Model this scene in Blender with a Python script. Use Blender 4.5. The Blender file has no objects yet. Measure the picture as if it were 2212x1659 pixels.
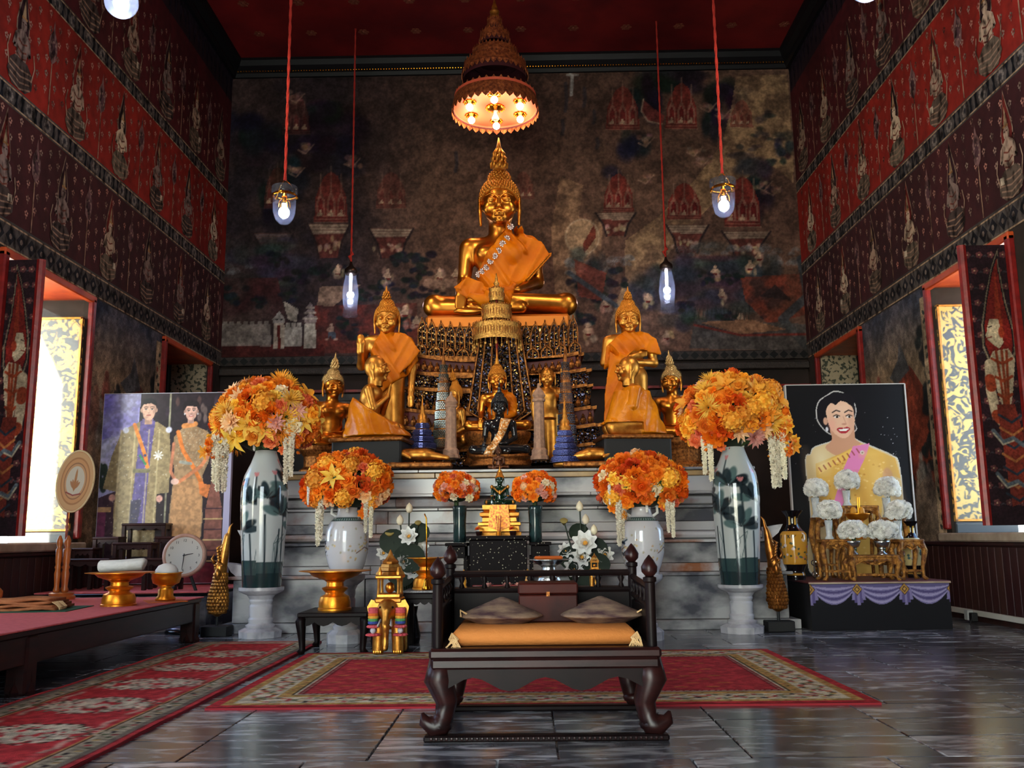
import bpy, bmesh, math, random
import numpy as np
from mathutils import Vector, Matrix, Euler
sc = bpy.context.scene
COL = sc.collection
PI = math.pi
random.seed(7)
RNG = np.random.default_rng(11)

# ------------------------------------------------------------------ camera
FPX, CX, CY = 1970.0, 1106.0, 829.5
CAMP = np.array([0.0, 0.0, 0.75])
_p, _y, _r = .16658, -.01417, -.01088
FW = np.array([math.sin(_y)*math.cos(_p), math.cos(_y)*math.cos(_p), math.sin(_p)])
RT = np.cross(FW, [0, 0, 1.0]); RT /= np.linalg.norm(RT); UP = np.cross(RT, FW)
RT, UP = RT*math.cos(_r)+UP*math.sin(_r), -RT*math.sin(_r)+UP*math.cos(_r)
cam = bpy.data.cameras.new('camera'); camo = bpy.data.objects.new('camera', cam); COL.objects.link(camo)
cam.sensor_width = 36.0; cam.lens = FPX/2212.0*36.0; cam.clip_end = 200
camo.matrix_world = Matrix(((RT[0], UP[0], -FW[0], CAMP[0]), (RT[1], UP[1], -FW[1], CAMP[1]), (RT[2], UP[2], -FW[2], CAMP[2]), (0, 0, 0, 1)))
sc.camera = camo
def ray(x, y): return FW+RT*(x-CX)/FPX-UP*(y-CY)/FPX
def P(x, y, Y):                       # photo pixel -> world point at room depth Y
    d = ray(x, y); return CAMP+d*Y/d[1]
def FLR(x, y, z=0.0):                 # photo pixel -> point on a level at height z
    d = ray(x, y); return CAMP+d*(z-.75)/d[2]
def PXW(x, y, X):
    d = ray(x, y); return CAMP+d*X/d[0]
def SZ(n, Y): return n*Y/FPX          # n photo pixels at depth Y in metres

# ------------------------------------------------------------------ world, sun, exposure
w = bpy.data.worlds.new('world'); sc.world = w; w.use_nodes = True
nt = w.node_tree; bg = nt.nodes['Background']
sky = nt.nodes.new('ShaderNodeTexSky'); sky.sky_type = 'HOSEK_WILKIE'
sky.sun_direction = Vector((-.3, -.75, .55)).normalized(); sky.turbidity = 4.0; sky.ground_albedo = .35
nt.links.new(sky.outputs[0], bg.inputs[0]); bg.inputs[1].default_value = 48.0
sun = bpy.data.lights.new('sun', 'SUN'); sun.energy = 60.0; sun.angle = .02; sun.color = (1, .93, .82)
suno = bpy.data.objects.new('sun', sun); COL.objects.link(suno)
suno.rotation_euler = Vector((.25, .82, -.50)).to_track_quat('-Z', 'Y').to_euler()
vs = sc.view_settings
vs.view_transform = 'Standard'; vs.look = 'None'; vs.gamma = 1.0; vs.use_curve_mapping = False; vs.exposure = -0.12
sc.display_settings.display_device = 'sRGB'
sc.cycles.use_denoising = True
sc.cycles.max_bounces = 8; sc.cycles.diffuse_bounces = 4; sc.cycles.glossy_bounces = 4
sc.cycles.transmission_bounces = 8; sc.cycles.transparent_max_bounces = 16
sc.cycles.sample_clamp_indirect = 6.0
sc.cycles.caustics_reflective = False; sc.cycles.caustics_refractive = False

# ------------------------------------------------------------------ materials
def lin(c):
    c = np.asarray(c, float)/255.0
    return np.where(c <= .04045, c/12.92, ((c+.055)/1.055)**2.4)
MATS = {}
def mat(name, col=(128, 128, 128), rough=.6, metal=0.0, col2=None, nscale=6.0, ndetail=6.0, ncon=(.35, .65), stretch=None,
        bump=0.0, bscale=40.0, emit=0.0, ecol=None, attr=None, trans=0.0, ior=1.45, alpha=1.0, coat=0.0, spec=.5, rand=0.0, sheen=0.0, wave=None, sss=0.0):
    if name in MATS: return MATS[name]
    m = bpy.data.materials.new(name); m.use_nodes = True; MATS[name] = m
    t = m.node_tree; N = t.nodes; L = t.links; b = N['Principled BSDF']
    def inp(k, v):
        if k in b.inputs: b.inputs[k].default_value = v
    c = tuple(lin(col))+(1,)
    b.inputs['Base Color'].default_value = c
    inp('Roughness', rough); inp('Metallic', metal); inp('Specular IOR Level', spec); inp('IOR', ior)
    inp('Transmission Weight', trans); inp('Alpha', alpha); inp('Coat Weight', coat); inp('Sheen Weight', sheen)
    src = None
    tc = N.new('ShaderNodeTexCoord')
    mp = N.new('ShaderNodeMapping'); L.new(tc.outputs['Object'], mp.inputs[0])
    if stretch: mp.inputs['Scale'].default_value = stretch
    if attr:
        a = N.new('ShaderNodeAttribute'); a.attribute_name = attr; src = a.outputs['Color']
    if col2 is not None:
        nz = N.new('ShaderNodeTexNoise'); nz.inputs['Scale'].default_value = nscale; nz.inputs['Detail'].default_value = ndetail
        L.new(mp.outputs[0], nz.inputs['Vector'])
        rp = N.new('ShaderNodeValToRGB'); L.new(nz.outputs['Fac'], rp.inputs[0])
        e = rp.color_ramp.elements; e[0].position, e[1].position = ncon
        e[0].color = c; e[1].color = tuple(lin(col2))+(1,)
        if src is not None:
            mx = N.new('ShaderNodeMixRGB'); mx.blend_type = 'MULTIPLY'; mx.inputs[0].default_value = 1
            L.new(src, mx.inputs[1]); L.new(rp.outputs[0], mx.inputs[2]); src = mx.outputs[0]
        else: src = rp.outputs[0]
    if rand:
        oi = N.new('ShaderNodeObjectInfo'); hs = N.new('ShaderNodeHueSaturation')
        mr = N.new('ShaderNodeMapRange'); mr.inputs[3].default_value = 1-rand; mr.inputs[4].default_value = 1+rand
        L.new(oi.outputs['Random'], mr.inputs[0]); L.new(mr.outputs[0], hs.inputs['Value'])
        mr2 = N.new('ShaderNodeMapRange'); mr2.inputs[3].default_value = .5-rand*.06; mr2.inputs[4].default_value = .5+rand*.06
        L.new(oi.outputs['Random'], mr2.inputs[0]); L.new(mr2.outputs[0], hs.inputs['Hue'])
        if src is not None: L.new(src, hs.inputs['Color'])
        else: hs.inputs['Color'].default_value = c
        src = hs.outputs[0]
    if src is not None: L.new(src, b.inputs['Base Color'])
    if bump:
        n2 = N.new('ShaderNodeTexNoise'); n2.inputs['Scale'].default_value = bscale; n2.inputs['Detail'].default_value = 4
        L.new(mp.outputs[0], n2.inputs['Vector'])
        bp = N.new('ShaderNodeBump'); bp.inputs['Strength'].default_value = bump; bp.inputs['Distance'].default_value = .02
        L.new(n2.outputs['Fac'], bp.inputs['Height']); L.new(bp.outputs[0], b.inputs['Normal'])
    if emit:
        inp('Emission Color', tuple(lin(ecol or col))+(1,)); inp('Emission Strength', emit)
    return m

# ------------------------------------------------------------------ mesh builder
class MB:
    def __init__(s): s.v = []; s.f = []; s.c = []; s.n = 0; s.col = None
    def add(s, V, Fs, M=None, col=None):
        V = np.asarray(V, float).reshape(-1, 3)
        if M is not None:
            M = np.asarray(M); V = V@M[:3, :3].T+M[:3, 3]
        s.v.append(V); k = s.n
        for f in Fs: s.f.append(tuple(i+k for i in f))
        s.n += len(V)
        c = col if col is not None else s.col
        s.c.extend([c]*len(Fs))
        return s
    def box(s, c, d, M=None, b=0.0, col=None):
        x, y, z = [q/2 for q in d]
        if b <= 0:
            V = [(i*x, j*y, k*z) for i in (-1, 1) for j in (-1, 1) for k in (-1, 1)]
            F = [(0, 1, 3, 2), (4, 6, 7, 5), (0, 4, 5, 1), (2, 3, 7, 6), (0, 2, 6, 4), (1, 5, 7, 3)]
        else:
            b = min(b, x*.9, y*.9, z*.9); V = []; idx = {}
            for i in (-1, 1):
                for j in (-1, 1):
                    for k in (-1, 1):
                        for a in range(3):
                            q = [i*(x-b), j*(y-b), k*(z-b)]; q[a] += (i, j, k)[a]*b
                            idx[(i, j, k, a)] = len(V); V.append(q)
            F = []
            sg = [(-1, -1), (1, -1), (1, 1), (-1, 1)]
            def key(a, sa, o):
                r = [0, 0, 0]; r[a] = sa; o1, o2 = [q for q in range(3) if q != a]; r[o1], r[o2] = o; return tuple(r)
            for a in range(3):
                for sa in (-1, 1):
                    f = [idx[key(a, sa, o)+(a,)] for o in sg]; F.append(f)
            for a in range(3):
                for o in sg:
                    k0, k1 = key(a, -1, o), key(a, 1, o); o1, o2 = [q for q in range(3) if q != a]
                    F.append([idx[k0+(o1,)], idx[k1+(o1,)], idx[k1+(o2,)], idx[k0+(o2,)]])
            for i in (-1, 1):
                for j in (-1, 1):
                    for k in (-1, 1): F.append([idx[(i, j, k, a)] for a in range(3)])
            VV = np.array(V); G = []
            for f in F:
                p = VV[list(f)]; n = np.cross(p[1]-p[0], p[2]-p[0])
                G.append(tuple(f) if n@p.mean(0) > 0 else tuple(f[::-1]))
            F = G
        V = np.array(V)+np.zeros(3)
        if M is not None: V = V@np.asarray(M)[:3, :3].T
        return s.add(V+np.array(c), F, None, col)
    def lathe(s, prof, n=20, c=(0, 0, 0), M=None, col=None, sq=None, cap=True):
        prof = [p for p in prof]; V = []; F = []
        a = np.arange(n)*2*PI/n
        for r, z in prof:
            r = max(r, 1e-4)
            if sq: rr = r/np.maximum(np.abs(np.cos(a)), np.abs(np.sin(a))) if sq == 'sq' else r*(1+sq[0]*np.cos(sq[1]*a))
            else: rr = r
            V.append(np.stack([rr*np.cos(a), rr*np.sin(a), np.full(n, z)], 1))
        for i in range(len(prof)-1):
            for j in range(n):
                k = (j+1) % n; F.append((i*n+j, i*n+k, (i+1)*n+k, (i+1)*n+j))
        if cap:
            F.append(tuple(range(n))[::-1]); F.append(tuple((len(prof)-1)*n+j for j in range(n)))
        V = np.concatenate(V)
        if M is not None: V = V@np.asarray(M)[:3, :3].T
        return s.add(V+np.array(c), F, None, col)
    def tube(s, pts, r, n=8, col=None, cap=True, flat=1.0):
        pts = np.asarray(pts, float); m = len(pts)
        if np.isscalar(r): r = [r]*m
        t = np.gradient(pts, axis=0); t /= np.linalg.norm(t, axis=1)[:, None]+1e-12
        up = np.array([0, 0, 1.0]) if abs(t[0][2]) < .9 else np.array([0, 1.0, 0])
        V = []; F = []; a = np.arange(n)*2*PI/n
        u = np.cross(up, t[0]); u /= np.linalg.norm(u)
        for i in range(m):
            u = u-t[i]*(u@t[i]); u /= np.linalg.norm(u)+1e-12; v = np.cross(t[i], u)
            V.append(pts[i]+r[i]*(np.cos(a)[:, None]*u+flat*np.sin(a)[:, None]*v))
        for i in range(m-1):
            for j in range(n):
                k = (j+1) % n; F.append((i*n+j, i*n+k, (i+1)*n+k, (i+1)*n+j))
        if cap: F.append(tuple(range(n))[::-1]); F.append(tuple((m-1)*n+j for j in range(n)))
        return s.add(np.concatenate(V), F, None, col)
    def ell(s, c, r, n=10, m=6, M=None, col=None):
        if np.isscalar(r): r = (r, r, r)
        V = [(0, 0, -1)]; F = []
        for i in range(1, m):
            ph = -PI/2+PI*i/m
            for j in range(n): V.append((math.cos(ph)*math.cos(2*PI*j/n), math.cos(ph)*math.sin(2*PI*j/n), math.sin(ph)))
        V.append((0, 0, 1)); k = len(V)-1
        for j in range(n):
            j2 = (j+1) % n; F.append((0, 1+j2, 1+j)); F.append((k, k-n+j, k-n+j2))
            for i in range(m-2): F.append((1+i*n+j, 1+i*n+j2, 1+(i+1)*n+j2, 1+(i+1)*n+j))
        V = np.array(V)*np.array(r)
        if M is not None: V = V@np.asarray(M)[:3, :3].T
        return s.add(V+np.array(c), F, None, col)
    def prism(s, poly, d, axis='y', c=(0, 0, 0), M=None, col=None):
        # polygon in (a,b), extruded by d along axis, centred on it
        n = len(poly); V = []
        for e in (-d/2, d/2):
            for a, b in poly: V.append({'y': (a, e, b), 'x': (e, a, b), 'z': (a, b, e)}[axis])
        ar = sum(poly[i][0]*poly[(i+1) % n][1]-poly[(i+1) % n][0]*poly[i][1] for i in range(n))
        fl = (ar > 0) == (axis != 'y')
        F = [tuple(range(n))[::-1] if fl else tuple(range(n)), tuple(range(n, 2*n)) if fl else tuple(range(n, 2*n))[::-1]]
        for i in range(n):
            j = (i+1) % n; q = (i, j, n+j, n+i); F.append(q if fl else q[::-1])
        V = np.array(V)
        if M is not None: V = V@np.asarray(M)[:3, :3].T
        return s.add(V+np.array(c), F, None, col)
    def build(s, name, m, parent=None, smooth=False, loc=None, kind=None, auto=None):
        V = np.concatenate(s.v) if s.v else np.zeros((0, 3))
        me = mesh_np(name, V, s.f, m, smooth)
        if any(c is not None for c in s.c):
            lc = np.repeat(np.array([tuple(lin(c if c is not None else (200, 200, 200)))+(1,) for c in s.c]), [len(f) for f in s.f], axis=0)
            a = me.color_attributes.new('Col', 'FLOAT_COLOR', 'CORNER'); a.data.foreach_set('color', lc.astype(np.float32).ravel())
        if auto is not None: shade_auto(me, auto)
        return link(name, me, parent, loc, kind)
def shade_auto(me, ang):
    bm = bmesh.new(); bm.from_mesh(me)
    for f in bm.faces: f.smooth = True
    for e in bm.edges:
        if len(e.link_faces) == 2 and e.calc_face_angle(0) > ang: e.smooth = False
    bm.to_mesh(me); bm.free()
def mesh_np(name, V, F, m, smooth=False):
    me = bpy.data.meshes.new(name); me.from_pydata(np.asarray(V).tolist(), [], F if isinstance(F, list) else F.tolist())
    if m is not None: me.materials.append(m)
    if smooth: me.polygons.foreach_set('use_smooth', [True]*len(me.polygons))
    me.update(); return me
def link(name, me, parent=None, loc=None, kind=None):
    o = bpy.data.objects.new(name, me); COL.objects.link(o)
    if parent is not None: o.parent = parent
    if loc is not None: o.location = tuple(float(q) for q in loc)
    if kind: o['kind'] = kind
    return o
def tag(o, label, cat, group=None):
    o['label'] = label; o['category'] = cat
    if group: o['group'] = group
    return o
def thing(name, label, cat, loc=(0, 0, 0), rz=0.0, group=None, scale=1.0):
    o = bpy.data.objects.new(name, None); COL.objects.link(o); o.empty_display_size = .1
    o.location = tuple(float(q) for q in loc); o.rotation_euler = (0, 0, rz); o.scale = (scale,)*3
    return tag(o, label, cat, group)
def copytree(src, parent=None, loc=None, rz=None, label=None, scale=None, mirror=False):
    o = src.copy(); COL.objects.link(o)
    if parent is not None: o.parent = parent
    if loc is not None: o.location = tuple(float(q) for q in loc)
    if rz is not None: o.rotation_euler = (0, 0, rz)
    if scale is not None: o.scale = (scale,)*3
    if label: o['label'] = label
    for ch in list(src.children): copytree(ch, o)
    return o
def swapmat(o, frm, to):
    for ob in [o]+list(o.children_recursive):
        for s_ in ob.material_slots:
            if s_.material == frm: s_.link = 'OBJECT'; s_.material = to
def rotm(x=0, y=0, z=0): return np.array(Euler((x, y, z)).to_matrix())
def sm(v):
    return np.asarray(v, float)

# ------------------------------------------------------------------ painter: a canvas in metres whose pixels become vertex colours
def fbm(h, w_, cell, seed, octv=4):
    r = np.random.default_rng(seed); out = np.zeros((h, w_)); amp = 1.0; tot = 0
    for o in range(octv):
        ch, cw = max(2, int(h/cell)+2), max(2, int(w_/cell)+2)
        g = r.random((ch, cw))
        yy = np.linspace(0, ch-1.001, h); xx = np.linspace(0, cw-1.001, w_)
        y0 = yy.astype(int); x0 = xx.astype(int); fy = (yy-y0)[:, None]; fx = (xx-x0)[None]
        fy = fy*fy*(3-2*fy); fx = fx*fx*(3-2*fx)
        a = g[y0][:, x0]*(1-fx)+g[y0][:, x0+1]*fx; b = g[y0+1][:, x0]*(1-fx)+g[y0+1][:, x0+1]*fx
        out += amp*(a*(1-fy)+b*fy); tot += amp; amp *= .55; cell = max(1.0, cell/2)
    return out/tot
class Cv:
    def __init__(s, w_, h, res, col):
        s.W, s.H, s.res = w_, h, res; s.nx, s.ny = int(w_*res)+1, int(h*res)+1
        s.a = np.zeros((s.ny, s.nx, 3))+np.array(col)/255.; s.tf = None
        s.u = np.linspace(0, w_, s.nx); s.v = np.linspace(0, h, s.ny)
    def pt(s, pts): return np.array([s.tf(*p) for p in pts]) if s.tf else np.asarray(pts, float)
    def bl(s, j0, j1, i0, i1, m, col):
        q = s.a[j0:j1, i0:i1]; s.a[j0:j1, i0:i1] = q*(1-m[..., None])+np.array(col)/255.*m[..., None]
    def win(s, lo, hi):
        i0 = max(0, int(lo[0]*s.res)-1); i1 = min(s.nx, int(hi[0]*s.res)+3); j0 = max(0, int(lo[1]*s.res)-1); j1 = min(s.ny, int(hi[1]*s.res)+3)
        return i0, i1, j0, j1
    def poly(s, pts, col, al=1.0, noise=None):
        p = s.pt(pts); i0, i1, j0, j1 = s.win(p.min(0), p.max(0))
        if i1 <= i0 or j1 <= j0: return
        U, V = np.meshgrid(s.u[i0:i1], s.v[j0:j1]); ins = np.zeros(U.shape, bool); n = len(p)
        for k in range(n):
            x0, y0 = p[k]; x1, y1 = p[(k+1) % n]
            if y0 == y1: continue
            c = ((y0 > V) != (y1 > V)) & (U < (x1-x0)*(V-y0)/(y1-y0)+x0); ins ^= c
        m = ins*float(al)
        if noise is not None: m = m*noise[j0:j1, i0:i1]
        s.bl(j0, j1, i0, i1, m, col)
    def ell(s, cx, cy, rx, ry, col, al=1.0, rot=0.0, soft=.25, noise=None):
        if s.tf:
            c = s.tf(cx, cy); rx = abs(s.tf(cx+rx, cy)[0]-c[0]); ry = abs(s.tf(cx, cy+ry)[1]-c[1]); cx, cy = c
        R = max(rx, ry)*1.3; i0, i1, j0, j1 = s.win((cx-R, cy-R), (cx+R, cy+R))
        if i1 <= i0 or j1 <= j0: return
        U, V = np.meshgrid(s.u[i0:i1]-cx, s.v[j0:j1]-cy); co, si = math.cos(rot), math.sin(rot)
        d = np.sqrt(((U*co+V*si)/rx)**2+((-U*si+V*co)/ry)**2)
        m = np.clip((1+soft/2-d)/max(soft, 1e-3), 0, 1)*al
        if noise is not None: m = m*noise[j0:j1, i0:i1]
        s.bl(j0, j1, i0, i1, m, col)
    def line(s, pts, wd, col, al=1.0):
        p = s.pt(pts); lo = p.min(0)-wd; hi = p.max(0)+wd; i0, i1, j0, j1 = s.win(lo, hi)
        if i1 <= i0 or j1 <= j0: return
        U, V = np.meshgrid(s.u[i0:i1], s.v[j0:j1]); d = np.full(U.shape, 1e9)
        for k in range(len(p)-1):
            a, b = p[k], p[k+1]; ba = b-a; t = np.clip(((U-a[0])*ba[0]+(V-a[1])*ba[1])/(ba@ba+1e-12), 0, 1)
            d = np.minimum(d, np.hypot(U-a[0]-t*ba[0], V-a[1]-t*ba[1]))
        m = np.clip((wd/2-d)*s.res+.5, 0, 1)*al; s.bl(j0, j1, i0, i1, m, col)
    def noise(s, cell, seed, lo=.35, hi=.65, octv=4):
        return np.clip((fbm(s.ny, s.nx, cell*s.res, seed, octv)-lo)/(hi-lo), 0, 1)
    def mix(s, m, col): s.a = s.a*(1-m[..., None])+np.array(col)/255.*m[..., None]
    def mul(s, m): s.a = np.clip(s.a*m[..., None], 0, 1)
    def grid(s, name, m, org, ud, vd, parent=None, kind=None, zoff=None):
        org, ud, vd = map(lambda q: np.asarray(q, float), (org, ud, vd))
        U, V = np.meshgrid(s.u, s.v); Pn = org+U[..., None]*ud+V[..., None]*vd
        if zoff is not None: Pn = Pn+zoff[..., None]*np.cross(ud, vd)
        nx, ny = s.nx, s.ny; I = np.arange(nx*ny).reshape(ny, nx)
        F = np.stack([I[:-1, :-1], I[:-1, 1:], I[1:, 1:], I[1:, :-1]], -1).reshape(-1, 4)
        me = fastmesh(name, Pn.reshape(-1, 3), F, m)
        a = me.color_attributes.new('Col', 'FLOAT_COLOR', 'POINT')
        lc = np.ones((nx*ny, 4), np.float32); lc[:, :3] = lin(np.clip(s.a, 0, 1).reshape(-1, 3)*255)
        a.data.foreach_set('color', lc.ravel())
        return link(name, me, parent, None, kind)
def fastmesh(name, V, Q, m, smooth=False):
    me = bpy.data.meshes.new(name); n = len(Q)
    me.vertices.add(len(V)); me.vertices.foreach_set('co', np.asarray(V, np.float32).ravel())
    me.loops.add(n*4); me.loops.foreach_set('vertex_index', np.asarray(Q, np.int32).ravel())
    me.polygons.add(n); me.polygons.foreach_set('loop_start', np.arange(n, dtype=np.int32)*4)
    me.polygons.foreach_set('use_smooth', np.full(n, smooth))
    me.update(calc_edges=True); me.validate()
    if m is not None: me.materials.append(m)
    return me

# ------------------------------------------------------------------ implicit bodies
def sE(p, c, r, R=None):
    q = p-np.array(c)
    if R is not None: q = q@R
    r = np.array(r) if not np.isscalar(r) else np.array([r]*3)
    k0 = np.sqrt(((q/r)**2).sum(-1)); k1 = np.sqrt(((q/r**2)**2).sum(-1))+1e-9
    return k0*(k0-1)/k1
def sC(p, a, b, ra, rb):
    a, b = np.array(a, float), np.array(b, float); ba = b-a; q = p-a
    t = np.clip((q@ba)/(ba@ba+1e-12), 0, 1); return np.linalg.norm(q-t[..., None]*ba, axis=-1)-(ra+(rb-ra)*t)
def sB(p, c, h, r=.0):
    q = np.abs(p-np.array(c))-np.array(h)+r
    return np.linalg.norm(np.maximum(q, 0), axis=-1)+np.minimum(q.max(-1), 0)-r
def su(a, b, k):
    h = np.clip(.5+.5*(b-a)/k, 0, 1); return b*(1-h)+a*h-k*h*(1-h)
def U_(k, *ds):
    d = ds[0]
    for e in ds[1:]: d = su(d, e, k)
    return d
def sP(x, z, poly):
    d = np.full(x.shape, 1e9); s_ = np.ones(x.shape); n = len(poly)
    for i in range(n):
        a = np.array(poly[i]); b = np.array(poly[i-1]); e = b-a; wx, wz = x-a[0], z-a[1]
        t = np.clip((wx*e[0]+wz*e[1])/(e@e), 0, 1); d = np.minimum(d, (wx-e[0]*t)**2+(wz-e[1]*t)**2)
        c1, c2, c3 = z >= a[1], z < b[1], e[0]*wz > e[1]*wx
        s_ = np.where((c1 & c2 & c3) | (~c1 & ~c2 & ~c3), -s_, s_)
    return s_*np.sqrt(d)
def nets(fn, lo, hi, h, name, m, smooth=True):
    lo = np.array(lo, float); n = np.ceil((np.array(hi)-lo)/h).astype(int)+1
    ax = [lo[i]+h*np.arange(n[i]) for i in range(3)]
    V = fn(np.stack(np.meshgrid(*ax, indexing='ij'), -1))
    S = V < 0; c = n-1
    acc = np.zeros(tuple(c)+(3,)); cnt = np.zeros(tuple(c))
    cor = [(i, j, k) for i in (0, 1) for j in (0, 1) for k in (0, 1)]
    sl = lambda o: tuple(slice(o[a], o[a]+c[a]) for a in range(3))
    for A in cor:
        for a in range(3):
            if A[a] == 0:
                B = list(A); B[a] = 1; va, vb = V[sl(A)], V[sl(B)]; x = (va < 0) != (vb < 0)
                t = np.where(x, va/np.where(x, va-vb, 1), 0)
                for q in range(3): acc[..., q] += np.where(x, A[q]+(t if q == a else 0), 0)
                cnt += x
    on = cnt > 0; idx = np.full(tuple(c), -1); idx[on] = np.arange(on.sum())
    base = np.stack(np.nonzero(on), -1); pos = lo+h*(base+acc[on]/cnt[on][:, None])
    Q = []
    for a in range(3):
        b, d = (a+1) % 3, (a+2) % 3
        s0 = [slice(None)]*3; s1 = [slice(None)]*3
        s0[a] = slice(0, -1); s1[a] = slice(1, None)
        x = S[tuple(s0)] != S[tuple(s1)]; I = np.stack(np.nonzero(x), -1)
        I = I[(I[:, b] > 0) & (I[:, d] > 0) & (I[:, b] < c[b]) & (I[:, d] < c[d])]
        if not len(I): continue
        def at(db, dd):
            J = I.copy(); J[:, b] += db; J[:, d] += dd; return idx[J[:, 0], J[:, 1], J[:, 2]]
        q = np.stack([at(-1, -1), at(0, -1), at(0, 0), at(-1, 0)], -1)
        ins = S[I[:, 0], I[:, 1], I[:, 2]]; q = np.where(ins[:, None], q, q[:, ::-1]); Q.append(q)
    Q = np.concatenate(Q); Q = Q[(Q >= 0).all(1)]
    return fastmesh(name, pos, Q, m, smooth)
# ================================================================== THE ROOM
XL, XR, YB, YF, ZC, ZM = -4.19, 3.87, 12.30, -4.2, 7.62, 7.37
AX = -.2
WINS = [(7.03, 8.47), (10.32, 11.80), (3.73, 5.17), (.43, 1.87), (-2.87, -1.43)]
WZ0, WZ1, WT = .70, 3.09, .60
def node_wall(name):
    m = bpy.data.materials.new(name); m.use_nodes = True; t = m.node_tree; N = t.nodes; L = t.links; b = N['Principled BSDF']
    tc = N.new('ShaderNodeTexCoord'); sp = N.new('ShaderNodeSeparateXYZ'); L.new(tc.outputs['Object'], sp.inputs[0])
    mr = N.new('ShaderNodeMath'); mr.operation = 'DIVIDE'; mr.inputs[1].default_value = 8.0; L.new(sp.outputs[2], mr.inputs[0])
    rp = N.new('ShaderNodeValToRGB'); rp.color_ramp.interpolation = 'CONSTANT'; L.new(mr.outputs[0], rp.inputs[0])
    st = [(0, (58, 48, 42)), (3.10, (70, 64, 60)), (3.33, (64, 25, 27)), (4.28, (74, 69, 64)), (4.46, (142, 33, 22)), (5.47, (74, 69, 64)), (5.65, (82, 23, 27)), (7.0, (42, 23, 32))]
    e = rp.color_ramp.elements
    while len(e) < len(st): e.new(.5)
    for i, (z, c) in enumerate(st): e[i].position = z/8.0; e[i].color = tuple(lin(c))+(1,)
    def nz(sc_, det, lo, hi, c0, c1, vec=None):
        n = N.new('ShaderNodeTexNoise'); n.inputs['Scale'].default_value = sc_; n.inputs['Detail'].default_value = det
        L.new(vec or tc.outputs['Object'], n.inputs['Vector'])
        r = N.new('ShaderNodeValToRGB'); L.new(n.outputs['Fac'], r.inputs[0]); r.color_ramp.elements[0].position = lo; r.color_ramp.elements[1].position = hi
        r.color_ramp.elements[0].color = (c0,)*3+(1,); r.color_ramp.elements[1].color = (c1,)*3+(1,); return r.outputs[0]
    mp = N.new('ShaderNodeMapping'); mp.inputs['Scale'].default_value = (1.2, 1.2, .35); L.new(tc.outputs['Object'], mp.inputs[0])
    def mul(a, bb):
        x = N.new('ShaderNodeMixRGB'); x.blend_type = 'MULTIPLY'; x.inputs[0].default_value = 1; L.new(a, x.inputs[1]); L.new(bb, x.inputs[2]); return x.outputs[0]
    o = mul(rp.outputs[0], nz(1.3, 5, .32, .7, .55, 1.25, mp.outputs[0])); o = mul(o, nz(9, 6, .3, .65, .7, 1.1))
    L.new(o, b.inputs['Base Color']); b.inputs['Roughness'].default_value = .78; b.inputs['Specular IOR Level'].default_value = .25
    return m
M_WALL = node_wall('painted_wall_plaster')
M_PAINT = mat('mural_paint', (205, 205, 205), .8, attr='Col', col2=(255, 255, 255), nscale=30, spec=.2)
M_PAINTF = mat('mural_paint_fine', (190, 190, 190), .8, attr='Col', col2=(255, 255, 255), nscale=60, spec=.2)
M_WORN = mat('worn_mural_paint', (96, 90, 90), .85, attr='Col', col2=(255, 255, 255), nscale=16, ndetail=9, ncon=(.36, .56), stretch=(1, 1, .55), spec=.15)
M_PRINT = mat('printed_vinyl', attr='Col', rough=.35, spec=.4)
M_CARPET = mat('carpet_wool', (200, 200, 200), .95, attr='Col', col2=(255, 255, 255), nscale=350, bump=.4, bscale=500, spec=.1)
M_REDWOOD = mat('red_lacquer_wood', (150, 34, 30), .38, col2=(112, 24, 24), nscale=14, bump=.12, bscale=60)
M_ORWOOD = mat('orange_lacquer_wood', (205, 82, 34), .45, col2=(170, 55, 26), nscale=5)
M_DARKWOOD = mat('dark_rosewood', (48, 21, 19), .33, col2=(28, 13, 13), nscale=5, stretch=(1, 1, 6), spec=.3)
M_BLACKWOOD = mat('black_stained_wood', (26, 15, 15), .42, col2=(16, 10, 11), nscale=8, spec=.12)
M_WAIN = mat('wainscot_wood', (66, 32, 28), .5, col2=(44, 22, 20), nscale=3, stretch=(4, 4, .5), rand=.18)
M_CREAM = mat('cream_plaster', (186, 166, 142), .7, col2=(150, 128, 108), nscale=5)
M_PLAIN = mat('aged_plaster', (56, 42, 38), .85, col2=(38, 29, 28), nscale=2.5)
M_GOLD = mat('gilded_metal', (230, 154, 62), .33, 1.0, col2=(200, 124, 44), nscale=9, bump=.03, bscale=60)
M_GOLD2 = mat('gold_leaf_satin', (222, 158, 74), .42, 1.0, col2=(190, 124, 50), nscale=18, bump=.08, bscale=90)
M_GOLDP = mat('gold_paint', (206, 140, 58), .45, .75, col2=(164, 100, 36), nscale=20, bump=.1, bscale=80)
M_BRASS = mat('bright_brass', (226, 160, 48), .22, 1.0, col2=(196, 118, 26), nscale=12)
M_SILVER = mat('silver_metal', (196, 194, 190), .25, 1.0, bump=.1, bscale=120)
M_BLACK = mat('black_gloss', (14, 13, 15), .18)
M_BLACKM = mat('black_matte', (18, 17, 19), .6)
M_WHITE = mat('white_matte', (228, 224, 216), .6)
M_MARBLE = mat('white_marble', (178, 176, 176), .24, col2=(76, 76, 84), nscale=2.2, ndetail=10, ncon=(.43, .63), stretch=(1, 1, 1.7), rand=.05)
M_MARBLE2 = mat('pale_turned_marble', (205, 202, 204), .25, col2=(140, 138, 146), nscale=6, ndetail=9, ncon=(.45, .7))

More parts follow.
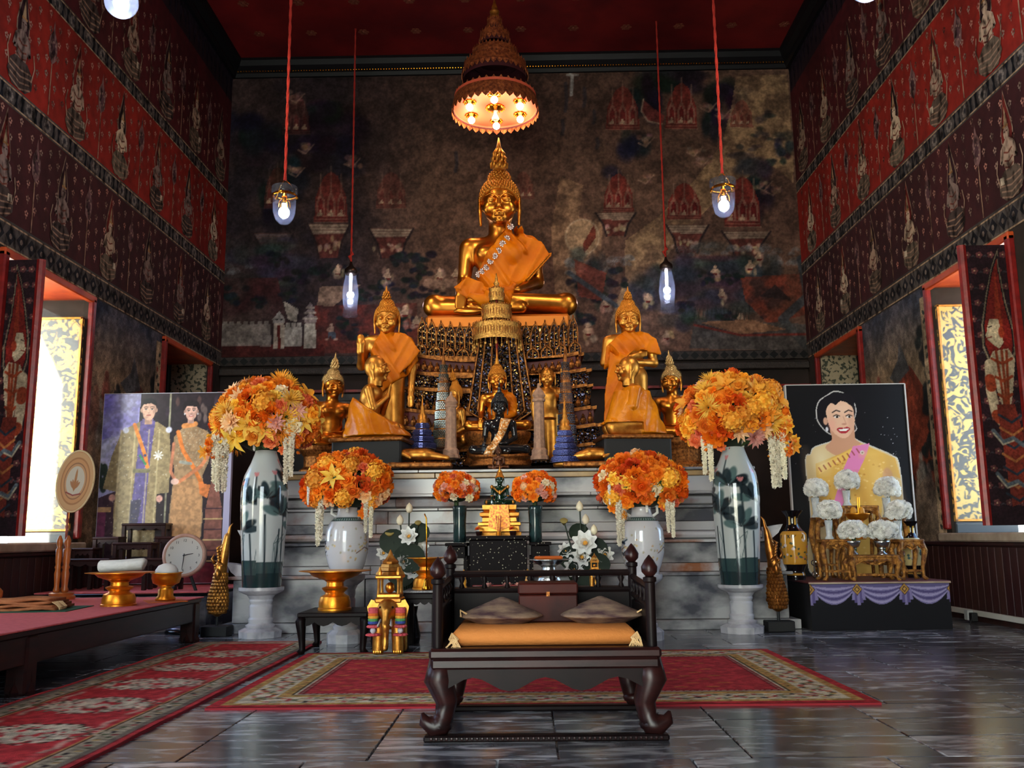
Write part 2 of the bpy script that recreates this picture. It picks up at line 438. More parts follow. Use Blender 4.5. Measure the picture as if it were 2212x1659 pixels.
# floor: slab below, separate marble slabs near, marble surface beyond
def marble_floor(name, rnd):
    m = bpy.data.materials.new(name); m.use_nodes = True; t = m.node_tree; N = t.nodes; L = t.links; b = N['Principled BSDF']
    tc = N.new('ShaderNodeTexCoord'); mp = N.new('ShaderNodeMapping'); L.new(tc.outputs['Object'], mp.inputs[0]); mp.inputs['Scale'].default_value = (1.3, 4.5, 3)
    if rnd:
        oi = N.new('ShaderNodeObjectInfo'); ml = N.new('ShaderNodeVectorMath'); ml.operation = 'SCALE'; cmb = N.new('ShaderNodeCombineXYZ')
        for i in range(3): L.new(oi.outputs['Random'], cmb.inputs[i])
        L.new(cmb.outputs[0], ml.inputs[0]); ml.inputs['Scale'].default_value = 37.0; L.new(ml.outputs[0], mp.inputs['Location'])
        rt = N.new('ShaderNodeMath'); rt.operation = 'MULTIPLY_ADD'; rt.inputs[1].default_value = 1.5; rt.inputs[2].default_value = -.75; L.new(oi.outputs['Random'], rt.inputs[0])
        c2 = N.new('ShaderNodeCombineXYZ'); L.new(rt.outputs[0], c2.inputs[2]); L.new(c2.outputs[0], mp.inputs['Rotation'])
    n = N.new('ShaderNodeTexNoise'); n.inputs['Scale'].default_value = 3.2; n.inputs['Detail'].default_value = 9; n.inputs['Distortion'].default_value = .9
    L.new(mp.outputs[0], n.inputs['Vector']); r = N.new('ShaderNodeValToRGB'); L.new(n.outputs['Fac'], r.inputs[0])
    e = r.color_ramp.elements; e[0].position, e[1].position = .34, .68; e[0].color = tuple(lin((48, 49, 55)))+(1,); e[1].color = tuple(lin((176, 175, 178)))+(1,)
    k = e.new(.5); k.color = tuple(lin((92, 92, 98)))+(1,)
    src = r.outputs[0]
    if rnd:
        hs = N.new('ShaderNodeHueSaturation'); mr = N.new('ShaderNodeMapRange'); mr.inputs[3].default_value = .6; mr.inputs[4].default_value = 1.6
        fr = N.new('ShaderNodeMath'); fr.operation = 'FRACT'; mm = N.new('ShaderNodeMath'); mm.operation = 'MULTIPLY'; mm.inputs[1].default_value = 13.7
        L.new(oi.outputs['Random'], mm.inputs[0]); L.new(mm.outputs[0], fr.inputs[0]); L.new(fr.outputs[0], mr.inputs[0]); L.new(mr.outputs[0], hs.inputs['Value'])
        L.new(src, hs.inputs['Color']); src = hs.outputs[0]
    L.new(src, b.inputs['Base Color']); b.inputs['Roughness'].default_value = .19; b.inputs['Specular IOR Level'].default_value = .6
    return m
M_TILE = marble_floor('grey_floor_marble', True); M_FLOORFAR = marble_floor('grey_floor_marble_far', False)
mb = MB()
mb.box(((XL+XR)/2, (YF+2.3)/2, -.1), (XR-XL+1.4, 2.3-YF, .2)).box(((XL+XR)/2, (7.58+YB)/2+.3, -.1), (XR-XL+1.4, YB-7.58+.6, .2))
mb.box(((XL+XR)/2, (2.3+7.58)/2, -.115), (XR-XL+1.4, 7.58-2.3, .2))
floor = mb.build('floor', M_FLOORFAR, kind='structure')
tme = MB().box((0, 0, -.011), (.653, .323, .022), b=.0025).build('tile', M_TILE, floor)
TL = []
for r_ in range(16):
    y0 = 2.3+.33*(r_+.5); off = random.choice((0, .33, .18, .45))
    for k in range(13):
        x0 = XL-.33+off+.66*k+.33
        TL.append((x0, y0))
for i, (x0, y0) in enumerate(TL):
    o = tme if i == 0 else tme.copy()
    if i: COL.objects.link(o)
    o.location = (x0, y0, random.uniform(-.0006, .0006)); o.rotation_euler = (0, 0, PI if random.random() < .5 else 0)

def side_wall(name, s):
    xi = XR if s > 0 else XL; xo = xi+s*WT; cx = (xi+xo)/2; mb = MB()
    mb.box((cx, (YF+YB)/2, WZ0/2-.02), (WT, YB-YF, WZ0-.04)); mb.box((cx, (YF+YB)/2, (WZ1+ZC)/2), (WT, YB-YF, ZC-WZ1))
    ys = [YF]+[q for a in sorted(WINS) for q in a]+[YB]
    for a, b in zip(ys[0::2], ys[1::2]): mb.box((cx, (a+b)/2, (WZ0+WZ1)/2-.02), (WT, b-a, WZ1-WZ0+.04))
    return mb.build(name, M_WALL, kind='structure')
wall_left = side_wall('wall_left', -1); wall_right = side_wall('wall_right', 1)
mb = MB(); mb.box(((XL+XR)/2, YB+.2, ZC/2), (XR-XL+1.2, .4, ZC))
wall_back = mb.build('wall_back', M_PLAIN, kind='structure')
mb = MB()                                                            # entrance wall behind the viewer, unseen doorway widened and placed to light the foreground
for a, b in ((XL-.6, -3.5), (.1, XR+.6)): mb.box(((a+b)/2, YF-.25, ZC/2), (b-a, .5, ZC))
for a, b in ((-3.5, .1),): mb.box(((a+b)/2, YF-.25, (4.4+ZC)/2), (b-a, .5, ZC-4.4))
wall_front = mb.build('wall_front', M_PLAIN, kind='structure')
M_CEIL = mat('red_ceiling_paint', (134, 33, 31), .6, col2=(92, 21, 24), nscale=1.2, spec=.3)
ceiling = MB().box(((XL+XR)/2, (YF+YB)/2, ZC+.1), (XR-XL+1.2, YB-YF+.9, .2)).build('ceiling', M_CEIL, kind='structure')
# gilt rosettes on the red ceiling
ros = []
for i, x in enumerate(np.arange(XL+.6, XR, .72)):
    for j, y in enumerate(np.arange(7.2, YB-.2, .72)): ros.append((x, y))
M_ROS = mat('faded_gilt', (120, 60, 40), .6)
rme = None
for x, y in ros:
    if rme is None:
        m_ = MB()
        for k in range(6): m_.ell((.05*math.cos(k*PI/3), .05*math.sin(k*PI/3), 0), (.028, .028, .006), 6, 4)
        m_.ell((0, 0, 0), (.03, .03, .012), 6, 4); o = m_.build('ceiling_rosette', M_ROS, ceiling); rme = o
    else: o = rme.copy(); COL.objects.link(o)
    o.location = (x, y, ZC-.004)
# cornice along the back and side walls with a gold bead line
M_CORN = mat('dark_cornice', (13, 13, 17), .5, spec=.3)
mb = MB()
prof = [(0, ZM), (.05, ZM), (.07, ZM+.05), (.07, ZM+.09), (.13, ZM+.14), (.16, ZM+.21), (.16, ZC), (0, ZC)]
mb.prism([(YB-a, z) for a, z in prof], XR-XL, 'x', ((XL+XR)/2, 0, 0))
trim_1 = mb.build('trim_1', M_CORN, kind='structure')
mb = MB()
for i in range(200): mb.ell((XL+.06+i*(XR-XL-.12)/199, YB-.085, ZM+.075), (.013, .013, .013), 6, 4)
mb.build('gold_bead_row', M_BRASS, trim_1, kind='stuff')
for k, s in ((2, -1), (3, 1)):
    xi = XR if s > 0 else XL
    MB().prism([(xi-s*a, z) for a, z in prof], YB-YF, 'y', (0, (YB+YF)/2, 0)).build('trim_%d' % k, M_CORN, kind='structure')
# lower back wall: carved rail and red lacquer line
M_RAIL = mat('carved_dark_rail', (56, 44, 40), .5, col2=(30, 26, 26), nscale=40, bump=.5, bscale=70)
mb = MB(); mb.box(((XL+XR)/2, YB-.03, 3.17), (XR-XL, .06, .13), b=.01).box(((XL+XR)/2, YB-.045, 3.02), (XR-XL, .09, .10), b=.012)
trim_4 = mb.build('trim_4', M_RAIL, kind='structure')
mb = MB(); nd = 60
for i in range(nd):
    x = XL+.07+i*(XR-XL-.14)/(nd-1)
    mb.prism([(x-.06, 3.17), (x, 3.115), (x+.06, 3.17), (x, 3.225)], .014, 'y', (0, YB-.062, 0))
mb.build('lattice_diamonds', M_CORN, trim_4, kind='stuff')
MB().box(((XL+XR)/2, YB-.04, 2.74), (XR-XL, .08, .035)).build('trim_5', M_REDWOOD, kind='structure')
M_DOORP = mat('black_door_lacquer', (24, 18, 20), .4, col2=(40, 26, 24), nscale=8)
for k, x0 in enumerate((-2.75, 2.2)):                                # two dark doors behind the altar
    d = MB().box((x0, YB-.03, 1.36), (1.25, .06, 2.7), b=.01).build('door_%d' % (k+1), M_DOORP, kind='structure')
    for q in (-.31, .31): MB().box((x0+q, YB-.07, 1.36), (.56, .03, 2.5), b=.012).build('door_panel', M_DOORP, d)

# ---- wainscot boards, skirting, cable trunking
for s, nm in ((-1, 'left'), (1, 'right')):
    xi = XR if s > 0 else XL
    bb = MB().box((xi-s*.012, (YF+YB)/2, .32), (.024, YB-YF, .64)).build('baseboard_'+nm, M_WAIN, kind='structure')
    n = 0; first = None
    for y in np.arange(3.0, 10.2, .115):
        if first is None: first = MB().box((0, 0, .34), (.018, .109, .58), b=.004).build('board', M_WAIN, bb); o = first
        else: o = first.copy(); COL.objects.link(o)
        o.location = (xi-s*.032, y, 0)
    MB().box((xi-s*.035, (YF+YB)/2, .655), (.07, YB-YF, .03), b=.006).build('cap_rail', M_WAIN, bb)
mb = MB().box((XR-.065, 7.4, .075), (.03, 5.0, .045), b=.004)
o = tag(mb.build('cable_trunking', mat('ivory_plastic', (196, 190, 178), .45)), 'ivory plastic cable trunking along the foot of the right wall', 'trunking')
t = thing('socket_box', 'small clear socket box on the ivory cable trunking', 'socket', np.array([XR-.16, 7.95, .02]))
MB().box((0, 0, .045), (.05, .07, .085), b=.006).build('box', mat('pale_plastic', (170, 170, 168), .3), t)
MB().box((.0, -.08, .035), (.05, .055, .07), b=.005).build('plug', M_BLACKM, t)
MB().tube([(-.02, -.09, .02), (-.06, -.12, -.045), (-.06, -.2, -.05), (-.02, -.28, -.045)], .006, 6).build('cable', M_BLACKM, t)

# ---- windows
def lacquer(name):
    m = bpy.data.materials.new(name); m.use_nodes = True; t = m.node_tree; N = t.nodes; L = t.links; b = N['Principled BSDF']
    tc = N.new('ShaderNodeTexCoord'); n = N.new('ShaderNodeTexNoise'); n.inputs['Scale'].default_value = 9; n.inputs['Detail'].default_value = 3.5; n.inputs['Distortion'].default_value = 2.2
    L.new(tc.outputs['Object'], n.inputs['Vector']); r = N.new('ShaderNodeValToRGB'); r.color_ramp.interpolation = 'CONSTANT'; L.new(n.outputs['Fac'], r.inputs[0])
    e = r.color_ramp.elements; e[0].position, e[1].position = 0, .5; e[0].color = tuple(lin((66, 60, 54)))+(1,); e[1].color = tuple(lin((236, 190, 92)))+(1,)
    L.new(r.outputs[0], b.inputs['Base Color']); b.inputs['Roughness'].default_value = .35
    return m
M_LACQ = lacquer('gold_on_black_lacquer')
M_ACRYL = mat('clear_acrylic', (255, 255, 255), .04, trans=1.0, ior=1.3, alpha=.16)
M_FLORAL = mat('floral_reveal_paint', (176, 160, 134), .8, col2=(70, 74, 62), nscale=22, ndetail=2, ncon=(.52, .58))
M_SHUT = mat('dark_shutter_paint', (44, 24, 30), .55, col2=(30, 18, 26), nscale=6)
def guardian_leaf(win, s, hx, hy, wd, z0, z1):
    # inner face of the near shutter: painted guardian on a flowered dark ground, facing the viewer
    leaf = MB().box((hx-s*wd/2, hy, (z0+z1)/2), (wd, .045, z1-z0)).build('shutter', M_SHUT, win)
    h = z1-z0; cv = Cv(wd, h, 170, (40, 22, 28)); rr = np.random.default_rng(5)
    for i in range(int(h/.13)):
        for j in range(4):
            cx = (j+.5*(i % 2)+.25)*wd/4; cy = h-.08-i*.13
            for k in range(5): cv.ell(cx+.018*math.cos(k*1.257), cy+.018*math.sin(k*1.257), .011, .011, (112, 62, 62), .9)
            cv.ell(cx, cy, .007, .007, (190, 150, 120))
            for k in (-1, 1): cv.ell(cx+k*.04, cy-.01, .016, .005, (70, 66, 70), .7, rot=k*.5)
    B = h*.70; X0 = wd*.55; sgn = -1 if s > 0 else -1
    fx = lambda q: (X0+(q if s > 0 else -q)*wd)
    aura = [fx(.20), ]
    ap = [(fx(-.20), B-.30), (fx(-.31), B-.16), (fx(-.30), B), (fx(-.16), B+.24), (fx(.0), B+.46), (fx(.13), B+.58), (fx(.16), B+.60), (fx(.13), B+.5), (fx(.20), B+.2), (fx(.32), B-.06), (fx(.30), B-.2), (fx(.2), B-.3)]
    cv.poly([(X0+(a-X0)*1.12, B+(b-B)*1.05) for a, b in ap], (128, 112, 92)); cv.poly(ap, (34, 24, 28)); cv.poly([(X0+(a-X0)*.9, B+(b-B)*.93) for a, b in ap], (128, 34, 28))
    cv.poly([(fx(-.05), B), (fx(.06), B+.45), (fx(.12), B)], (168, 62, 36), .8)
    cv.poly([(fx(-.22), B-.02), (fx(-.15), B+.06), (fx(.03), B+.055), (fx(.06), B-.02), (fx(.1), B-.13), (fx(.0), B-.18), (fx(-.12), B-.15), (fx(-.24), B-.1), (fx(-.27), B-.07), (fx(-.23), B-.05)], (206, 184, 152))
    cv.line([(fx(-.19), B-.01), (fx(-.12), B+.0)], .008, (40, 26, 26)); cv.line([(fx(-.24), B-.095), (fx(-.14), B-.085)], .008, (120, 40, 34)); cv.ell(fx(.07), B-.05, .022, .045, (168, 62, 36))
    T = B-.2
    cv.poly([(fx(-.14), T), (fx(.18), T+.02), (fx(.30), T-.06), (fx(.2), T-.3), (fx(.1), T-.46), (fx(-.06), T-.44), (fx(-.2), T-.2), (fx(-.26), T-.08)], (200, 178, 148))
    for a in (-.08, .04, .14): cv.line([(fx(a), T), (fx(a*.4+.02), T-.42)], .02, (150, 62, 34))
    for q in (.06, .2, .34): cv.line([(fx(-.2+q*.25), T-q), (fx(.03), T-q-.04), (fx(.25-q*.25), T-q)], .022, (158, 64, 34))
    cv.line([(fx(-.24), T-.1), (fx(-.27), T-.3), (fx(-.2), T-.5), (fx(-.08), T-.56)], .075, (196, 172, 142)); cv.line([(fx(-.26), T-.22), (fx(-.25), T-.28)], .08, (150, 60, 34)); cv.line([(fx(-.19), T-.5), (fx(-.14), T-.53)], .08, (150, 60, 34))
    cv.poly([(fx(-.18), T-.42), (fx(.2), T-.42), (fx(.36), T-.75), (fx(.34), T-1.15), (fx(-.05), T-1.2), (fx(-.12), T-.8)], (124, 46, 34))
    for q in range(7): cv.line([(fx(-.15), T-.5-q*.1), (fx(.1), T-.56-q*.1), (fx(.34), T-.5-q*.1)], .018, ((40, 50, 62), (176, 110, 60))[q % 2])
    for q in (.62, .95): cv.line([(fx(-.3), T-q), (fx(-.12), T-q-.09), (fx(.1), T-q-.06), (fx(.3), T-q-.12)], .03, (96, 104, 112)); cv.line([(fx(-.3), T-q-.02), (fx(-.12), T-q-.11), (fx(.1), T-q-.08)], .012, (190, 176, 150))
    cv.mul(.82+.36*cv.noise(.2, 3))
    x0 = hx-s*wd if s > 0 else hx
    cv.grid('painted_guardian', M_PAINTF, (x0, hy-.026, z0), (1, 0, 0), (0, 0, 1), leaf)
    MB().tube([(hx-s*(wd+.012), hy-.012, z0-.0), (hx-s*(wd+.012), hy-.012, z1+.0)], .035, 8).build('meeting_stile', M_REDWOOD, leaf)
for s in (-1, 1):
    xi = XR if s > 0 else XL; xo = xi+s*WT
    for k, (a, b) in enumerate(WINS):
        win = MB().box((xi+s*WT/2-s*.03, (a+b)/2, WZ0+.01), (WT+.16, b-a+.1, .075), b=.012).build('window_%d' % (k+1+(5 if s > 0 else 0)), M_CREAM, kind='structure')
        MB().box((xi+s*WT/2, (a+b)/2, WZ1-.02), (WT-.02, b-a-.01, .04)).build('soffit', M_ORWOOD, win)
        for y in (a, b): MB().box((xi-s*.02, y+(-.035 if y == a else .035), (WZ0+WZ1)/2+.03), (.06, .07, WZ1-WZ0-.1), b=.012).build('jamb_post', M_REDWOOD, win)
        MB().box((xi-s*.02, (a+b)/2, WZ1-.03), (.06, b-a+.14, .07), b=.01).build('lintel', M_ORWOOD, win)
        if k == 0:
            MB().box((xi+s*.29, b-.03, 1.86), (.54, .03, 2.02)).build('lacquer_panel', M_LACQ, win)
            for q in (.03, .55): MB().box((xi+s*q, b-.05, 1.86), (.018, .012, 2.02)).build('panel_border', M_GOLDP, win)
            for q in (.86, 2.86): MB().box((xi+s*.29, b-.05, q), (.54, .012, .018)).build('panel_border', M_GOLDP, win)
            MB().box((xi+s*.29, b-.085, 1.93), (.57, .006, 2.22)).build('acrylic_cover', M_ACRYL, win)
            MB().box((xi+s*.29, b-.05, .79), (.56, .05, .10), b=.01).build('panel_foot', mat('dark_stone', (60, 64, 66), .5), win)
            guardian_leaf(win, s, xi, a+.02, .37 if s > 0 else .29, .80, 3.0)
        elif s > 0 and k > 1:
            for q in (0, 1): MB().box((xi+s*(WT-.06), a+(b-a)*(.25+.5*q), 1.92), (.04, (b-a)/2-.01, 2.36), b=.01).build('closed_shutter', M_SHUT, win)  # shutters added on unseen windows to keep daylight off the left wall
        elif k == 1:
            MB().box((xi+s*.24, b-.02, 1.9), (.46, .03, 2.3)).build('painted_reveal', M_FLORAL, win)
            for q in (0, 1): MB().box((xi+s*(WT-.06), a+(b-a)*(.25+.5*q), 1.92), (.04, (b-a)/2-.01, 2.36), b=.01).build('closed_shutter', M_SHUT, win)
# ================================================================== LAMPS
M_CORD = mat('red_cord', (196, 52, 40), .8, bump=.6, bscale=120)
M_GLASS = mat('lamp_glass', (96, 100, 116), .08, alpha=.17, spec=.8)
M_BULBC = mat('cool_bulb', (240, 245, 255), .4, emit=60.0, ecol=(225, 232, 255))
M_BULBW = mat('warm_bulb', (255, 240, 220), .4, emit=34.0, ecol=(255, 226, 190))
M_DIM = mat('unlit_bulb_glass', (235, 225, 210), .3)
def point(name, parent, loc, energy, col, rad=.05):
    l = bpy.data.lights.new(name, 'POINT'); l.energy = energy; l.color = col; l.shadow_soft_size = rad
    o = bpy.data.objects.new(name, l); COL.objects.link(o); o.parent = parent; o.location = loc; return o
COOL = (.80, .87, 1.0); WARM = (1.0, .74, .46)
def twist(mb, z0, z1, r, x0=0.0):
    for k in range(2):
        n = max(8, int((z1-z0)/.06)); zz = np.linspace(z0, z1, n)
        mb.tube([(x0+r*.45*math.cos(i*1.4+k*PI), r*.45*math.sin(i*1.4+k*PI), z) for i, z in enumerate(zz)], r*.75, 6)
for x, y, lab in ((614, 447, 'bell-jar oil lamp on a red cord, nearer the couple portrait'), (1563, 432, 'bell-jar oil lamp on a red cord, nearer the lone woman portrait')):
    Y = 8.0; c = P(x, y, Y); t = thing('bell_jar_lamp', lab, 'hanging lamp', c, 0, 'glass bell-jar lamps on red cords')
    MB().lathe([(.012, -.165), (.05, -.155), (.082, -.12), (.1, -.06), (.106, .02), (.104, .10), (.112, .13), (.116, .135)], 24, cap=False).build('glass_jar', M_GLASS, t, True)
    MB().lathe([(.118, .125), (.122, .14), (.118, .19), (.11, .19), (.112, .14)], 24, cap=False).build('rim_crown', mat('frosted_rim', (70, 74, 84), .15, alpha=.4), t, True)
    mb = MB()
    for k in range(3):
        a = k*2.094+.5; mb.tube([(.108*math.cos(a), .108*math.sin(a), .115), (.06*math.cos(a), .06*math.sin(a), .22), (0, 0, .27)], .003, 5)
        mb.ell((.112*math.cos(a), .112*math.sin(a), .105), .014, 6, 4)
    mb.lathe([(.108, .095), (.112, .10), (.112, .115), (.108, .12)], 24, cap=False).build('brass_hanger', M_BRASS, t)
    mb = MB()
    for k in range(5):
        a = k*1.257; mb.tube([(.018*math.cos(a), .018*math.sin(a), .09), (.05*math.cos(a), .05*math.sin(a), .04), (.055*math.cos(a), .055*math.sin(a), -.01)], .003, 5)
    mb.lathe([(.02, .05), (.025, .1), (.012, .14)], 10).build('brass_petals', M_BRASS, t)
    b = MB(); b.ell((0, 0, -.055), (.05, .05, .055), 12, 8); b.lathe([(.022, -.01), (.022, .03)], 10); b.build('bulb', M_BULBC, t, True)
    mb = MB(); twist(mb, .26, ZC-c[2], .013); mb.build('cord', M_CORD, t, True)
    point('bulb_light', t, (0, 0, -.05), 22, COOL)
for x, y, lab in ((757, 640, 'hurricane-glass lamp on a red cord above the standing statue with raised hand'), (1441, 630, 'hurricane-glass lamp on a red cord beside the standing statue with folded arms')):
    top = FLR((770 if x < 1000 else 1416), (62 if x < 1000 else 46), ZC); Y = float(top[1])
    c = P(x, y, Y); t = thing('hurricane_lamp', lab, 'hanging lamp', c, 0, 'glass hurricane lamps on red cords')
    k_ = SZ(1, Y)
    MB().lathe([(17*k_, -45*k_), (18*k_, -42*k_), (15*k_, -38*k_), (16*k_, -20*k_), (18*k_, 2*k_), (17*k_, 22*k_), (13*k_, 40*k_), (11*k_, 52*k_)], 22, cap=False).build('glass_chimney', M_GLASS, t, True)
    MB().lathe([(11*k_, 50*k_), (15*k_, 54*k_), (14*k_, 62*k_), (5*k_, 70*k_), (2*k_, 80*k_)], 16).build('metal_cap', mat('dull_pewter', (74, 62, 58), .35, .8), t, True)
    b = MB(); b.ell((0, 0, 3*k_), (8*k_,)*3, 12, 8); b.ell((0, 0, -12*k_), (6*k_,)*3, 12, 8); b.lathe([(3*k_, 10*k_), (3*k_, 50*k_)], 8); b.build('bulb', M_BULBC, t, True)
    mb = MB(); twist(mb, 78*k_, ZC-c[2], .012); mb.build('cord', M_CORD, t, True)
    mb = MB(); mb.tube([(0, 0, 84*k_), (-5*k_, 0, 92*k_), (4*k_, 0, 98*k_), (0, 0, 104*k_)], .016, 6); mb.build('cord_knot', M_CORD, t, True)
    point('bulb_light', t, (0, 0, -3*k_), 14, COOL)
M_OPAL = mat('globe_glass', (120, 126, 145), .1, alpha=.3, spec=.8)
for x, y, lab in ((262, 4, 'round glass globe lamp near the ceiling by the couple portrait side wall'), (1872, -32, 'round glass globe lamp near the ceiling by the red wall of the lone woman portrait'),):
    c = P(x, y, 6.0); t = thing('globe_lamp', lab, 'hanging lamp', c, 0, 'glass globe lamps')
    MB().ell((0, 0, 0), .118, 24, 14).build('globe', M_OPAL, t, True)
    MB().ell((0, 0, .03), .052, 14, 8).build('bulb', M_BULBC, t, True)
    MB().lathe([(.05, .105), (.055, .13), (.03, .16), (.01, .17)], 14).build('cap', M_BRASS, t, True)
    MB().tube([(0, 0, .16), (0, 0, ZC-c[2])], .01, 8).build('rod', M_BRASS, t)
    point('bulb_light', t, (0, 0, -.14), 30, COOL)
# unseen spotlights added under the ceiling to light the altar statues
def spot(loc, aim, energy, col, ang, lab):
    t = thing('added_spotlight', lab, 'spotlight', loc)
    d = (Vector(aim)-Vector(loc)).normalized(); q = np.array(d.to_track_quat('-Z', 'Y').to_matrix())
    MB().lathe([(.09, -.02), (.1, -.02), (.085, .12), (.04, .18)], 16, M=q).build('housing', M_BLACKM, t)
    MB().tube([tuple(-np.array(d)*.15), (0, 0, ZC-loc[2])], .012, 8).build('stem', M_BLACKM, t)
    l = bpy.data.lights.new('spot', 'SPOT'); l.energy = energy; l.color = col; l.spot_size = ang; l.spot_blend = .6; l.shadow_soft_size = .12
    o = bpy.data.objects.new('spot_light', l); COL.objects.link(o); o.parent = t; o.location = tuple(np.array(d)*.06); o.rotation_euler = d.to_track_quat('-Z', 'Y').to_euler()
spot((-3.3, 5.6, 6.9), (-.4, 9.0, 2.2), 480, (1.0, .78, .52), .8, 'added spotlight out of view over the nave on the couple portrait side')
spot((3.0, 5.6, 6.9), (0, 9.0, 2.2), 420, (1.0, .78, .52), .8, 'added spotlight out of view over the nave on the lone woman portrait side')

# ---- tiered ceremonial umbrella over the main statue
Yc = 9.6
c0 = P(1070, 243, Yc)
t = thing('tiered_umbrella', 'large tiered gilt ceremonial umbrella with lit bulbs hanging over the great seated statue', 'umbrella', c0)
M_LACE = mat('gilt_lace', (196, 112, 62), .5, .55, col2=(122, 58, 34), nscale=28, bump=.5, bscale=60)
M_MAROON = mat('maroon_cloth', (70, 20, 26), .7)
M_UNDER = mat('salmon_lining', (222, 96, 66), .6)
tiers = []
for i, (pw, py, hh) in enumerate(((200, 243, .20), (154, 178, .21), (112, 143, .17), (73, 102, .16), (37, 70, .15))):
    z = P(1070, py, Yc)[2]-c0[2]; r = SZ(pw/2, Yc)
    tiers.append((r, z, hh))
for i, (r, z, hh) in enumerate(tiers):
    ti = MB(); n = 48
    ti.lathe([(r*.965, z+.015), (r*.93, z+hh*.62), (r*.88, z+hh), (r*.5, z+hh*1.15)], n, cap=False)
    tier = ti.build('tier', M_MAROON, t, True)
    la = MB(); z0 = z+(.0 if i == 0 else hh*.38); m_ = 36 if i < 3 else 20
    la.lathe([(r*1.0, z0+.02), (r*.97, z+hh*.6), (r*.925, z+hh*.97)], n, cap=False)
    for k in range(m_):                                              # scalloped edge and little crest points
        a = 2*PI*k/m_; ca, sa = math.cos(a), math.sin(a); wd = PI*r/m_
        q = [(-wd, .02), (-wd*.8, -.008), (-wd*.35, -.026), (0, -.04), (wd*.35, -.026), (wd*.8, -.008), (wd, .02)]
        M_ = np.array([[-sa, ca, 0], [ca, sa, 0], [0, 0, 1.]]).T
        la.prism([(u, z0+v) for u, v in q], .006, 'y', M=M_, c=(0, 0, 0)); la.v[-1] += np.array([ca, sa, 0])*r*1.0
        la.prism([(-wd*.5, 0), (0, .03), (wd*.5, 0)], .006, 'y', M=M_); la.v[-1] += np.array([ca*r*.93, sa*r*.93, z+hh*.96])
    la.build('lace_valance', M_LACE, tier)
r, z, hh = tiers[0]
MB().lathe([(r*.955, .05), (.001, .065)], 48, cap=False).build('lining', M_UNDER, t)
MB().lathe([(r*.955, .03), (r*.945, .19)], 48, cap=False).build('inner_band', M_UNDER, t)
rt_, zt, ht = tiers[-1]
zf = zt+ht; MB().lathe([(.05, zf-.02), (.06, zf), (.055, zf+.05), (.03, zf+.06), (.055, zf+.09), (.055, zf+.11), (.028, zf+.13), (.034, zf+.16), (.02, zf+.20), (.008, zf+.27)], 14).build('finial', M_GOLDP, t, True)
MB().tube([(0, 0, zf+.2), (0, 0, ZC-c0[2])], .012, 8).build('suspension_rod', M_BLACKM, t)
for k in range(6):
    a = k*PI/3+.52; p = (.66*r*math.cos(a), .66*r*math.sin(a))
    sk = MB(); sk.lathe([(.075, .055), (.06, .045), (.03, .04), (.02, .02)], 14, c=(p[0], p[1], 0))
    for q in range(10): sk.ell((p[0]+.066*math.cos(q*.628), p[1]+.066*math.sin(q*.628), .046), .012, 5, 4)
    sk = sk.build('socket_rosette', M_BRASS, t, True)
    MB().ell((p[0], p[1], -.01), .04, 12, 8).build('bulb', M_BULBW, sk, True)
    if k % 2 == 0: point('bulb_light', t, (p[0], p[1], -.12), 13, WARM, .06)
sk = MB(); sk.lathe([(.11, .06), (.08, .045), (.03, .03)], 16)
for q in range(16): sk.ell((.1*math.cos(q*.393), .1*math.sin(q*.393), .05), .013, 5, 4)
sk = sk.build('socket_rosette', M_BRASS, t, True)
MB().lathe([(.018, .02), (.02, -.02), (.042, -.07), (.042, -.082), (.02, -.09)], 14).build('reflector_bulb', M_DIM, sk, True)
# ================================================================== MURALS
# ---- back wall
cv = Cv(XR-XL, ZM-3.24, 66, (116, 86, 72))
Yw = YB-.012
def tfb(x, y):
    q = P(x, y, Yw); return (q[0]-XL, q[2]-3.24)
n1 = cv.noise(1.2, 1); n2 = cv.noise(.5, 2); n3 = cv.noise(.16, 3); n4 = cv.noise(.35, 9, .45, .6)
cv.mix(n1*.5, (84, 60, 54)); cv.mix(n2*.25, (138, 106, 86))
uu = np.linspace(0, 1, cv.nx)[None]*np.ones((cv.ny, 1)); vv = np.linspace(0, 1, cv.ny)[:, None]*np.ones((1, cv.nx))
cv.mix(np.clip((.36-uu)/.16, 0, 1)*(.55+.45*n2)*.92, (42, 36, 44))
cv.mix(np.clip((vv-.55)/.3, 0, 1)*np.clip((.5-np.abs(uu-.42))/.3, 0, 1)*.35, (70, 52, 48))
cv.tf = tfb
rr = random.Random(3)
def blob(x, y, rx, ry, col, n=9, al=.9, sp=.8):
    for i in range(n): cv.ell(x+rr.gauss(0, sp)*rx*.55, y+rr.gauss(0, sp)*ry*.55, rx*rr.uniform(.22, .5), ry*rr.uniform(.22, .5), tuple(min(255, max(0, q+rr.randint(-14, 14))) for q in col), al*rr.uniform(.6, 1), soft=.6)
def tree(x, y, r, dark=(34, 36, 40)):
    for i in range(10): cv.ell(x+rr.gauss(0, .55)*r, y+rr.gauss(0, .38)*r, r*rr.uniform(.25, .5), r*rr.uniform(.18, .34), tuple(q+rr.randint(-8, 10) for q in dark), .9, soft=.5)
def figure(x, y, h, col=(188, 160, 134), lean=0):
    cv.ell(x, y-h*.42, h*.1, h*.12, col); cv.poly([(x-h*.16+lean, y), (x+h*.17+lean, y), (x+h*.15, y-h*.3), (x-h*.12, y-h*.3)], col)
    cv.line([(x-h*.1, y-h*.27), (x-h*.26, y-h*.1), (x-h*.1, y-h*.02)], .022, col); cv.poly([(x-h*.17+lean, y), (x+h*.18+lean, y), (x+h*.12, y+h*.12), (x-h*.14, y+h*.1)], (112, 40, 36))
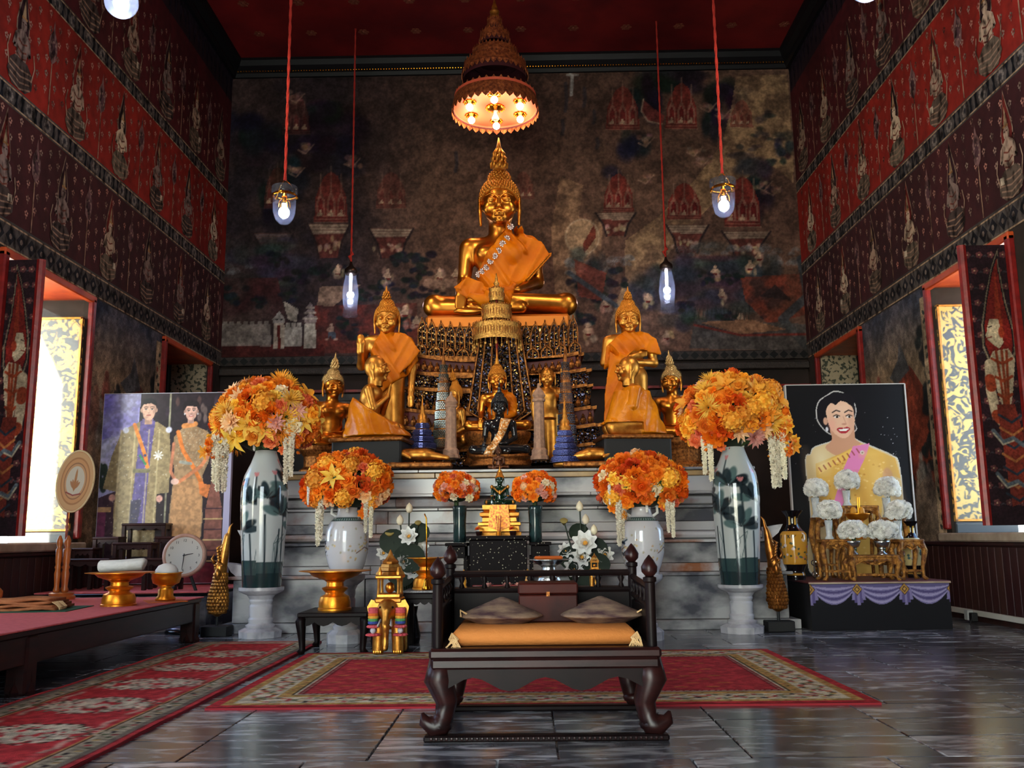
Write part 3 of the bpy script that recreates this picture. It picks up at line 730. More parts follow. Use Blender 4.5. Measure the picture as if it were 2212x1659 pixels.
def palace(x, y, wd, h, red=(132, 52, 44), pale=(160, 128, 110), al=.9):
    # y = foot; tiered red pavilion with pale gilded gables
    cv.poly([(x-wd*.5, y), (x+wd*.5, y), (x+wd*.44, y-h*.5), (x+wd*.32, y-h*.72), (x+wd*.2, y-h*.9), (x, y-h), (x-wd*.2, y-h*.9), (x-wd*.32, y-h*.72), (x-wd*.44, y-h*.5)], red, al)
    for q in (-.3, 0, .3):
        cv.poly([(x+(q-.12)*wd, y-h*.12), (x+(q+.12)*wd, y-h*.12), (x+(q+.12)*wd, y-h*.42), (x+q*wd, y-h*.62), (x+(q-.12)*wd, y-h*.42)], pale, al*.65)
        cv.poly([(x+(q-.07)*wd, y-h*.12), (x+(q+.07)*wd, y-h*.12), (x+(q+.07)*wd, y-h*.38), (x+q*wd, y-h*.5), (x+(q-.07)*wd, y-h*.38)], (112, 32, 32), al)
        cv.line([(x+q*wd, y-h*.6), (x+q*wd, y-h*(.95 if q else 1.1))], .018, pale, al*.8)
        figure(x+q*wd, y-h*.12, h*.24, (176, 146, 122))
    for k in range(5): cv.line([(x-wd*(.5-.02*k), y-h*.03*k), (x+wd*(.5-.02*k), y-h*.03*k)], .012, (pale, (84, 34, 34))[k % 2], al*.8)
def bracket(x, y, wd, h, pale=(190, 170, 148)):
    # flared pale terrace with figures below it, y = top
    cv.poly([(x-wd*.5, y), (x+wd*.5, y), (x+wd*.36, y+h*.3), (x-wd*.36, y+h*.3)], pale, .9)
    for k in range(4): cv.line([(x-wd*(.5-.045*k), y+h*.09*k), (x+wd*(.5-.045*k), y+h*.09*k)], .014, (110, 76, 66), .8)
    cv.poly([(x-wd*.36, y+h*.3), (x+wd*.36, y+h*.3), (x+wd*.24, y+h), (x-wd*.24, y+h)], (104, 52, 46), .9)
    for q in (-.2, .02, .2): blob(x+q*wd, y+h*.66, wd*.12, h*.2, (190, 158, 132), 6)
    for q in (-1, 1): cv.line([(x+q*wd*.48, y), (x+q*wd*.3, y+h*.5), (x+q*wd*.22, y+h)], .03, (50, 38, 40))
def waves(x, y, wd, h, n=26):
    for i in range(n):
        cx, cy, r = x+rr.uniform(-.5, .5)*wd, y+rr.uniform(-.5, .5)*h, rr.uniform(7, 14)
        for q in (1, .7, .4): cv.line([(cx+r*q*math.cos(a), cy-r*q*math.sin(a)) for a in np.linspace(.2, 2.9, 7)], .014, (128, 132, 138), .55)
# night sky and clouds, upper left and upper right
for x, y, a, b in ((560, 300, 60, 70), (700, 330, 80, 60), (590, 420, 60, 70), (700, 240, 90, 50), (1480, 170, 90, 40), (1400, 200, 40, 60), (1545, 250, 30, 50), (1560, 190, 50, 50), (1640, 430, 50, 70), (1370, 330, 40, 50)): blob(x, y, a, b, (34, 32, 42), 12, .85)
# bare tan plaster: corner and diagonal sweep
cv.poly([(1590, 165), (1700, 160), (1712, 330), (1715, 395), (1660, 350), (1620, 380), (1560, 420), (1500, 480), (1450, 540), (1400, 610), (1372, 690), (1340, 760), (1300, 760), (1330, 660), (1350, 600), (1350, 520), (1420, 470), (1500, 390), (1560, 310), (1580, 230)], (168, 134, 100), .9, noise=.55+.45*n3)
cv.poly([(1210, 380), (1260, 400), (1250, 470), (1300, 480), (1300, 560), (1255, 590), (1240, 660), (1200, 640), (1190, 500)], (160, 124, 96), .8, noise=.5+.5*n3)
for x, y in ((1655, 250), (1680, 300), (1640, 285), (1690, 330), (1620, 320), (1650, 350)): blob(x, y, 26, 16, (62, 56, 58), 6, .8)
blob(1690, 315, 30, 30, (54, 54, 62), 8, .9); blob(1620, 350, 60, 26, (66, 62, 66), 9, .7)
# palaces
for x, y, wd, h, al in ((640, 290, 60, 90, .35), (715, 480, 74, 110, .75), (600, 450, 60, 90, .4), (845, 450, 66, 80, .35), (1345, 280, 74, 95, .8), (1472, 278, 70, 100, .9), (1602, 275, 50, 60, .5), (1336, 458, 66, 84, .85), (1478, 474, 76, 80, .95), (1604, 490, 80, 110, .95), (1130, 430, 50, 60, .3)): palace(x, y, wd, h, al=al)
for x, y, wd, h in ((710, 484, 96, 74), (845, 494, 100, 64), (590, 505, 90, 60), (1485, 486, 96, 60), (1612, 500, 110, 56), (1330, 460, 90, 50)): bracket(x, y, wd, h, (176, 154, 134) if x > 650 else (104, 94, 96))
# round moons and flame haloes
cv.ell(1255, 512, 36, 38, (176, 142, 112), .9, soft=.15); cv.poly([(1262, 548), (1288, 512), (1284, 484), (1258, 528)], (124, 60, 48)); cv.line([(1258+36*math.cos(a), 512+38*math.sin(a)) for a in np.linspace(0, 6.3, 30)], .018, (200, 176, 150), .7)
cv.poly([(1390, 215), (1405, 230), (1435, 250), (1432, 268), (1400, 260), (1385, 240)], (126, 60, 56)); cv.line([(1390, 215), (1385, 240), (1400, 262), (1430, 268)], .02, (176, 150, 130))
# flying figures
for x, y in ((1530, 230), (1560, 245), (1395, 305), (1500, 325), (1520, 345), (1395, 385), (1670, 410), (1650, 400), (640, 210), (660, 320), (640, 370), (760, 350)): blob(x, y, 18, 12, (150, 112, 100), 9, .75); cv.line([(x-16, y+4), (x, y+12), (x+18, y-8)], .018, (176, 140, 120), .7)
# waterline, rocks, groves in the lower half
waves(1300, 580, 150, 40); waves(1560, 560, 190, 50, 34); waves(560, 570, 160, 50, 24); waves(1690, 560, 60, 40, 10)
for x, y, a, b in ((560, 540, 70, 40), (620, 590, 80, 40), (1560, 570, 120, 30), (1480, 610, 80, 50), (1600, 640, 90, 50), (1660, 600, 60, 60), (1500, 690, 70, 40), (1400, 620, 50, 60), (1280, 600, 40, 60)): blob(x, y, a, b, (58, 58, 64), 14, .8)
cv.poly([(680, 660), (900, 655), (905, 760), (680, 765)], (112, 44, 36), .75, noise=.5+.5*n3)
cv.poly([(480, 600), (600, 600), (620, 700), (480, 700)], (84, 34, 34), .6, noise=n2)
cv.poly([(478, 745), (700, 745), (700, 775), (478, 775)], (84, 32, 30), .8)
cv.poly([(690, 620), (780, 615), (720, 662), (685, 660)], (160, 128, 106), .8)
for x, y in ((860, 560, ), (905, 590), (830, 620), (900, 640), (880, 610), (760, 590), (700, 590), (790, 640), (880, 690), (860, 720), (600, 560), (640, 600), (500, 640), (560, 650), (620, 640), (1250, 610), (1310, 640), (1270, 690), (1330, 600), (1480, 660), (1530, 600), (1570, 690), (1640, 660), (1580, 600), (740, 700), (770, 720), (900, 560), (940, 640)): tree(x, y, rr.uniform(16, 26))
for x, y, h in ((838, 600, 46), (950, 600, 48), (985, 598, 40), (730, 590, 44), (760, 590, 34), (875, 680, 50), (900, 700, 40), (1310, 660, 46), (1270, 720, 50), (1400, 650, 40), (1545, 590, 40), (1620, 580, 44), (1640, 560, 40), (1560, 640, 36), (1440, 730, 40), (1600, 690, 34), (1230, 690, 44)): blob(x, y, h*.34, h*.42, (186, 150, 126), 8, .85); figure(x, y, h*.8, (196, 162, 136))
for x in (925, 945, 965, 985): cv.ell(x, 612, 12, 10, (170, 132, 112), .9)
# red tents, river bank at right
cv.poly([(1600, 600), (1735, 590), (1740, 680), (1660, 700), (1610, 650)], (132, 58, 42), .85, noise=.5+.5*n3); cv.poly([(1640, 640), (1675, 615), (1712, 650)], (54, 40, 42), .9)
cv.poly([(1240, 560), (1310, 590), (1300, 650), (1250, 640)], (132, 58, 46), .7); cv.line([(1230, 590), (1330, 660)], .07, (70, 74, 82)); cv.line([(1730, 560), (1745, 640), (1690, 690), (1745, 750)], .12, (70, 74, 80), .9)
cv.poly([(1500, 690), (1745, 700), (1745, 760), (1490, 752)], (80, 78, 78), .8); cv.poly([(1510, 696), (1620, 690), (1700, 712), (1600, 722)], (158, 112, 84), .9); cv.line([(1500, 702), (1600, 724), (1740, 722)], .03, (128, 48, 40))
for i in range(14): cv.line([(1500+i*9, 690), (1502+i*9, 670-rr.random()*14)], .01, (40, 44, 42))
# crenellated fort at left
wall_c = (150, 140, 134)
cv.poly([(478, 700), (585, 700), (585, 748), (478, 748)], wall_c, .8)
for i in range(7): cv.poly([(481+i*15, 702), (490+i*15, 702), (490+i*15, 694), (481+i*15, 694)], wall_c, .8)
cv.poly([(592, 697), (614, 697), (614, 754), (606, 754), (606, 702), (599, 702), (599, 754), (590, 754)], (176, 160, 146)); cv.poly([(599, 702), (606, 702), (606, 754), (599, 754)], (96, 36, 32)); cv.poly([(588, 690), (603, 672), (616, 690), (616, 698), (590, 698)], (150, 142, 138)); cv.ell(598, 690, 3, 2, (30, 26, 30)); cv.ell(608, 690, 3, 2, (30, 26, 30))
cv.poly([(616, 706), (652, 706), (652, 748), (614, 748)], (168, 158, 150)); cv.poly([(612, 650), (645, 668), (640, 696), (622, 690)], (170, 158, 146))
for i in range(3): cv.poly([(618+i*12, 708), (626+i*12, 708), (626+i*12, 698), (618+i*12, 698)], (168, 158, 150))
cv.poly([(658, 700), (682, 700), (682, 752), (655, 752)], (184, 172, 158)); cv.poly([(657, 690), (684, 682), (682, 700), (660, 700)], (140, 124, 120))
for y in (688, 676, 665): cv.poly([(654+(688-y)*.3, y), (670, y-12), (686-(688-y)*.3, y)], (136, 122, 122)); cv.line([(655+(688-y)*.3, y), (685-(688-y)*.3, y)], .02, (190, 176, 160))
figure(716, 716, 34, (186, 150, 130)); cv.poly([(708, 716), (724, 716), (726, 732), (718, 734), (714, 724), (708, 734)], (78, 86, 98)); cv.line([(722, 733), (728, 733)], .02, (190, 160, 140)); cv.line([(708, 733), (704, 733)], .02, (190, 160, 140))
# plaster losses and drips
for x, y, l in ((1222, 180, 60), (1262, 190, 40), (1215, 260, 30), (1283, 240, 26), (985, 330, 40), (1290, 300, 20)): cv.line([(x, y), (x+2, y+l*.6), (x-1, y+l)], .05, (62, 56, 62), .8)
cv.line([(1232, 160), (1236, 165), (1234, 205)], .045, (206, 200, 194), .9); cv.line([(1225, 162), (1248, 162)], .03, (206, 200, 194), .8)
cv.tf = None
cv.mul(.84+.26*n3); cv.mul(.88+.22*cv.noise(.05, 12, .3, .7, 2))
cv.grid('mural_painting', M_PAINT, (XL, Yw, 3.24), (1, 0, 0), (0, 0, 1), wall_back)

# ---- side walls: rows of adoring deities, fans and sprigs painted between patterned bands
def side_mural(s, wall):
    xi = XR if s > 0 else XL; mb = MB(); rs = random.Random(4+s); lay = [0]
    M0 = M_WORN
    def pl(pts, col, d=1):
        x = xi-s*(.003+.0012*d); V = [(x, y, z) for y, z in pts]
        ar = sum(pts[i][0]*pts[(i+1) % len(pts)][1]-pts[(i+1) % len(pts)][0]*pts[i][1] for i in range(len(pts)))
        f = tuple(range(len(pts))); mb.add(V, [f if (ar > 0) == (s < 0) else f[::-1]], None, col)
    def el(y, z, ry, rz, col, d=1, n=10, rot=0.0): pl([(y+ry*math.cos(a)*math.cos(rot)-rz*math.sin(a)*math.sin(rot), z+ry*math.cos(a)*math.sin(rot)+rz*math.sin(a)*math.cos(rot)) for a in np.arange(n)*2*PI/n], col, d)
    def ln(pts, wd, col, d=1):
        for (y0, z0), (y1, z1) in zip(pts[:-1], pts[1:]):
            L_ = math.hypot(y1-y0, z1-z0)+1e-9; ny, nz = -(z1-z0)/L_*wd/2, (y1-y0)/L_*wd/2
            pl([(y0+ny, z0+nz), (y1+ny, z1+nz), (y1-ny, z1-nz), (y0-ny, z0-nz)], col, d)
    pale = [(214, 186, 156), (192, 162, 136), (176, 146, 124)]
    def deity(y, z0, h, k):
        c = pale[k % 3]; g = rs.random() < .35; fl = -1
        if g: c = (140, 116, 106)
        dk = (56, 32, 36); A = [(0, 1.0), (.035, .86), (.07, .74), (.095, .62), (.09, .54), (.06, .5), (-.05, .5), (-.085, .55), (-.085, .64), (-.05, .76), (-.02, .88)]
        T = lambda q, sc_=1.0: [(y+a*h*sc_*fl, z0+.62*h+(b-.62)*h*(1+(sc_-1)*.5)) for a, b in q]
        pl(T(A, 1.16), (150, 124, 104), 1); pl(T(A), dk if not k % 2 else (112, 40, 34), 2)
        el(y, z0+.61*h, .05*h, .066*h, c, 4); ln([(y-.03*h, z0+.625*h), (y-.008*h, z0+.625*h)], .012*h, (70, 40, 40), 6); ln([(y+.01*h, z0+.625*h), (y+.032*h, z0+.625*h)], .012*h, (70, 40, 40), 6); ln([(y-.045*h, z0+.675*h), (y+.045*h, z0+.675*h)], .02*h, (168, 120, 74), 6); pl([(y-.035*h, z0+.66*h), (y+.035*h, z0+.66*h), (y, z0+.86*h)], (168, 138, 104), 3)
        pl([(y-.03*h, z0+.56*h), (y+.03*h, z0+.56*h), (y+.11*h, z0+.5*h), (y+.1*h, z0+.4*h), (y+.07*h, z0+.28*h), (y-.07*h, z0+.28*h), (y-.1*h, z0+.42*h), (y-.11*h, z0+.5*h)], c, 3)
        for q in (-1, 1): ln([(y+q*.1*h, z0+.49*h), (y+q*.13*h, z0+.36*h), (y+.02*h, z0+.40*h)], .04*h, c, 4)
        for q in (.45, .37, .31): ln([(y-.07*h, z0+q*h), (y, z0+(q-.03)*h), (y+.07*h, z0+q*h)], .016*h, (122, 70, 56), 5)
        pl([(y-.1*h, z0+.28*h), (y+.1*h, z0+.28*h), (y+.2*h, z0+.2*h), (y+.2*h, z0+.08*h), (y+.1*h, z0), (y-.12*h, z0), (y-.2*h, z0+.1*h), (y-.17*h, z0+.22*h)], tuple(int(q*.55) for q in c), 3)
        for q in range(4): ln([(y-.17*h, z0+(.05+.05*q)*h), (y, z0+(.0+.06*q)*h), (y+.17*h, z0+(.06+.05*q)*h)], .016*h, (150, 118, 98), 4)
        for q in (-1, 1): ln([(y+q*.18*h, z0+.15*h), (y+q*.22*h, z0+.3*h), (y+q*.19*h, z0+.42*h)], .014*h, (170, 140, 116), 4)
        if k % 2: pl([(y+.1*h, z0+.16*h), (y+.17*h, z0+.17*h), (y+.17*h, z0+.24*h), (y+.1*h, z0+.23*h)], (206, 186, 160), 6)
    def fan(y, z0, h):
        c = (132, 96, 92); ln([(y, z0), (y, z0+.55*h)], .018*h, (168, 130, 106), 1)
        q = [(0, .98), (.02, .86), (.07, .78), (.08, .68), (.06, .58), (0, .52), (-.06, .58), (-.08, .68), (-.07, .78), (-.02, .86)]
        pl([(y+a*h, z0+b*h) for a, b in q], c, 2); pl([(y+a*h*.55, z0+(.68+(b-.68)*.55)*h) for a, b in q], (92, 62, 66), 3)
        for k in range(8): el(y+.055*h*math.cos(k*.785), z0+(.68+.07*math.sin(k*.785))*h, .014*h, .014*h, (160, 126, 112), 4, 6)
    def sprig(y, z, r, c):
        for k in range(5): el(y+r*.55*math.cos(k*1.257+1.57), z+r*.55*math.sin(k*1.257+1.57), r*.32, r*.32, c, 1, 5)
        ln([(y, z-r*.5), (y, z-r*1.5)], r*.2, c, 1)
    k = 0
    for (z0, z1, dy) in ((3.35, 4.26, 0), (4.48, 5.45, .12), (5.67, 6.75, .25)):
        for i, y in enumerate(np.arange(2.15+dy, YB-.3, .95)):
            deity(y, z0, (z1-z0)*.97, k); k += 1
            if y+.475 < YB-.1: fan(y+.475, z0, (z1-z0)*.95)
        for y in np.arange(2.0, YB-.1, .155):
            for q in range(6):
                z = z0+.14+(q+.5*(int(y/.155) % 2))*(z1-z0-.1)/6
                if z < z1-.02: sprig(y+rs.uniform(-.02, .02), z, .034, (172+rs.randint(-20, 22), 130, 114))
    for zb, zt in ((3.11, 3.325), (4.285, 4.455), (5.475, 5.645)):
        ln([(1.6, zb+.012), (YB, zb+.012)], .014, (176, 146, 116), 2); ln([(1.6, zt-.012), (YB, zt-.012)], .014, (176, 146, 116), 2)
        pl([(1.6, zb+.02), (YB, zb+.02), (YB, zt-.02), (1.6, zt-.02)], (84, 76, 72), 1)
        h = zt-zb; zc = (zb+zt)/2; n = 0
        for y in np.arange(1.8, YB-.1, .30 if zb > 4 else .16):
            if zb > 4:
                for q in (-1, 1): pl([(y+q*.13, zc-h*.38), (y+q*.075, zc-h*.38), (y+q*.1, zc), (y+q*.075, zc+h*.38), (y+q*.13, zc+h*.38), (y+q*.115, zc)], (24, 24, 30), 3)
                for k in range(8): el(y+.042*math.cos(k*.785), zc+.042*math.sin(k*.785), .018, .018, (130, 118, 110), 3, 5)
                el(y, zc, .02, .02, (60, 56, 60), 4, 6)
            else:
                pl([(y-.07, zc), (y, zc-h*.36), (y+.07, zc), (y, zc+h*.36)], (36, 34, 38), 3); el(y, zc, .022, .026, (122, 106, 96), 4, 6)
    # jagged dark sky along the cornice
    for i, y in enumerate(np.arange(1.8, YB, .16)): pl([(y-.09, ZM), (y+.09, ZM), (y+.04, ZM-.18), (y, ZM-.30-.16*rs.random())], (44, 36, 48), 1)
    mb.build('mural_painting', M0, wall)
side_mural(1, wall_right); side_mural(-1, wall_left)
# ---- painted landscapes on the piers between the windows
def pier(s, wall, y0, y1, dark, seed):
    xi = XR if s > 0 else XL; W_, H_ = y1-y0, 3.1-.66
    cv = Cv(W_, H_, 80, (166, 138, 108)); r = random.Random(seed); n = cv.noise(.25, seed); v = np.linspace(0, 1, cv.ny)[:, None]*np.ones((1, cv.nx))
    U = (lambda q: q*W_) if s > 0 else (lambda q: (1-q)*W_)              # q runs from the near jamb to the far one
    cv.mix(np.clip((v-.72)/.25, 0, 1)*.95, (62, 70, 92)); cv.mix(n*.3, (120, 96, 78))
    cv.poly([(U(.12), H_*.60), (U(.3), H_*.72), (U(.5), H_*.66), (U(.62), H_*.4), (U(.6), H_*.2), (U(.05), H_*.2), (U(.02), H_*.5)], (142, 62, 42), .95)
    cv.poly([(U(.3), H_*.70), (U(.42), H_*.84), (U(.46), H_*.76), (U(.6), H_*.7), (U(.5), H_*.66)], (92, 92, 96), .9)
    for q, z, rd in ((.08, .78, .16), (.06, .68, .14), (.1, .55, .15), (.6, .5, .12), (.66, .62, .1), (.55, .36, .14), (.2, .3, .14), (.45, .3, .14), (.1, .38, .12)):
        for k in range(10): cv.ell(U(q)+r.gauss(0, .5)*rd, H_*z+r.gauss(0, .6)*rd, rd*.45, rd*.4, (40+r.randint(-8, 8), 42, 42), .9, soft=.4)
    for q, z, c in ((.78, .62, (150, 84, 70)), (.83, .5, (188, 172, 152)), (.74, .42, (110, 74, 72)), (.9, .55, (170, 120, 92)), (.25, .25, (150, 140, 130)), (.3, .18, (176, 160, 140)), (.16, .2, (128, 110, 104))):
        cv.ell(U(q), H_*z, .09, .2, c, .9, soft=.5); cv.ell(U(q), H_*z+.22, .045, .05, c, .9, soft=.4)
    cv.poly([(U(0), 0), (U(.75), 0), (U(.62), H_*.1), (U(.5), H_*.25), (U(.4), H_*.2), (U(.2), H_*.26), (U(0), H_*.2)], (128, 108, 92), .95, noise=.6+.4*n)
    cv.poly([(U(0), 0), (U(.09), 0), (U(.09), H_*.96), (U(0), H_*.96)], (188, 160, 128))
    for k in range(26):
        z = .06+k*H_*.035; cv.ell(U(.045)+.03*math.sin(k*1.6), z, .032, .02, ((52, 62, 56), (150, 52, 44))[k % 4 == 3], .95, rot=k*.9)
    cv.mul(.75+.4*n); cv.mul(.85+.3*cv.noise(.05, seed+4, .3, .7, 2))
    if dark < 1: cv.a *= dark
    ud = (0, 1, 0)
    cv.grid('pier_painting', M_PAINTF, (xi-s*.004, y0, .66), ud, (0, 0, 1), wall)
pier(1, wall_right, 8.56, 10.26, 1, 21); pier(-1, wall_left, 8.56, 10.26, 1, 22)
# ================================================================== MARBLE ALTAR
AXA = -.15
M_AMBER = mat('amber_marble', (196, 158, 104), .3, col2=(160, 128, 92), nscale=5)
M_STAIN = mat('stained_marble', (178, 176, 178), .24, col2=(138, 84, 56), nscale=3.2, ndetail=9, ncon=(.5, .68), rand=.05)
alt = thing('marble_altar', 'broad stepped grey-white marble altar with moulded courses carrying the statues', 'altar', (AXA, 7.58, 0))
crs = [(1368, 1345, 7.58, 2.350), (1345, 1249, 7.66, 2.280), (1249, 1242, 7.62, 2.320), (1242, 1222, 7.75, 2.210), (1222, 1178, 7.80, 2.170), (1178, 1171, 7.76, 2.210), (1171, 1152, 7.83, 2.140),
       (1152, 1132, 7.87, 2.110), (1132, 1104, 7.90, 2.080), (1104, 1098, 7.86, 2.120), (1098, 1074, 7.94, 2.060), (1074, 1067, 7.90, 2.110), (1067, 1034, 7.97, 2.070), (1034, 1022, 7.95, 2.090), (1022, 1015, 7.92, 2.130)]
zc = 0.0; rs = random.Random(2); YBK = 10.9
for i, (yb, yt, yf, hw) in enumerate(crs):
    z1 = float(P(900, yt, yf)[2]); z0 = zc; zc = z1; n = 4 if z1-z0 > .05 else 3
    mm = M_AMBER if i == 13 else M_MARBLE
    xs = [-hw]+[(-hw+2*hw*(k+1)/n)+rs.uniform(-.12, .12) for k in range(n-1)]+[hw]
    for a, b in zip(xs[:-1], xs[1:]):
        m2 = mm if (i == 13 or rs.random() < .7) else M_STAIN
        yc = (yf-7.58+.0)
        if i in (6, 10):                                               # rounded courses
            h = z1-z0; q = [(yc+.06, z0), (yc+.012, z0+h*.2), (yc, z0+h*.5), (yc+.012, z0+h*.8), (yc+.06, z1), (yc+.4, z1), (yc+.4, z0)]
            MB().prism([(y, z) for y, z in q], b-a-.004, 'x', ((a+b)/2, 0, 0)).build('marble_slab', m2, alt)
        else:
            MB().box(((a+b)/2, yc+.2, (z0+z1)/2), (b-a-.004, .4, z1-z0-.003), b=.005).build('marble_slab', m2, alt)
    for s in (-1, 1): MB().box((s*(hw-.1), (yc+.4+YBK-7.58)/2, (z0+z1)/2), (.2, YBK-7.58-yc-.4-.004, z1-z0-.003), b=.005).build('marble_slab', mm, alt)
ZALT = zc
MB().box((0, (YBK-7.58+.75)/2, ZALT-.02), (3.9, YBK-7.58-.75, .04)).build('top_slab', M_MARBLE, alt)
pet = [(0, 0), (.06, .01), (.11, .05), (.15, .12), (.10, .115), (.03, .1), (0, .1)]
for s in (-1, 1):
    for yy, hw, k in ((1172, 2.17, 1.0), (1246, 2.24, 1.1)):
        z = float(P(900, yy, 7.8)[2]); MB().prism([(s*(hw+a*k-.02), z+b*k) for a, b in pet], .12, 'y', (0, .26, 0)).build('petal_corner', M_MARBLE2, alt)
for x, y, k in ((905, 1072, 1), (1010, 1100, -1)):                      # stone petals seen beside the small bouquets
    pass

# ================================================================== JEWELLED THRONE
M_JEWEL = bpy.data.materials.new('mirror_mosaic'); M_JEWEL.use_nodes = True
def _jw(m, scale, thr, dark, lite):
    t = m.node_tree; N = t.nodes; L = t.links; b = N['Principled BSDF']
    tc = N.new('ShaderNodeTexCoord'); v = N.new('ShaderNodeTexVoronoi'); v.inputs['Scale'].default_value = scale; L.new(tc.outputs['Object'], v.inputs['Vector'])
    sp = N.new('ShaderNodeSeparateColor'); L.new(v.outputs['Color'], sp.inputs[0])
    r = N.new('ShaderNodeValToRGB'); r.color_ramp.interpolation = 'CONSTANT'; L.new(sp.outputs[0], r.inputs[0]); e = r.color_ramp.elements
    e[0].position = 0; e[0].color = tuple(lin(dark))+(1,); e[1].position = thr; e[1].color = tuple(lin(lite))+(1,)
    for p_, c_ in ((thr*.45, (46, 44, 62)), (thr*.7, (120, 84, 44)), (min(.97, thr+.12), (120, 128, 150))):
        k = e.new(p_); k.color = tuple(lin(c_))+(1,)
    L.new(r.outputs[0], b.inputs['Base Color']); b.inputs['Metallic'].default_value = .85; b.inputs['Roughness'].default_value = .22
    nm = N.new('ShaderNodeVectorMath'); nm.operation = 'MULTIPLY_ADD'; nm.inputs[1].default_value = (.9, .9, .9); nm.inputs[2].default_value = (-.45, -.45, -.45); L.new(v.outputs['Color'], nm.inputs[0])
    g = N.new('ShaderNodeNewGeometry'); ad = N.new('ShaderNodeVectorMath'); ad.operation = 'ADD'; L.new(g.outputs['Normal'], ad.inputs[0]); L.new(nm.outputs[0], ad.inputs[1])
    nn = N.new('ShaderNodeVectorMath'); nn.operation = 'NORMALIZE'; L.new(ad.outputs[0], nn.inputs[0]); L.new(nn.outputs[0], b.inputs['Normal'])
_jw(M_JEWEL, 85, .78, (22, 20, 26), (196, 160, 90))
M_GRIM = mat('aged_gilt_rim', (176, 112, 56), .4, .9, col2=(96, 56, 30), nscale=30, bump=.3, bscale=80)
M_REDG = mat('throne_red_ground', (104, 26, 28), .5)
YT = 9.1
tc_ = P(1075, 697, YT); XT = float(tc_[0])
thr = thing('jewelled_throne', 'dark mirror-mosaic tiered throne with boat-curved gilt rims and lotus petals under the great statue', 'throne', (XT, YT, ZALT))
def sag(x, hw): return .085*(abs(x)/hw)**2.2
def tier(y0, y1, hwp, yf, m, nm, rim=False):
    hw = SZ(hwp, YT); z0, z1 = [float(P(1000, q, YT)[2])-ZALT for q in (y1, y0)]; f = yf-8.8; mb = MB(); n = 25
    ol = [(-hw, 1.35)]+[(-hw, f+.10), (-hw*.93, f+.10), (-hw*.93, f)]+[(-hw*.93+2*hw*.93*k/n, f) for k in range(1, n)]+[(hw*.93, f), (hw*.93, f+.10), (hw, f+.10), (hw, 1.35)]
    V = []; F = []
    for zz in (z0, z1):
        for x, y in ol: V.append((x, y, zz+sag(x, hw)))
    k = len(ol)
    for i in range(k-1): F.append((i, i+1, k+i+1, k+i))
    F.append(tuple(range(k, 2*k))); F.append(tuple(range(k))[::-1])
    return mb.add(V, F).build(nm, m, thr), hw, z0, z1, f
for y0, y1, hw, yf, m, nm in ((780, 787, 190, 8.74, M_GRIM, 'gilt_rim'), (787, 816, 183, 8.80, M_REDG, 'red_frieze'), (816, 823, 206, 8.71, M_GRIM, 'gilt_rim'), (823, 850, 200, 8.75, M_JEWEL, 'mosaic_band'), (850, 856, 208, 8.70, M_GRIM, 'gilt_rim'),
        (856, 898, 203, 8.76, M_JEWEL, 'mosaic_band'), (898, 905, 214, 8.68, M_GRIM, 'gilt_rim'), (905, 936, 208, 8.73, M_REDG, 'red_frieze'), (936, 943, 224, 8.65, M_GRIM, 'gilt_rim'), (943, 975, 220, 8.69, M_JEWEL, 'mosaic_band'), (975, 982, 230, 8.63, M_GRIM, 'gilt_rim'), (982, 1012, 226, 8.66, M_JEWEL, 'mosaic_band'), (706, 780, 178, 8.84, M_JEWEL, 'petal_core')):
    tier(y0, y1, hw, yf, m, nm)
# upright lotus petals
def petal_mesh(wd, h, m1, m2):
    mb = MB(); pts = [(-.5, 0), (-.56, .3), (-.5, .62), (-.3, .86), (0, 1.06), (.3, .86), (.5, .62), (.56, .3), (.5, 0)]
    mb.prism([(a*wd*.82, b*h*.94) for a, b in pts], .03, 'y'); core = mb
    return core
def petals(n, hw, ya, yb, yf, wdp, flip=False):
    z0 = float(P(1000, yb, YT)[2])-ZALT; h = SZ(yb-ya, YT); wd = SZ(wdp, YT); proto = None
    for i in range(n):
        u = -1+2*(i+.5)/n; x = u*hw
        if proto is None:
            mb = MB(); pts = [(-.5, 0), (-.55, .35), (-.48, .66), (-.26, .88), (0, 1.06), (.26, .88), (.48, .66), (.55, .35), (.5, 0)]
            mb.prism([(a*wd*.74, b*h*.9) for a, b in pts], .03, 'y')
            p = mb.build('lotus_petal', M_JEWEL, thr)
            ed = MB(); ed.tube([(a*wd*.9, -.012, b*h*.97) for a, b in pts], wd*.085, 6); ed.ell((0, -.02, h*1.04), (wd*.1, .02, wd*.17), 6, 4); ed.tube([(0, -.02, 0), (0, -.02, h*.8)], wd*.05, 5)
            ed.build('gilt_edge', M_GRIM, p); proto = p
        else: p = copytree(proto, thr)
        p.location = (x, yf-8.8, z0+sag(x, hw)+(h if flip else 0)); p.rotation_euler = (.10 if not flip else PI-.1, 0, u*.12)
petals(17, SZ(176, YT), 703, 762, 8.80, 21); petals(12, SZ(184, YT), 758, 781, 8.76, 26)
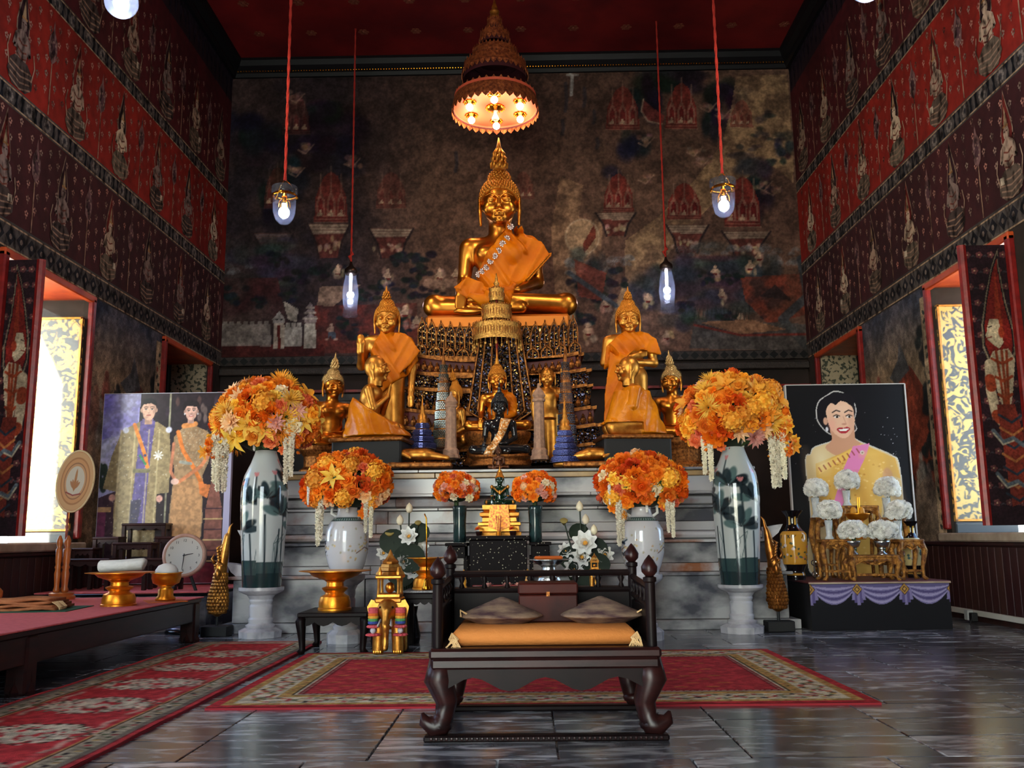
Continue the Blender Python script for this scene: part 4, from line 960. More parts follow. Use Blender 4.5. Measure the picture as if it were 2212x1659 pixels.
# small gilt lotus ornaments standing on the friezes
proto = None
for ya, yb, hwp, yf, n in ((792, 815, 182, 8.74, 26), (872, 898, 200, 8.71, 22), (912, 936, 206, 8.68, 26)):
    z0 = float(P(1000, yb, YT)[2])-ZALT; hw = SZ(hwp, YT)
    for i in range(n):
        x = -hw+2*hw*(i+.5)/n
        if proto is None:
            mb = MB(); mb.lathe([(.016, 0), (.02, .012), (.03, .035), (.028, .055), (.012, .075), (.016, .085), (.003, .105)], 8); mb.ell((-.022, 0, .03), (.012, .01, .018), 6, 4); mb.ell((.022, 0, .03), (.012, .01, .018), 6, 4)
            proto = o = mb.build('lotus_ornament', M_GRIM, thr)
        else: o = proto.copy(); COL.objects.link(o)
        o.location = (x, yf-8.8, z0+sag(x, hw))
# central cloth-like mosaic panel
zt, zb = [float(P(1080, q, YT-.2)[2])-ZALT for q in (722, 915)]
cxp = float(P(1082, 800, YT-.2)[0])-XT
MB().prism([(cxp-.2, zt), (cxp+.2, zt), (cxp+.32, zb+.12), (cxp+.16, zb), (cxp, zb-.06), (cxp-.16, zb), (cxp-.32, zb+.12)], .05, 'y', (0, -.2, 0)).build('mosaic_panel', M_JEWEL, thr)
mb = MB()
for k in (1.0, .72, .38):
    mb.tube([(cxp-.2*k, -.235, zt), (cxp-.32*k, -.235, zb+.12), (cxp-.16*k, -.235, zb+.02), (cxp, -.235, zb-.05), (cxp+.16*k, -.235, zb+.02), (cxp+.32*k, -.235, zb+.12), (cxp+.2*k, -.235, zt)], .011, 6)
mb.tube([(cxp-.09, -.235, zt), (cxp, -.235, zt-.14), (cxp+.09, -.235, zt)], .011, 6); mb.build('gilt_border', M_GRIM, thr)
ZSEAT = float(P(1075, 696, 9.42)[2]); zpt = float(P(1000, 706, YT)[2]); MB().box((0, .50, (ZSEAT+zpt)/2-ZALT), (SZ(322, YT), .94, ZSEAT-zpt+.03), b=.025).build('seat_slab', mat('orange_gilt', (212, 122, 44), .4, .6), thr)
ZSEAT = float(P(1075, 696, 9.42)[2])
# ================================================================== STATUES
M_ROBE = mat('saffron_robe', (226, 128, 8), .5, col2=(196, 96, 2), nscale=5, bump=.5, bscale=12, spec=.25)
M_ROBE2 = mat('saffron_robe_satin', (214, 128, 8), .32, col2=(182, 94, 4), nscale=4, bump=.4, bscale=12, spec=.4)
M_HAIRG = mat('gilt_curls', (206, 138, 54), .5, .9)
def body_seated(p):
    m = lambda q: (-q[0], q[1], q[2]); d = []
    d = U_(.03, sE(p, (0, .04, .10), (.26, .2, .10)), sC(p, (-.12, .06, .115), (-.42, -.10, .105), .09, .07), sC(p, (.12, .06, .115), (.42, -.10, .105), .09, .07))
    d = su(d, sE(p, (-.435, -.1, .105), (.075, .08, .076)), .02); d = su(d, sE(p, (.435, -.1, .105), (.075, .08, .076)), .02)
    d = su(d, sC(p, (.42, -.11, .10), (-.04, -.26, .105), .066, .046), .015); d = su(d, sC(p, (-.42, -.11, .085), (.14, -.24, .055), .064, .04), .015)
    d = su(d, sE(p, (-.12, -.27, .10), (.09, .03, .03)), .02); d = su(d, sE(p, (-.2, -.25, .03), (.10, .025, .025)), .015)
    d = su(d, sE(p, (0, .03, .27), (.148, .108, .2)), .05); d = su(d, sE(p, (0, .015, .47), (.185, .112, .14)), .05)
    d = su(d, sC(p, (-.19, .03, .545), (.19, .03, .545), .066, .066), .05)
    for s in (-1, 1): d = su(d, sE(p, (s*.085, -.065, .475), (.075, .05, .055)), .03)
    d = su(d, sC(p, (0, .02, .56), (0, .01, .72), .08, .07), .03)
    for z in (.648, .665): d = su(d, sE(p, (0, .012, z), (.078, .078, .007)), .006)
    for s in (-1, 1): d = su(d, sC(p, (s*.222, .03, .535), (s*.248, .05, .30), .057, .046), .03)
    d = su(d, U_(.02, sC(p, (-.248, .05, .30), (-.25, -.15, .21), .045, .033), sE(p, (-.25, -.195, .165), (.037, .03, .05))), .02)
    for k in range(4): d = su(d, sC(p, (-.278+.019*k, -.215, .14), (-.28+.019*k, -.228, .04+.012*abs(k-1.4)), .0115, .0085), .006)
    d = su(d, sC(p, (-.222, -.19, .17), (-.205, -.205, .11), .0115, .009), .008)
    d = su(d, U_(.02, sC(p, (.248, .05, .30), (.11, -.16, .195), .045, .033), sE(p, (.03, -.19, .185), (.08, .04, .02))), .02)
    for k in range(4): d = su(d, sC(p, (-.02, -.165-.018*k, .19), (-.10+.01*abs(k-1), -.165-.018*k, .182), .0105, .009), .006)
    return d
def head_sdf(p):
    d = U_(.03, sE(p, (0, .02, .84), (.108, .115, .125)), sE(p, (0, -.012, .775), (.086, .088, .078)), sE(p, (0, -.06, .722), (.045, .04, .035)))
    d = su(d, sC(p, (0, .01, .64), (0, .01, .74), .07, .066), .03)
    d = su(d, U_(.01, sC(p, (0, -.103, .842), (0, -.128, .79), .0105, .0155), sE(p, (-.014, -.116, .784), .0115), sE(p, (.014, -.116, .784), .0115)), .012)
    for s in (-1, 1):
        for a, b in (((s*.012, -.11, .846), (s*.042, -.112, .868)), ((s*.042, -.112, .868), (s*.082, -.088, .852))): d = su(d, sC(p, a, b, .0065, .005), .008)
        d = su(d, sE(p, (s*.045, -.096, .832), (.027, .016, .016)), .006)
        d = np.maximum(d, -sE(p, (s*.045, -.116, .8255), (.024, .01, .0028)))
        d = su(d, sE(p, (s*.06, -.072, .78), (.04, .035, .04)), .03)
        d = su(d, sE(p, (s*.121, .02, .822), (.011, .03, .055)), .008); d = su(d, sC(p, (s*.121, .012, .78), (s*.116, .0, .69), .012, .009), .01)
    d = su(d, U_(.004, sC(p, (-.032, -.094, .7555), (0, -.108, .7545), .006, .009), sC(p, (.032, -.094, .7555), (0, -.108, .7545), .006, .009)), .006)
    d = su(d, sC(p, (-.019, -.1, .740), (.019, -.1, .740), .0095, .0095), .006)
    return su(d, sE(p, (0, -.086, .706), (.024, .022, .018)), .015)
HLINE = lambda p: ((.845-.78*(p[..., 1]+.02))-p[..., 2])/1.27
def hair_sdf(p): return su(np.maximum(sE(p, (0, .025, .845), (.121, .128, .137)), HLINE(p)), sE(p, (0, .03, .965), (.068, .068, .062)), .02)
def march(fn, x, z, y0=-.36, y1=.2, st=.002):
    ys = np.arange(y0, y1, st); v = fn(np.stack([np.full_like(ys, x), ys, np.full_like(ys, z)], -1)); i = np.argmax(v < 0)
    return ys[i] if v[i] < 0 else None
ME_BODY = nets(body_seated, (-.54, -.34, -.02), (.54, .27, .745), .0105, 'body', M_GOLD)
ME_HEAD = nets(head_sdf, (-.15, -.16, .63), (.15, .16, .985), .0056, 'head', M_GOLD)
ME_HAIR = nets(hair_sdf, (-.14, -.13, .66), (.14, .17, 1.04), .008, 'hair', M_HAIRG)
def curls():
    mb = MB(); n = 620
    for c, r, N_ in (((0, .025, .845), (.121, .128, .137), n), ((0, .03, .965), (.068, .068, .062), 170)):
        for i in range(N_):
            z = 1-2*(i+.5)/N_; q = math.sqrt(1-z*z); a = i*2.39996; d = np.array([q*math.cos(a), q*math.sin(a), z]); p = np.array(c)+d*np.array(r)
            if HLINE(p) < 0 and (N_ == 170 and p[2] > .95 or N_ == n and math.hypot(p[0], p[1]-.03) > .05 or p[2] < .9): mb.ell(p, .0088, 5, 4)
    return mesh_np('hair_curls', np.concatenate(mb.v), mb.f, M_HAIRG, True)
ME_CURL = curls()
def flame():
    mb = MB(); mb.lathe([(.03, 1.015), (.044, 1.03), (.046, 1.045), (.036, 1.062), (.030, 1.09), (.021, 1.13), (.011, 1.17), (.003, 1.215)], 12)
    for a in range(8):
        th = a*PI/4
        for k, (z0, z1, r0) in enumerate(((1.03, 1.085, .044), (1.06, 1.12, .036), (1.09, 1.15, .027))):
            t = th+k*.39; mb.tube([(r0*math.cos(t), r0*math.sin(t), z0), ((r0+.006)*math.cos(t+.2), (r0+.006)*math.sin(t+.2), (z0+z1)/2), (r0*.55*math.cos(t+.5), r0*.55*math.sin(t+.5), z1)], [.011, .009, .002], 5)
    return mesh_np('flame_finial', np.concatenate(mb.v), mb.f, M_HAIRG, True)
ME_FLAME = flame()
def spire():
    mb = MB(); mb.lathe([(.03, 1.015), (.04, 1.03), (.028, 1.045), (.034, 1.06), (.02, 1.075), (.026, 1.09), (.014, 1.11), (.009, 1.16), (.003, 1.25)], 10)
    return mesh_np('spire_finial', np.concatenate(mb.v), mb.f, M_HAIRG, True)
ME_SPIRE = spire()
def put_head(t, off=(0, 0, 0), k=1.0, hair=True, finial=True, yaw=0.0, m=None, tilt=.17):
    hd = link('head', ME_HEAD, t); hd.scale = (k,)*3; hd.rotation_euler = (tilt, 0, yaw)
    pv = np.array([0, .01, .68])*k; hd.location = tuple(np.array(off)+pv-rotm(tilt)@pv)
    if m: hd.material_slots[0].link = 'OBJECT'; hd.material_slots[0].material = m
    if hair:
        link('hair', ME_HAIR, hd); link('hair_curls', ME_CURL, hd)
        if finial:
            fi = link('finial', ME_SPIRE if finial == 'spire' else ME_FLAME, hd)
            if finial == 'low': fi.scale = (.8, .8, .68); fi.location = (0, .006, .325)
    return hd
def robe_fn(body, polys, th=.017, amp=.011, fr=60, dirn=(.85, .6)):
    def f(p):
        x, z = p[..., 0], p[..., 2]; ph = fr*(x*dirn[0]+z*dirn[1])+4*p[..., 1]; fold = amp*(1-2*np.abs(np.sin(ph*.5+.6*np.sin(ph*.23))))+.4*amp*np.sin(ph*1.7+3*z); d = None
        for q in polys:
            e = np.maximum(body(p)-th-fold, sP(x, z, q)); d = e if d is None else np.minimum(d, e)
        return d
    return f
def plate(p, poly, y0, th, amp=.012, fr=45):
    x, z = p[..., 0], p[..., 2]; ph = fr*1.5*(x*.8-z*.45); y = p[..., 1]-y0-amp*1.5*np.abs(np.sin(ph*.5+.5*np.sin(ph*.3))); return np.maximum(sP(x, z, poly), np.abs(y)-th)
# ---- great seated statue
SC = SZ(335, 9.45)
t = thing('seated_statue', 'great gilded seated statue in earth-touching pose on the jewelled throne', 'statue', (XT+.02, 9.52, ZSEAT), 0, None, SC)
link('body', ME_BODY, t); put_head(t, (0, 0, -.08), 1.12, tilt=.2)
RP = [(.06, .665), (.19, .645), (.30, .53), (.325, .455), (.10, .19), (.07, .06), (-.03, -.02), (-.11, .05), (-.30, .185), (-.21, .265), (-.17, .33), (-.005, .58)]
CP = [(.13, .6), (.28, .55), (.335, .455), (.285, .40), (.10, .185), (.04, .30)]
rb = robe_fn(body_seated, [RP])
def robe_big(p): return np.minimum(rb(p), np.minimum(plate(p, CP, -.075+.0*p[..., 0], .011), plate(p, [(-.30, .195), (-.2, .265), (-.1, .22), (-.06, .08), (-.02, -.03), (-.10, .02), (-.17, .14)], -.235, .012)))
link('robe', nets(robe_big, (-.36, -.34, -.04), (.38, .25, .70), .0088, 'robe', M_ROBE), t)
M_MEDAL = mat('pale_medallion', (214, 200, 196), .3, .4, col2=(120, 80, 90), nscale=120)
for i in range(10):
    u = i/9; x = .075-.245*u; z = .62-.30*u-.05*math.sin(u*3.1)
    y = march(robe_big, x, z)
    if y is None: continue
    mb = MB(); mb.ell((0, 0, 0), (.014, .006, .014), 8, 5)
    for k in range(8): mb.ell((.017*math.cos(k*.785), 0, .017*math.sin(k*.785)), (.0075, .005, .0075), 6, 4)
    mb.build('medallion', M_MEDAL, t, loc=(x, y-.004, z))
mb = MB(); n = 34
for i in range(n):                                                    # toothed hem of the cape
    u = i/(n-1); x = .333-.235*u; z = .452-.265*u; mb.prism([(x-.012, z+.006), (x+.012, z+.012), (x+.008, z-.012)], .014, 'y', (0, -.08, 0))
mb.build('toothed_hem', M_ROBE, t)
MB().tube([(-.19, -.07, .135), (-.195, -.10, .17), (-.20, -.15, .165)], .006, 6).build('anklet', M_GOLD, t)
# ---- standing statues
def body_stand(arms):
    def f(p):
        q = p.copy(); q[..., 1] = q[..., 1]*1.0
        d = U_(.03, sE(p, (0, 0, .50), (.108, .08, .11)), sE(p, (0, 0, .62), (.098, .07, .13)), sE(p, (0, -.005, .705), (.122, .076, .075)), sC(p, (-.112, 0, .752), (.112, 0, .752), .042, .042))
        d = su(d, sC(p, (0, 0, .76), (0, -.005, .85), .04, .036), .03)
        d = su(d, U_(.04, sC(p, (-.05, 0, .48), (-.058, 0, .06), .075, .062), sC(p, (.05, 0, .48), (.058, 0, .06), .075, .062)), .03)
        for s in (-1, 1): d = su(d, sE(p, (s*.055, -.05, .015), (.035, .07, .02)), .015)
        for s, chain in arms:
            for a, b, ra, rb_ in chain: d = su(d, sC(p, a, b, ra, rb_), .016)
        return d
    return f
up = [((-.145, 0, .745), (-.172, .01, .585), .037, .031), ((-.172, .01, .585), (-.158, -.11, .655), .03, .022), ((-.158, -.115, .66), (-.157, -.12, .71), .027, .026)]+[((-.177+.012*k, -.122, .715), (-.178+.0125*k, -.12, .775-.008*abs(k-1.5)), .0078, .006) for k in range(4)]+[((-.14, -.118, .69), (-.128, -.12, .725), .0078, .006)]
dn = [((.145, 0, .745), (.172, .012, .57), .037, .031), ((.172, .012, .57), (.172, -.02, .42), .03, .021), ((.172, -.02, .41), (.170, -.035, .36), .024, .02)]+[((.155+.011*k, -.036, .355), (.157+.01*k, -.04, .285+.01*abs(k-1.5)), .0075, .0055) for k in range(4)]
fb1 = body_stand([(-1, up), (1, dn)])
cr1 = [((-.145, 0, .745), (-.17, -.0, .59), .037, .031), ((-.17, 0, .59), (.0, -.125, .60), .03, .022), ((0, -.128, .605), (.06, -.125, .625), .024, .02)]+[((.05, -.13, .60+.012*k), (.105, -.122, .612+.012*k), .0075, .0055) for k in range(4)]
cr2 = [((.145, 0, .745), (.172, 0, .585), .037, .031), ((.172, 0, .585), (.02, -.10, .575), .03, .022)]
fb2 = body_stand([(-1, cr1), (1, cr2)])
def standing(px, ytop, ybot, Y, fb, polys, plates, lab, mrobe):
    c = P(px, ybot, Y); H = (float(P(px, ytop, Y)[2])-c[2])/1.035
    t = thing('standing_statue', lab, 'statue', c, 0, None, H)
    link('body', nets(fb, (-.23, -.17, -.01), (.23, .12, .86), .0085, 'body', M_GOLD2), t)
    put_head(t, (0, -.005, .815-.70*.70), .70, finial='low', m=M_GOLD2)
    rf = robe_fn(fb, polys, .013, .0065, 80)
    def g(p):
        d = rf(p)
        for q, y0 in plates: d = np.minimum(d, plate(p, q, y0, .007, .006, 60))
        return d
    link('robe', nets(g, (-.26, -.2, .02), (.27, .14, .85), .0085, 'robe', mrobe), t)
    zp = (ZALT-c[2])/H; MB().lathe([(.15, zp), (.15, zp*.8), (.13, zp*.7), (.13, zp*.3), (.145, zp*.2), (.14, 0)], 24).build('plinth', M_GRIM, t)
    return t
standing(833, 650, 975, 8.72, fb1, [[(-.03, .83), (.11, .815), (.19, .74), (.21, .62), (.16, .52), (.06, .45), (-.03, .37), (-.09, .40), (-.13, .55), (-.12, .63)]],
         [([(.06, .80), (.16, .77), (.235, .665), (.17, .575), (.08, .49), (-.02, .38), (-.06, .45), (.02, .62)], -.075)], 'gilded standing statue in a saffron robe with one hand raised', M_ROBE)
standing(1365, 650, 965, 8.72, fb2, [[(-.16, .70), (-.05, .80), (.06, .83), (.12, .815), (.19, .74), (.2, .64), (.12, .645), (.03, .66), (-.05, .585), (-.04, .4), (-.06, .1), (-.19, .1), (-.2, .4)]],
         [([(-.14, .66), (-.03, .57), (-.03, .35), (-.05, .06), (-.2, .08), (-.185, .35)], -.085), ([(.1, .8), (.19, .75), (.225, .63), (.1, .66)], -.05)], 'gilded standing statue in a saffron robe with arms folded over the waist', M_ROBE)
# ---- kneeling disciples (facing +x before turning)
def kneel(p, up_):
    d = U_(.05, sE(p, (-.12, 0, .17), (.19, .17, .14)), sE(p, (-.05, 0, .38), (.125, .15, .2)), sE(p, (-.02, 0, .54), (.12, .165, .11)), sC(p, (-.02, -.14, .575), (-.02, .14, .575), .05, .05))
    for s in (-1, 1): d = su(d, U_(.04, sC(p, (-.1, s*.09, .17), (.27, s*.1, .12), .095, .075), sC(p, (.25, s*.1, .06), (-.25, s*.09, .05), .06, .05)), .03)
    d = su(d, sC(p, (0, 0, .6), (.03, 0, .74), .055, .05), .03)
    for s in (-1, 1):
        if up_: d = su(d, U_(.015, sC(p, (-.01, s*.17, .56), (.05, s*.18, .34), .05, .042), sC(p, (.05, s*.18, .34), (.17, s*.02, .50), .04, .026), sC(p, (.17, s*.014, .51), (.20, s*.01, .64), .02, .012)), .015)
        else: d = su(d, U_(.015, sC(p, (-.01, s*.17, .56), (.02, s*.19, .36), .05, .042), sC(p, (.02, s*.19, .36), (.17, s*.06, .36), .04, .028)), .015)
    return d
def kneeler(px, ytop, ybot, Y, up_, rz, polyF, lab, mrobe, spread):
    c = P(px, ybot, Y); H = float(P(px, ytop, Y)[2])-c[2]
    t = thing('kneeling_disciple', lab, 'statue', c, rz, None, H)
    fb = lambda p: kneel(p, up_)
    link('body', nets(fb, (-.34, -.26, -.01), (.38, .26, .76), .0125, 'body', M_GOLD2), t)
    hd = put_head(t, (.035, 0, .99-.965*1.1), 1.1, hair=False, tilt=0, m=M_GOLD2); hd.rotation_euler = (0, 0, PI/2)
    def g(p):
        x, z = p[..., 0], p[..., 2]; fold = .008*np.sin(38*(x*.9+z*.35)+9*p[..., 1])
        cone = np.maximum(np.sqrt((x+.02-spread*(.5-z))**2*.55+p[..., 1]**2)-(.30-.25*z)-fold, np.maximum(z-.56, .03-z))
        d = np.minimum(np.maximum(fb(p)-.022-fold, z-.6), cone); return np.maximum(d, polyF(p))
    link('robe', nets(g, (-.55, -.36, 0), (.60, .36, .64), .0125, 'robe', mrobe), t)
    zp = (ZALT-c[2])/H; MB().box((0, 0, zp/2), (.8, .56, -zp), b=.02).build('plinth', M_BLACKM, t); MB().box((0, 0, -.02), (.86, .6, .05), b=.015).build('plinth_top', M_GRIM, t)
    return t
kneeler(806, 766, 951, 8.2, True, -.12, lambda p: np.minimum(.62*(p[..., 0]-.03)+.9*(p[..., 2]-.34), np.maximum(-p[..., 1]-.30, .1+p[..., 0])) if False else np.maximum(.55*(p[..., 0]+.02)+.85*(p[..., 2]-.36), -9), 'gilded kneeling disciple with palms joined, wrapped in a saffron robe', M_ROBE2, .16)
kneeler(1366, 768, 945, 8.2, False, PI+.12, lambda p: np.maximum(.2*(p[..., 0]-.1)+.95*(p[..., 2]-.62), np.where(p[..., 2] < .16, p[..., 0]+.08, -9)), 'gilded kneeling disciple shrouded in a saffron cape before the folded-arm statue', M_ROBE2, -.02)
# ---- middle group
def seated_small(px, ytop_h, ybot, Y, lab, mbody, mhair, rz=0.0, finial=True, nm='seated_statue', robe=None, base=None, extra=None):
    c = P(px, ybot, Y); k = (float(P(px, ytop_h, Y)[2])-c[2])/1.02
    t = thing(nm, lab, 'statue', c, rz, None, k)
    b = link('body', ME_BODY, t); hd = put_head(t, (0, 0, -.085), 1.11, finial=finial)
    for o, m in [(b, mbody), (hd, mbody)]+[(q, mhair) for q in hd.children]:
        o.material_slots[0].link = 'OBJECT'; o.material_slots[0].material = m
    if robe: link('robe', robe, t)
    if base is not None:
        zz = float(P(px, base, Y)[2])-c[2]; zz /= k
        MB().lathe([(.5, zz), (.52, zz*.9), (.46, zz*.75), (.47, zz*.55), (.42, zz*.5), (.46, zz*.3), (.5, zz*.15), (.5, 0)], 28).build('lotus_base', M_GRIM if mbody != M_BRONZE else M_BRONZE, t, True)
        for o in t.children:
            if o.name.startswith('lotus_base'): o.scale = (1, .62, 1); o.location = (0, -.02, 0)
    return t
M_BRONZE = mat('aged_bronze', (122, 80, 56), .42, .85, col2=(80, 54, 44), nscale=20)
M_BLACKST = mat('black_lacquer_statue', (22, 24, 28), .16, coat=.5)
M_JADE = mat('green_jade', (10, 48, 34), .1, coat=.6)
RP2 = [(.06, .665), (.19, .645), (.30, .53), (.31, .40), (.27, .25), (.10, .16), (-.05, .24), (-.17, .33), (-.005, .58)]
ME_ROBES = nets(robe_fn(body_seated, [RP2], .02, .008), (-.36, -.34, -.04), (.38, .25, .70), .014, 'robe', M_ROBE)
seated_small(1075, 792, 935, 8.52, 'gilded seated statue with a saffron robe at the centre before the throne', M_GOLD, M_HAIRG, 0, 'spire', robe=ME_ROBES, base=1004)
tb = seated_small(1080, 852, 985, 8.22, 'black lacquered seated statue with a jewelled saffron sash', M_BLACKST, M_BLACKST, 0, 'spire', base=1008)
sash = nets(robe_fn(body_seated, [[(.02, .62), (.19, .60), (.10, .38), (-.05, .10), (-.12, -.02), (-.26, .0), (-.2, .12), (-.02, .40)]], .03, .004), (-.36, -.34, -.04), (.38, .25, .70), .012, 'sash', mat('beaded_sash', (206, 128, 44), .35, .2, col2=(236, 214, 180), nscale=38, ndetail=1, ncon=(.5, .56)))
link('sash', sash, tb); MB().ell((0, -.11, .90), (.028, .02, .028), 8, 5).build('brow_flower', M_WHITE, tb)
seated_small(1077, 967, 1014, 8.0, 'small aged-bronze seated statue at the altar edge', M_BRONZE, M_BRONZE, 0, 'spire', base=1019)
# jade statue with gold regalia on its own throne
YJ = 7.32; c = P(1080, 1092, YJ); kj = (float(P(1080, 1022, YJ)[2])-c[2])/1.02
tj = seated_small(1080, 1022, 1092, YJ, 'dark green jade seated statue with gold crown and ornaments', M_JADE, M_GOLD, 0, 'spire')
MB().lathe([(.125, .90), (.13, .93), (.10, .98), (.08, 1.06), (.05, 1.12)], 14).build('crown', M_GOLD2, tj, True)
MB().tube([(-.2, -.08, .56), (-.08, -.13, .44), (0, -.14, .36), (.08, -.13, .44), (.2, -.08, .56)], .03, 6).build('collar', M_GOLD2, tj, True); MB().ell((0, -.16, .4), (.05, .03, .08), 8, 5).build('breast_jewel', M_GOLD2, tj, True)
for s in (-1, 1):
    for c_, r_ in (((s*.25, 0, .58), (.06, .05, .07)), ((s*.25, 0, .3), (.06, .06, .03)), ((s*.42, -.14, .1), (.05, .07, .07))): MB().ell(c_, r_, 8, 5).build('gold_band', M_GOLD2, tj, True)
tt = thing('gold_pedestal', 'tiered gold pedestal draped with a gold cloth under the jade statue', 'pedestal', P(1080, 1157, YJ))
hp = float(c[2])-float(tt.location.z); wj = SZ(58, YJ)
MB().lathe([(wj*1.0, 0), (wj*1.02, hp*.1), (wj*.92, hp*.14), (wj*.9, hp*.3), (wj*.98, hp*.34), (wj*.98, hp*.42), (wj*.8, hp*.46), (wj*.78, hp*.58), (wj*.9, hp*.64), (wj*.92, hp*.74), (wj*.7, hp*.8), (wj*.78, hp*.86), (wj*.8, hp)], 4, sq=None).build('tiers', M_GOLD2, tt)
for o in tt.children: o.rotation_euler = (0, 0, PI/4); o.scale = (1.1, 1.1, 1)
MB().prism([(-.07, hp), (.07, hp), (.085, hp*.3), (0, hp*.16), (-.085, hp*.3)], .012, 'y', (0, -wj*.82, 0)).build('gold_cloth', mat('gold_brocade', (222, 140, 40), .35, .5, col2=(130, 50, 26), nscale=60), tt)
# side figures
t = seated_small(985, 826, 968, 8.74, 'gilded seated figure turned sideways beside the stone pillar', M_GOLD2, M_HAIRG, -.9, True)
t.scale = (t.scale[0]*.72, t.scale[1]*.72, t.scale[2])
fb3 = body_stand([(-1, [((-.145, 0, .745), (-.165, .01, .585), .037, .031), ((-.165, .01, .585), (-.15, -.0, .44), .03, .022)]), (1, [((.145, 0, .745), (.165, .012, .62), .037, .031), ((.165, .012, .62), (.16, -.09, .72), .03, .02)])])
c = P(1186, 995, 8.72); H = float(P(1186, 797, 8.72)[2])-c[2]
t = thing('standing_attendant', 'slim gilded standing figure carrying a staff beside the beaded cone', 'statue', c, -.1, None, H)
link('body', nets(fb3, (-.23, -.17, -.01), (.23, .12, .86), .011, 'body', M_GOLD2), t); put_head(t, (0, -.005, .825-.70*.70), .70, hair=False, m=M_GOLD2)
MB().tube([(.165, -.1, .70), (.165, -.09, .98)], .02, 8).build('staff', M_GOLD2, t); MB().lathe([(.1, .46), (.115, .45), (.105, .43)], 16).build('girdle', M_GOLD, t)
# plastic-wrapped statues behind the large bouquets
M_FILM = mat('clear_plastic_film', (255, 255, 255), .08, trans=1.0, ior=1.12, alpha=.22, bump=.5, bscale=9)
M_PEARL = mat('pearl_hair', (214, 178, 120), .25, .5)
for px, ytop, yb, lab, rz in ((716, 780, 968, 'gilded seated statue wrapped in clear plastic, silver-tipped, behind the kneeler with joined palms', .5), (1456, 772, 950, 'gilded seated statue wrapped in clear plastic behind the caped kneeler', -.45)):
    t = seated_small(px, ytop+22, yb, 9.3, lab, M_GOLD, M_PEARL, rz, True)
    zp = (ZALT-t.location.z)/t.scale[0]; MB().lathe([(.42, zp), (.42, zp*.7), (.36, zp*.6), (.36, zp*.3), (.42, zp*.1), (.42, .01)], 24).build('plinth', M_GRIM, t).scale = (1, .6, 1)
    rr_ = random.Random(px); mb = MB(); n = 26; V = []; F = []
    prof = [(.54, -.03), (.52, .12), (.40, .3), (.30, .52), (.17, .72), (.15, .9), (.09, 1.06), (.03, 1.22), (.05, 1.26)]
    for r, z in prof:
        for j in range(n):
            a = 2*PI*j/n; q = r*(1+rr_.uniform(-.06, .06)); V.append((q*math.cos(a), q*.72*math.sin(a)-.03, z+rr_.uniform(-.01, .01)))
    for i in range(len(prof)-1):
        for j in range(n): F.append((i*n+j, i*n+(j+1) % n, (i+1)*n+(j+1) % n, (i+1)*n+j))
    mb.add(V, F).build('plastic_wrap', M_FILM, t, True)
# reclining statues in film at both front corners
for px, yb, lab, s in ((908, 1012, 'small reclining gilded statue under film beside the blue stacked cone by joined-palm kneeler', 1), (1284, 1010, 'small reclining gilded statue under film beside the tall grey beaded cone', -1)):
    c = P(px, yb, 8.03); t = thing('reclining_statue', lab, 'statue', c)
    f = lambda p: U_(.03, sC(p, (-.2, 0, .09), (.05, 0, .085), .06, .065), sC(p, (.05, 0, .085), (.3, 0, .05), .06, .025), sE(p, (-.27, 0, .13), (.045, .045, .05)), sC(p, (-.2, -.05, .1), (-.1, -.09, .05), .025, .02))
    b_ = link('body', nets(f, (-.36, -.14, -.01), (.36, .12, .22), .012, 'body', M_GOLD2), t); b_.scale = (s*.8, .8, .8); b_.location = (0, 0, .05)
    MB().box((0, 0, .025), (.56, .2, .05), b=.012).build('base', M_GRIM, t)
    mb = MB(); mb.lathe([(.30, .05), (.29, .12), (.2, .17), (.05, .19)], 22, sq=(.05, 7)); o = mb.build('plastic_wrap', M_FILM, t, True); o.scale = (1, .4, 1)
# ---- stone pillars, beaded cones, ring-stacked stupas
M_STONE = mat('pink_sandstone', (176, 136, 112), .7, col2=(140, 108, 92), nscale=30)
for px, yt, yb, lab in ((974, 846, 990, 'square pinkish stone pillar beside the figure turned sideways'), (1166, 828, 993, 'square pinkish stone pillar beside the slim standing attendant')):
    Y = 8.12; c = P(px, yb, Y); h = float(P(px, yt, Y)[2])-c[2]; r = SZ(12, Y); t = thing('stone_pillar', lab, 'pillar', c, .15)
    MB().lathe([(r*1.7, 0), (r*1.7, h*.04), (r*1.45, h*.06), (r*1.45, h*.12), (r*1.1, h*.15), (r, h*.3), (r*.95, h*.76)], 8).build('shaft', M_STONE, t)
    MB().lathe([(r*1.15, h*.76), (r*1.2, h*.79), (r*.95, h*.80), (r*1.25, h*.84), (r*.8, h*.9), (r*.3, h*.94), (r*.18, h*1.0)], 10).build('capital', M_STONE, t)
M_BEADG = mat('grey_bead', (84, 92, 108), .2, .6, rand=.2); M_BEADB = mat('blue_bead', (74, 78, 128), .2, .5); M_BEADC = mat('clear_bead', (112, 122, 118), .12, .7)
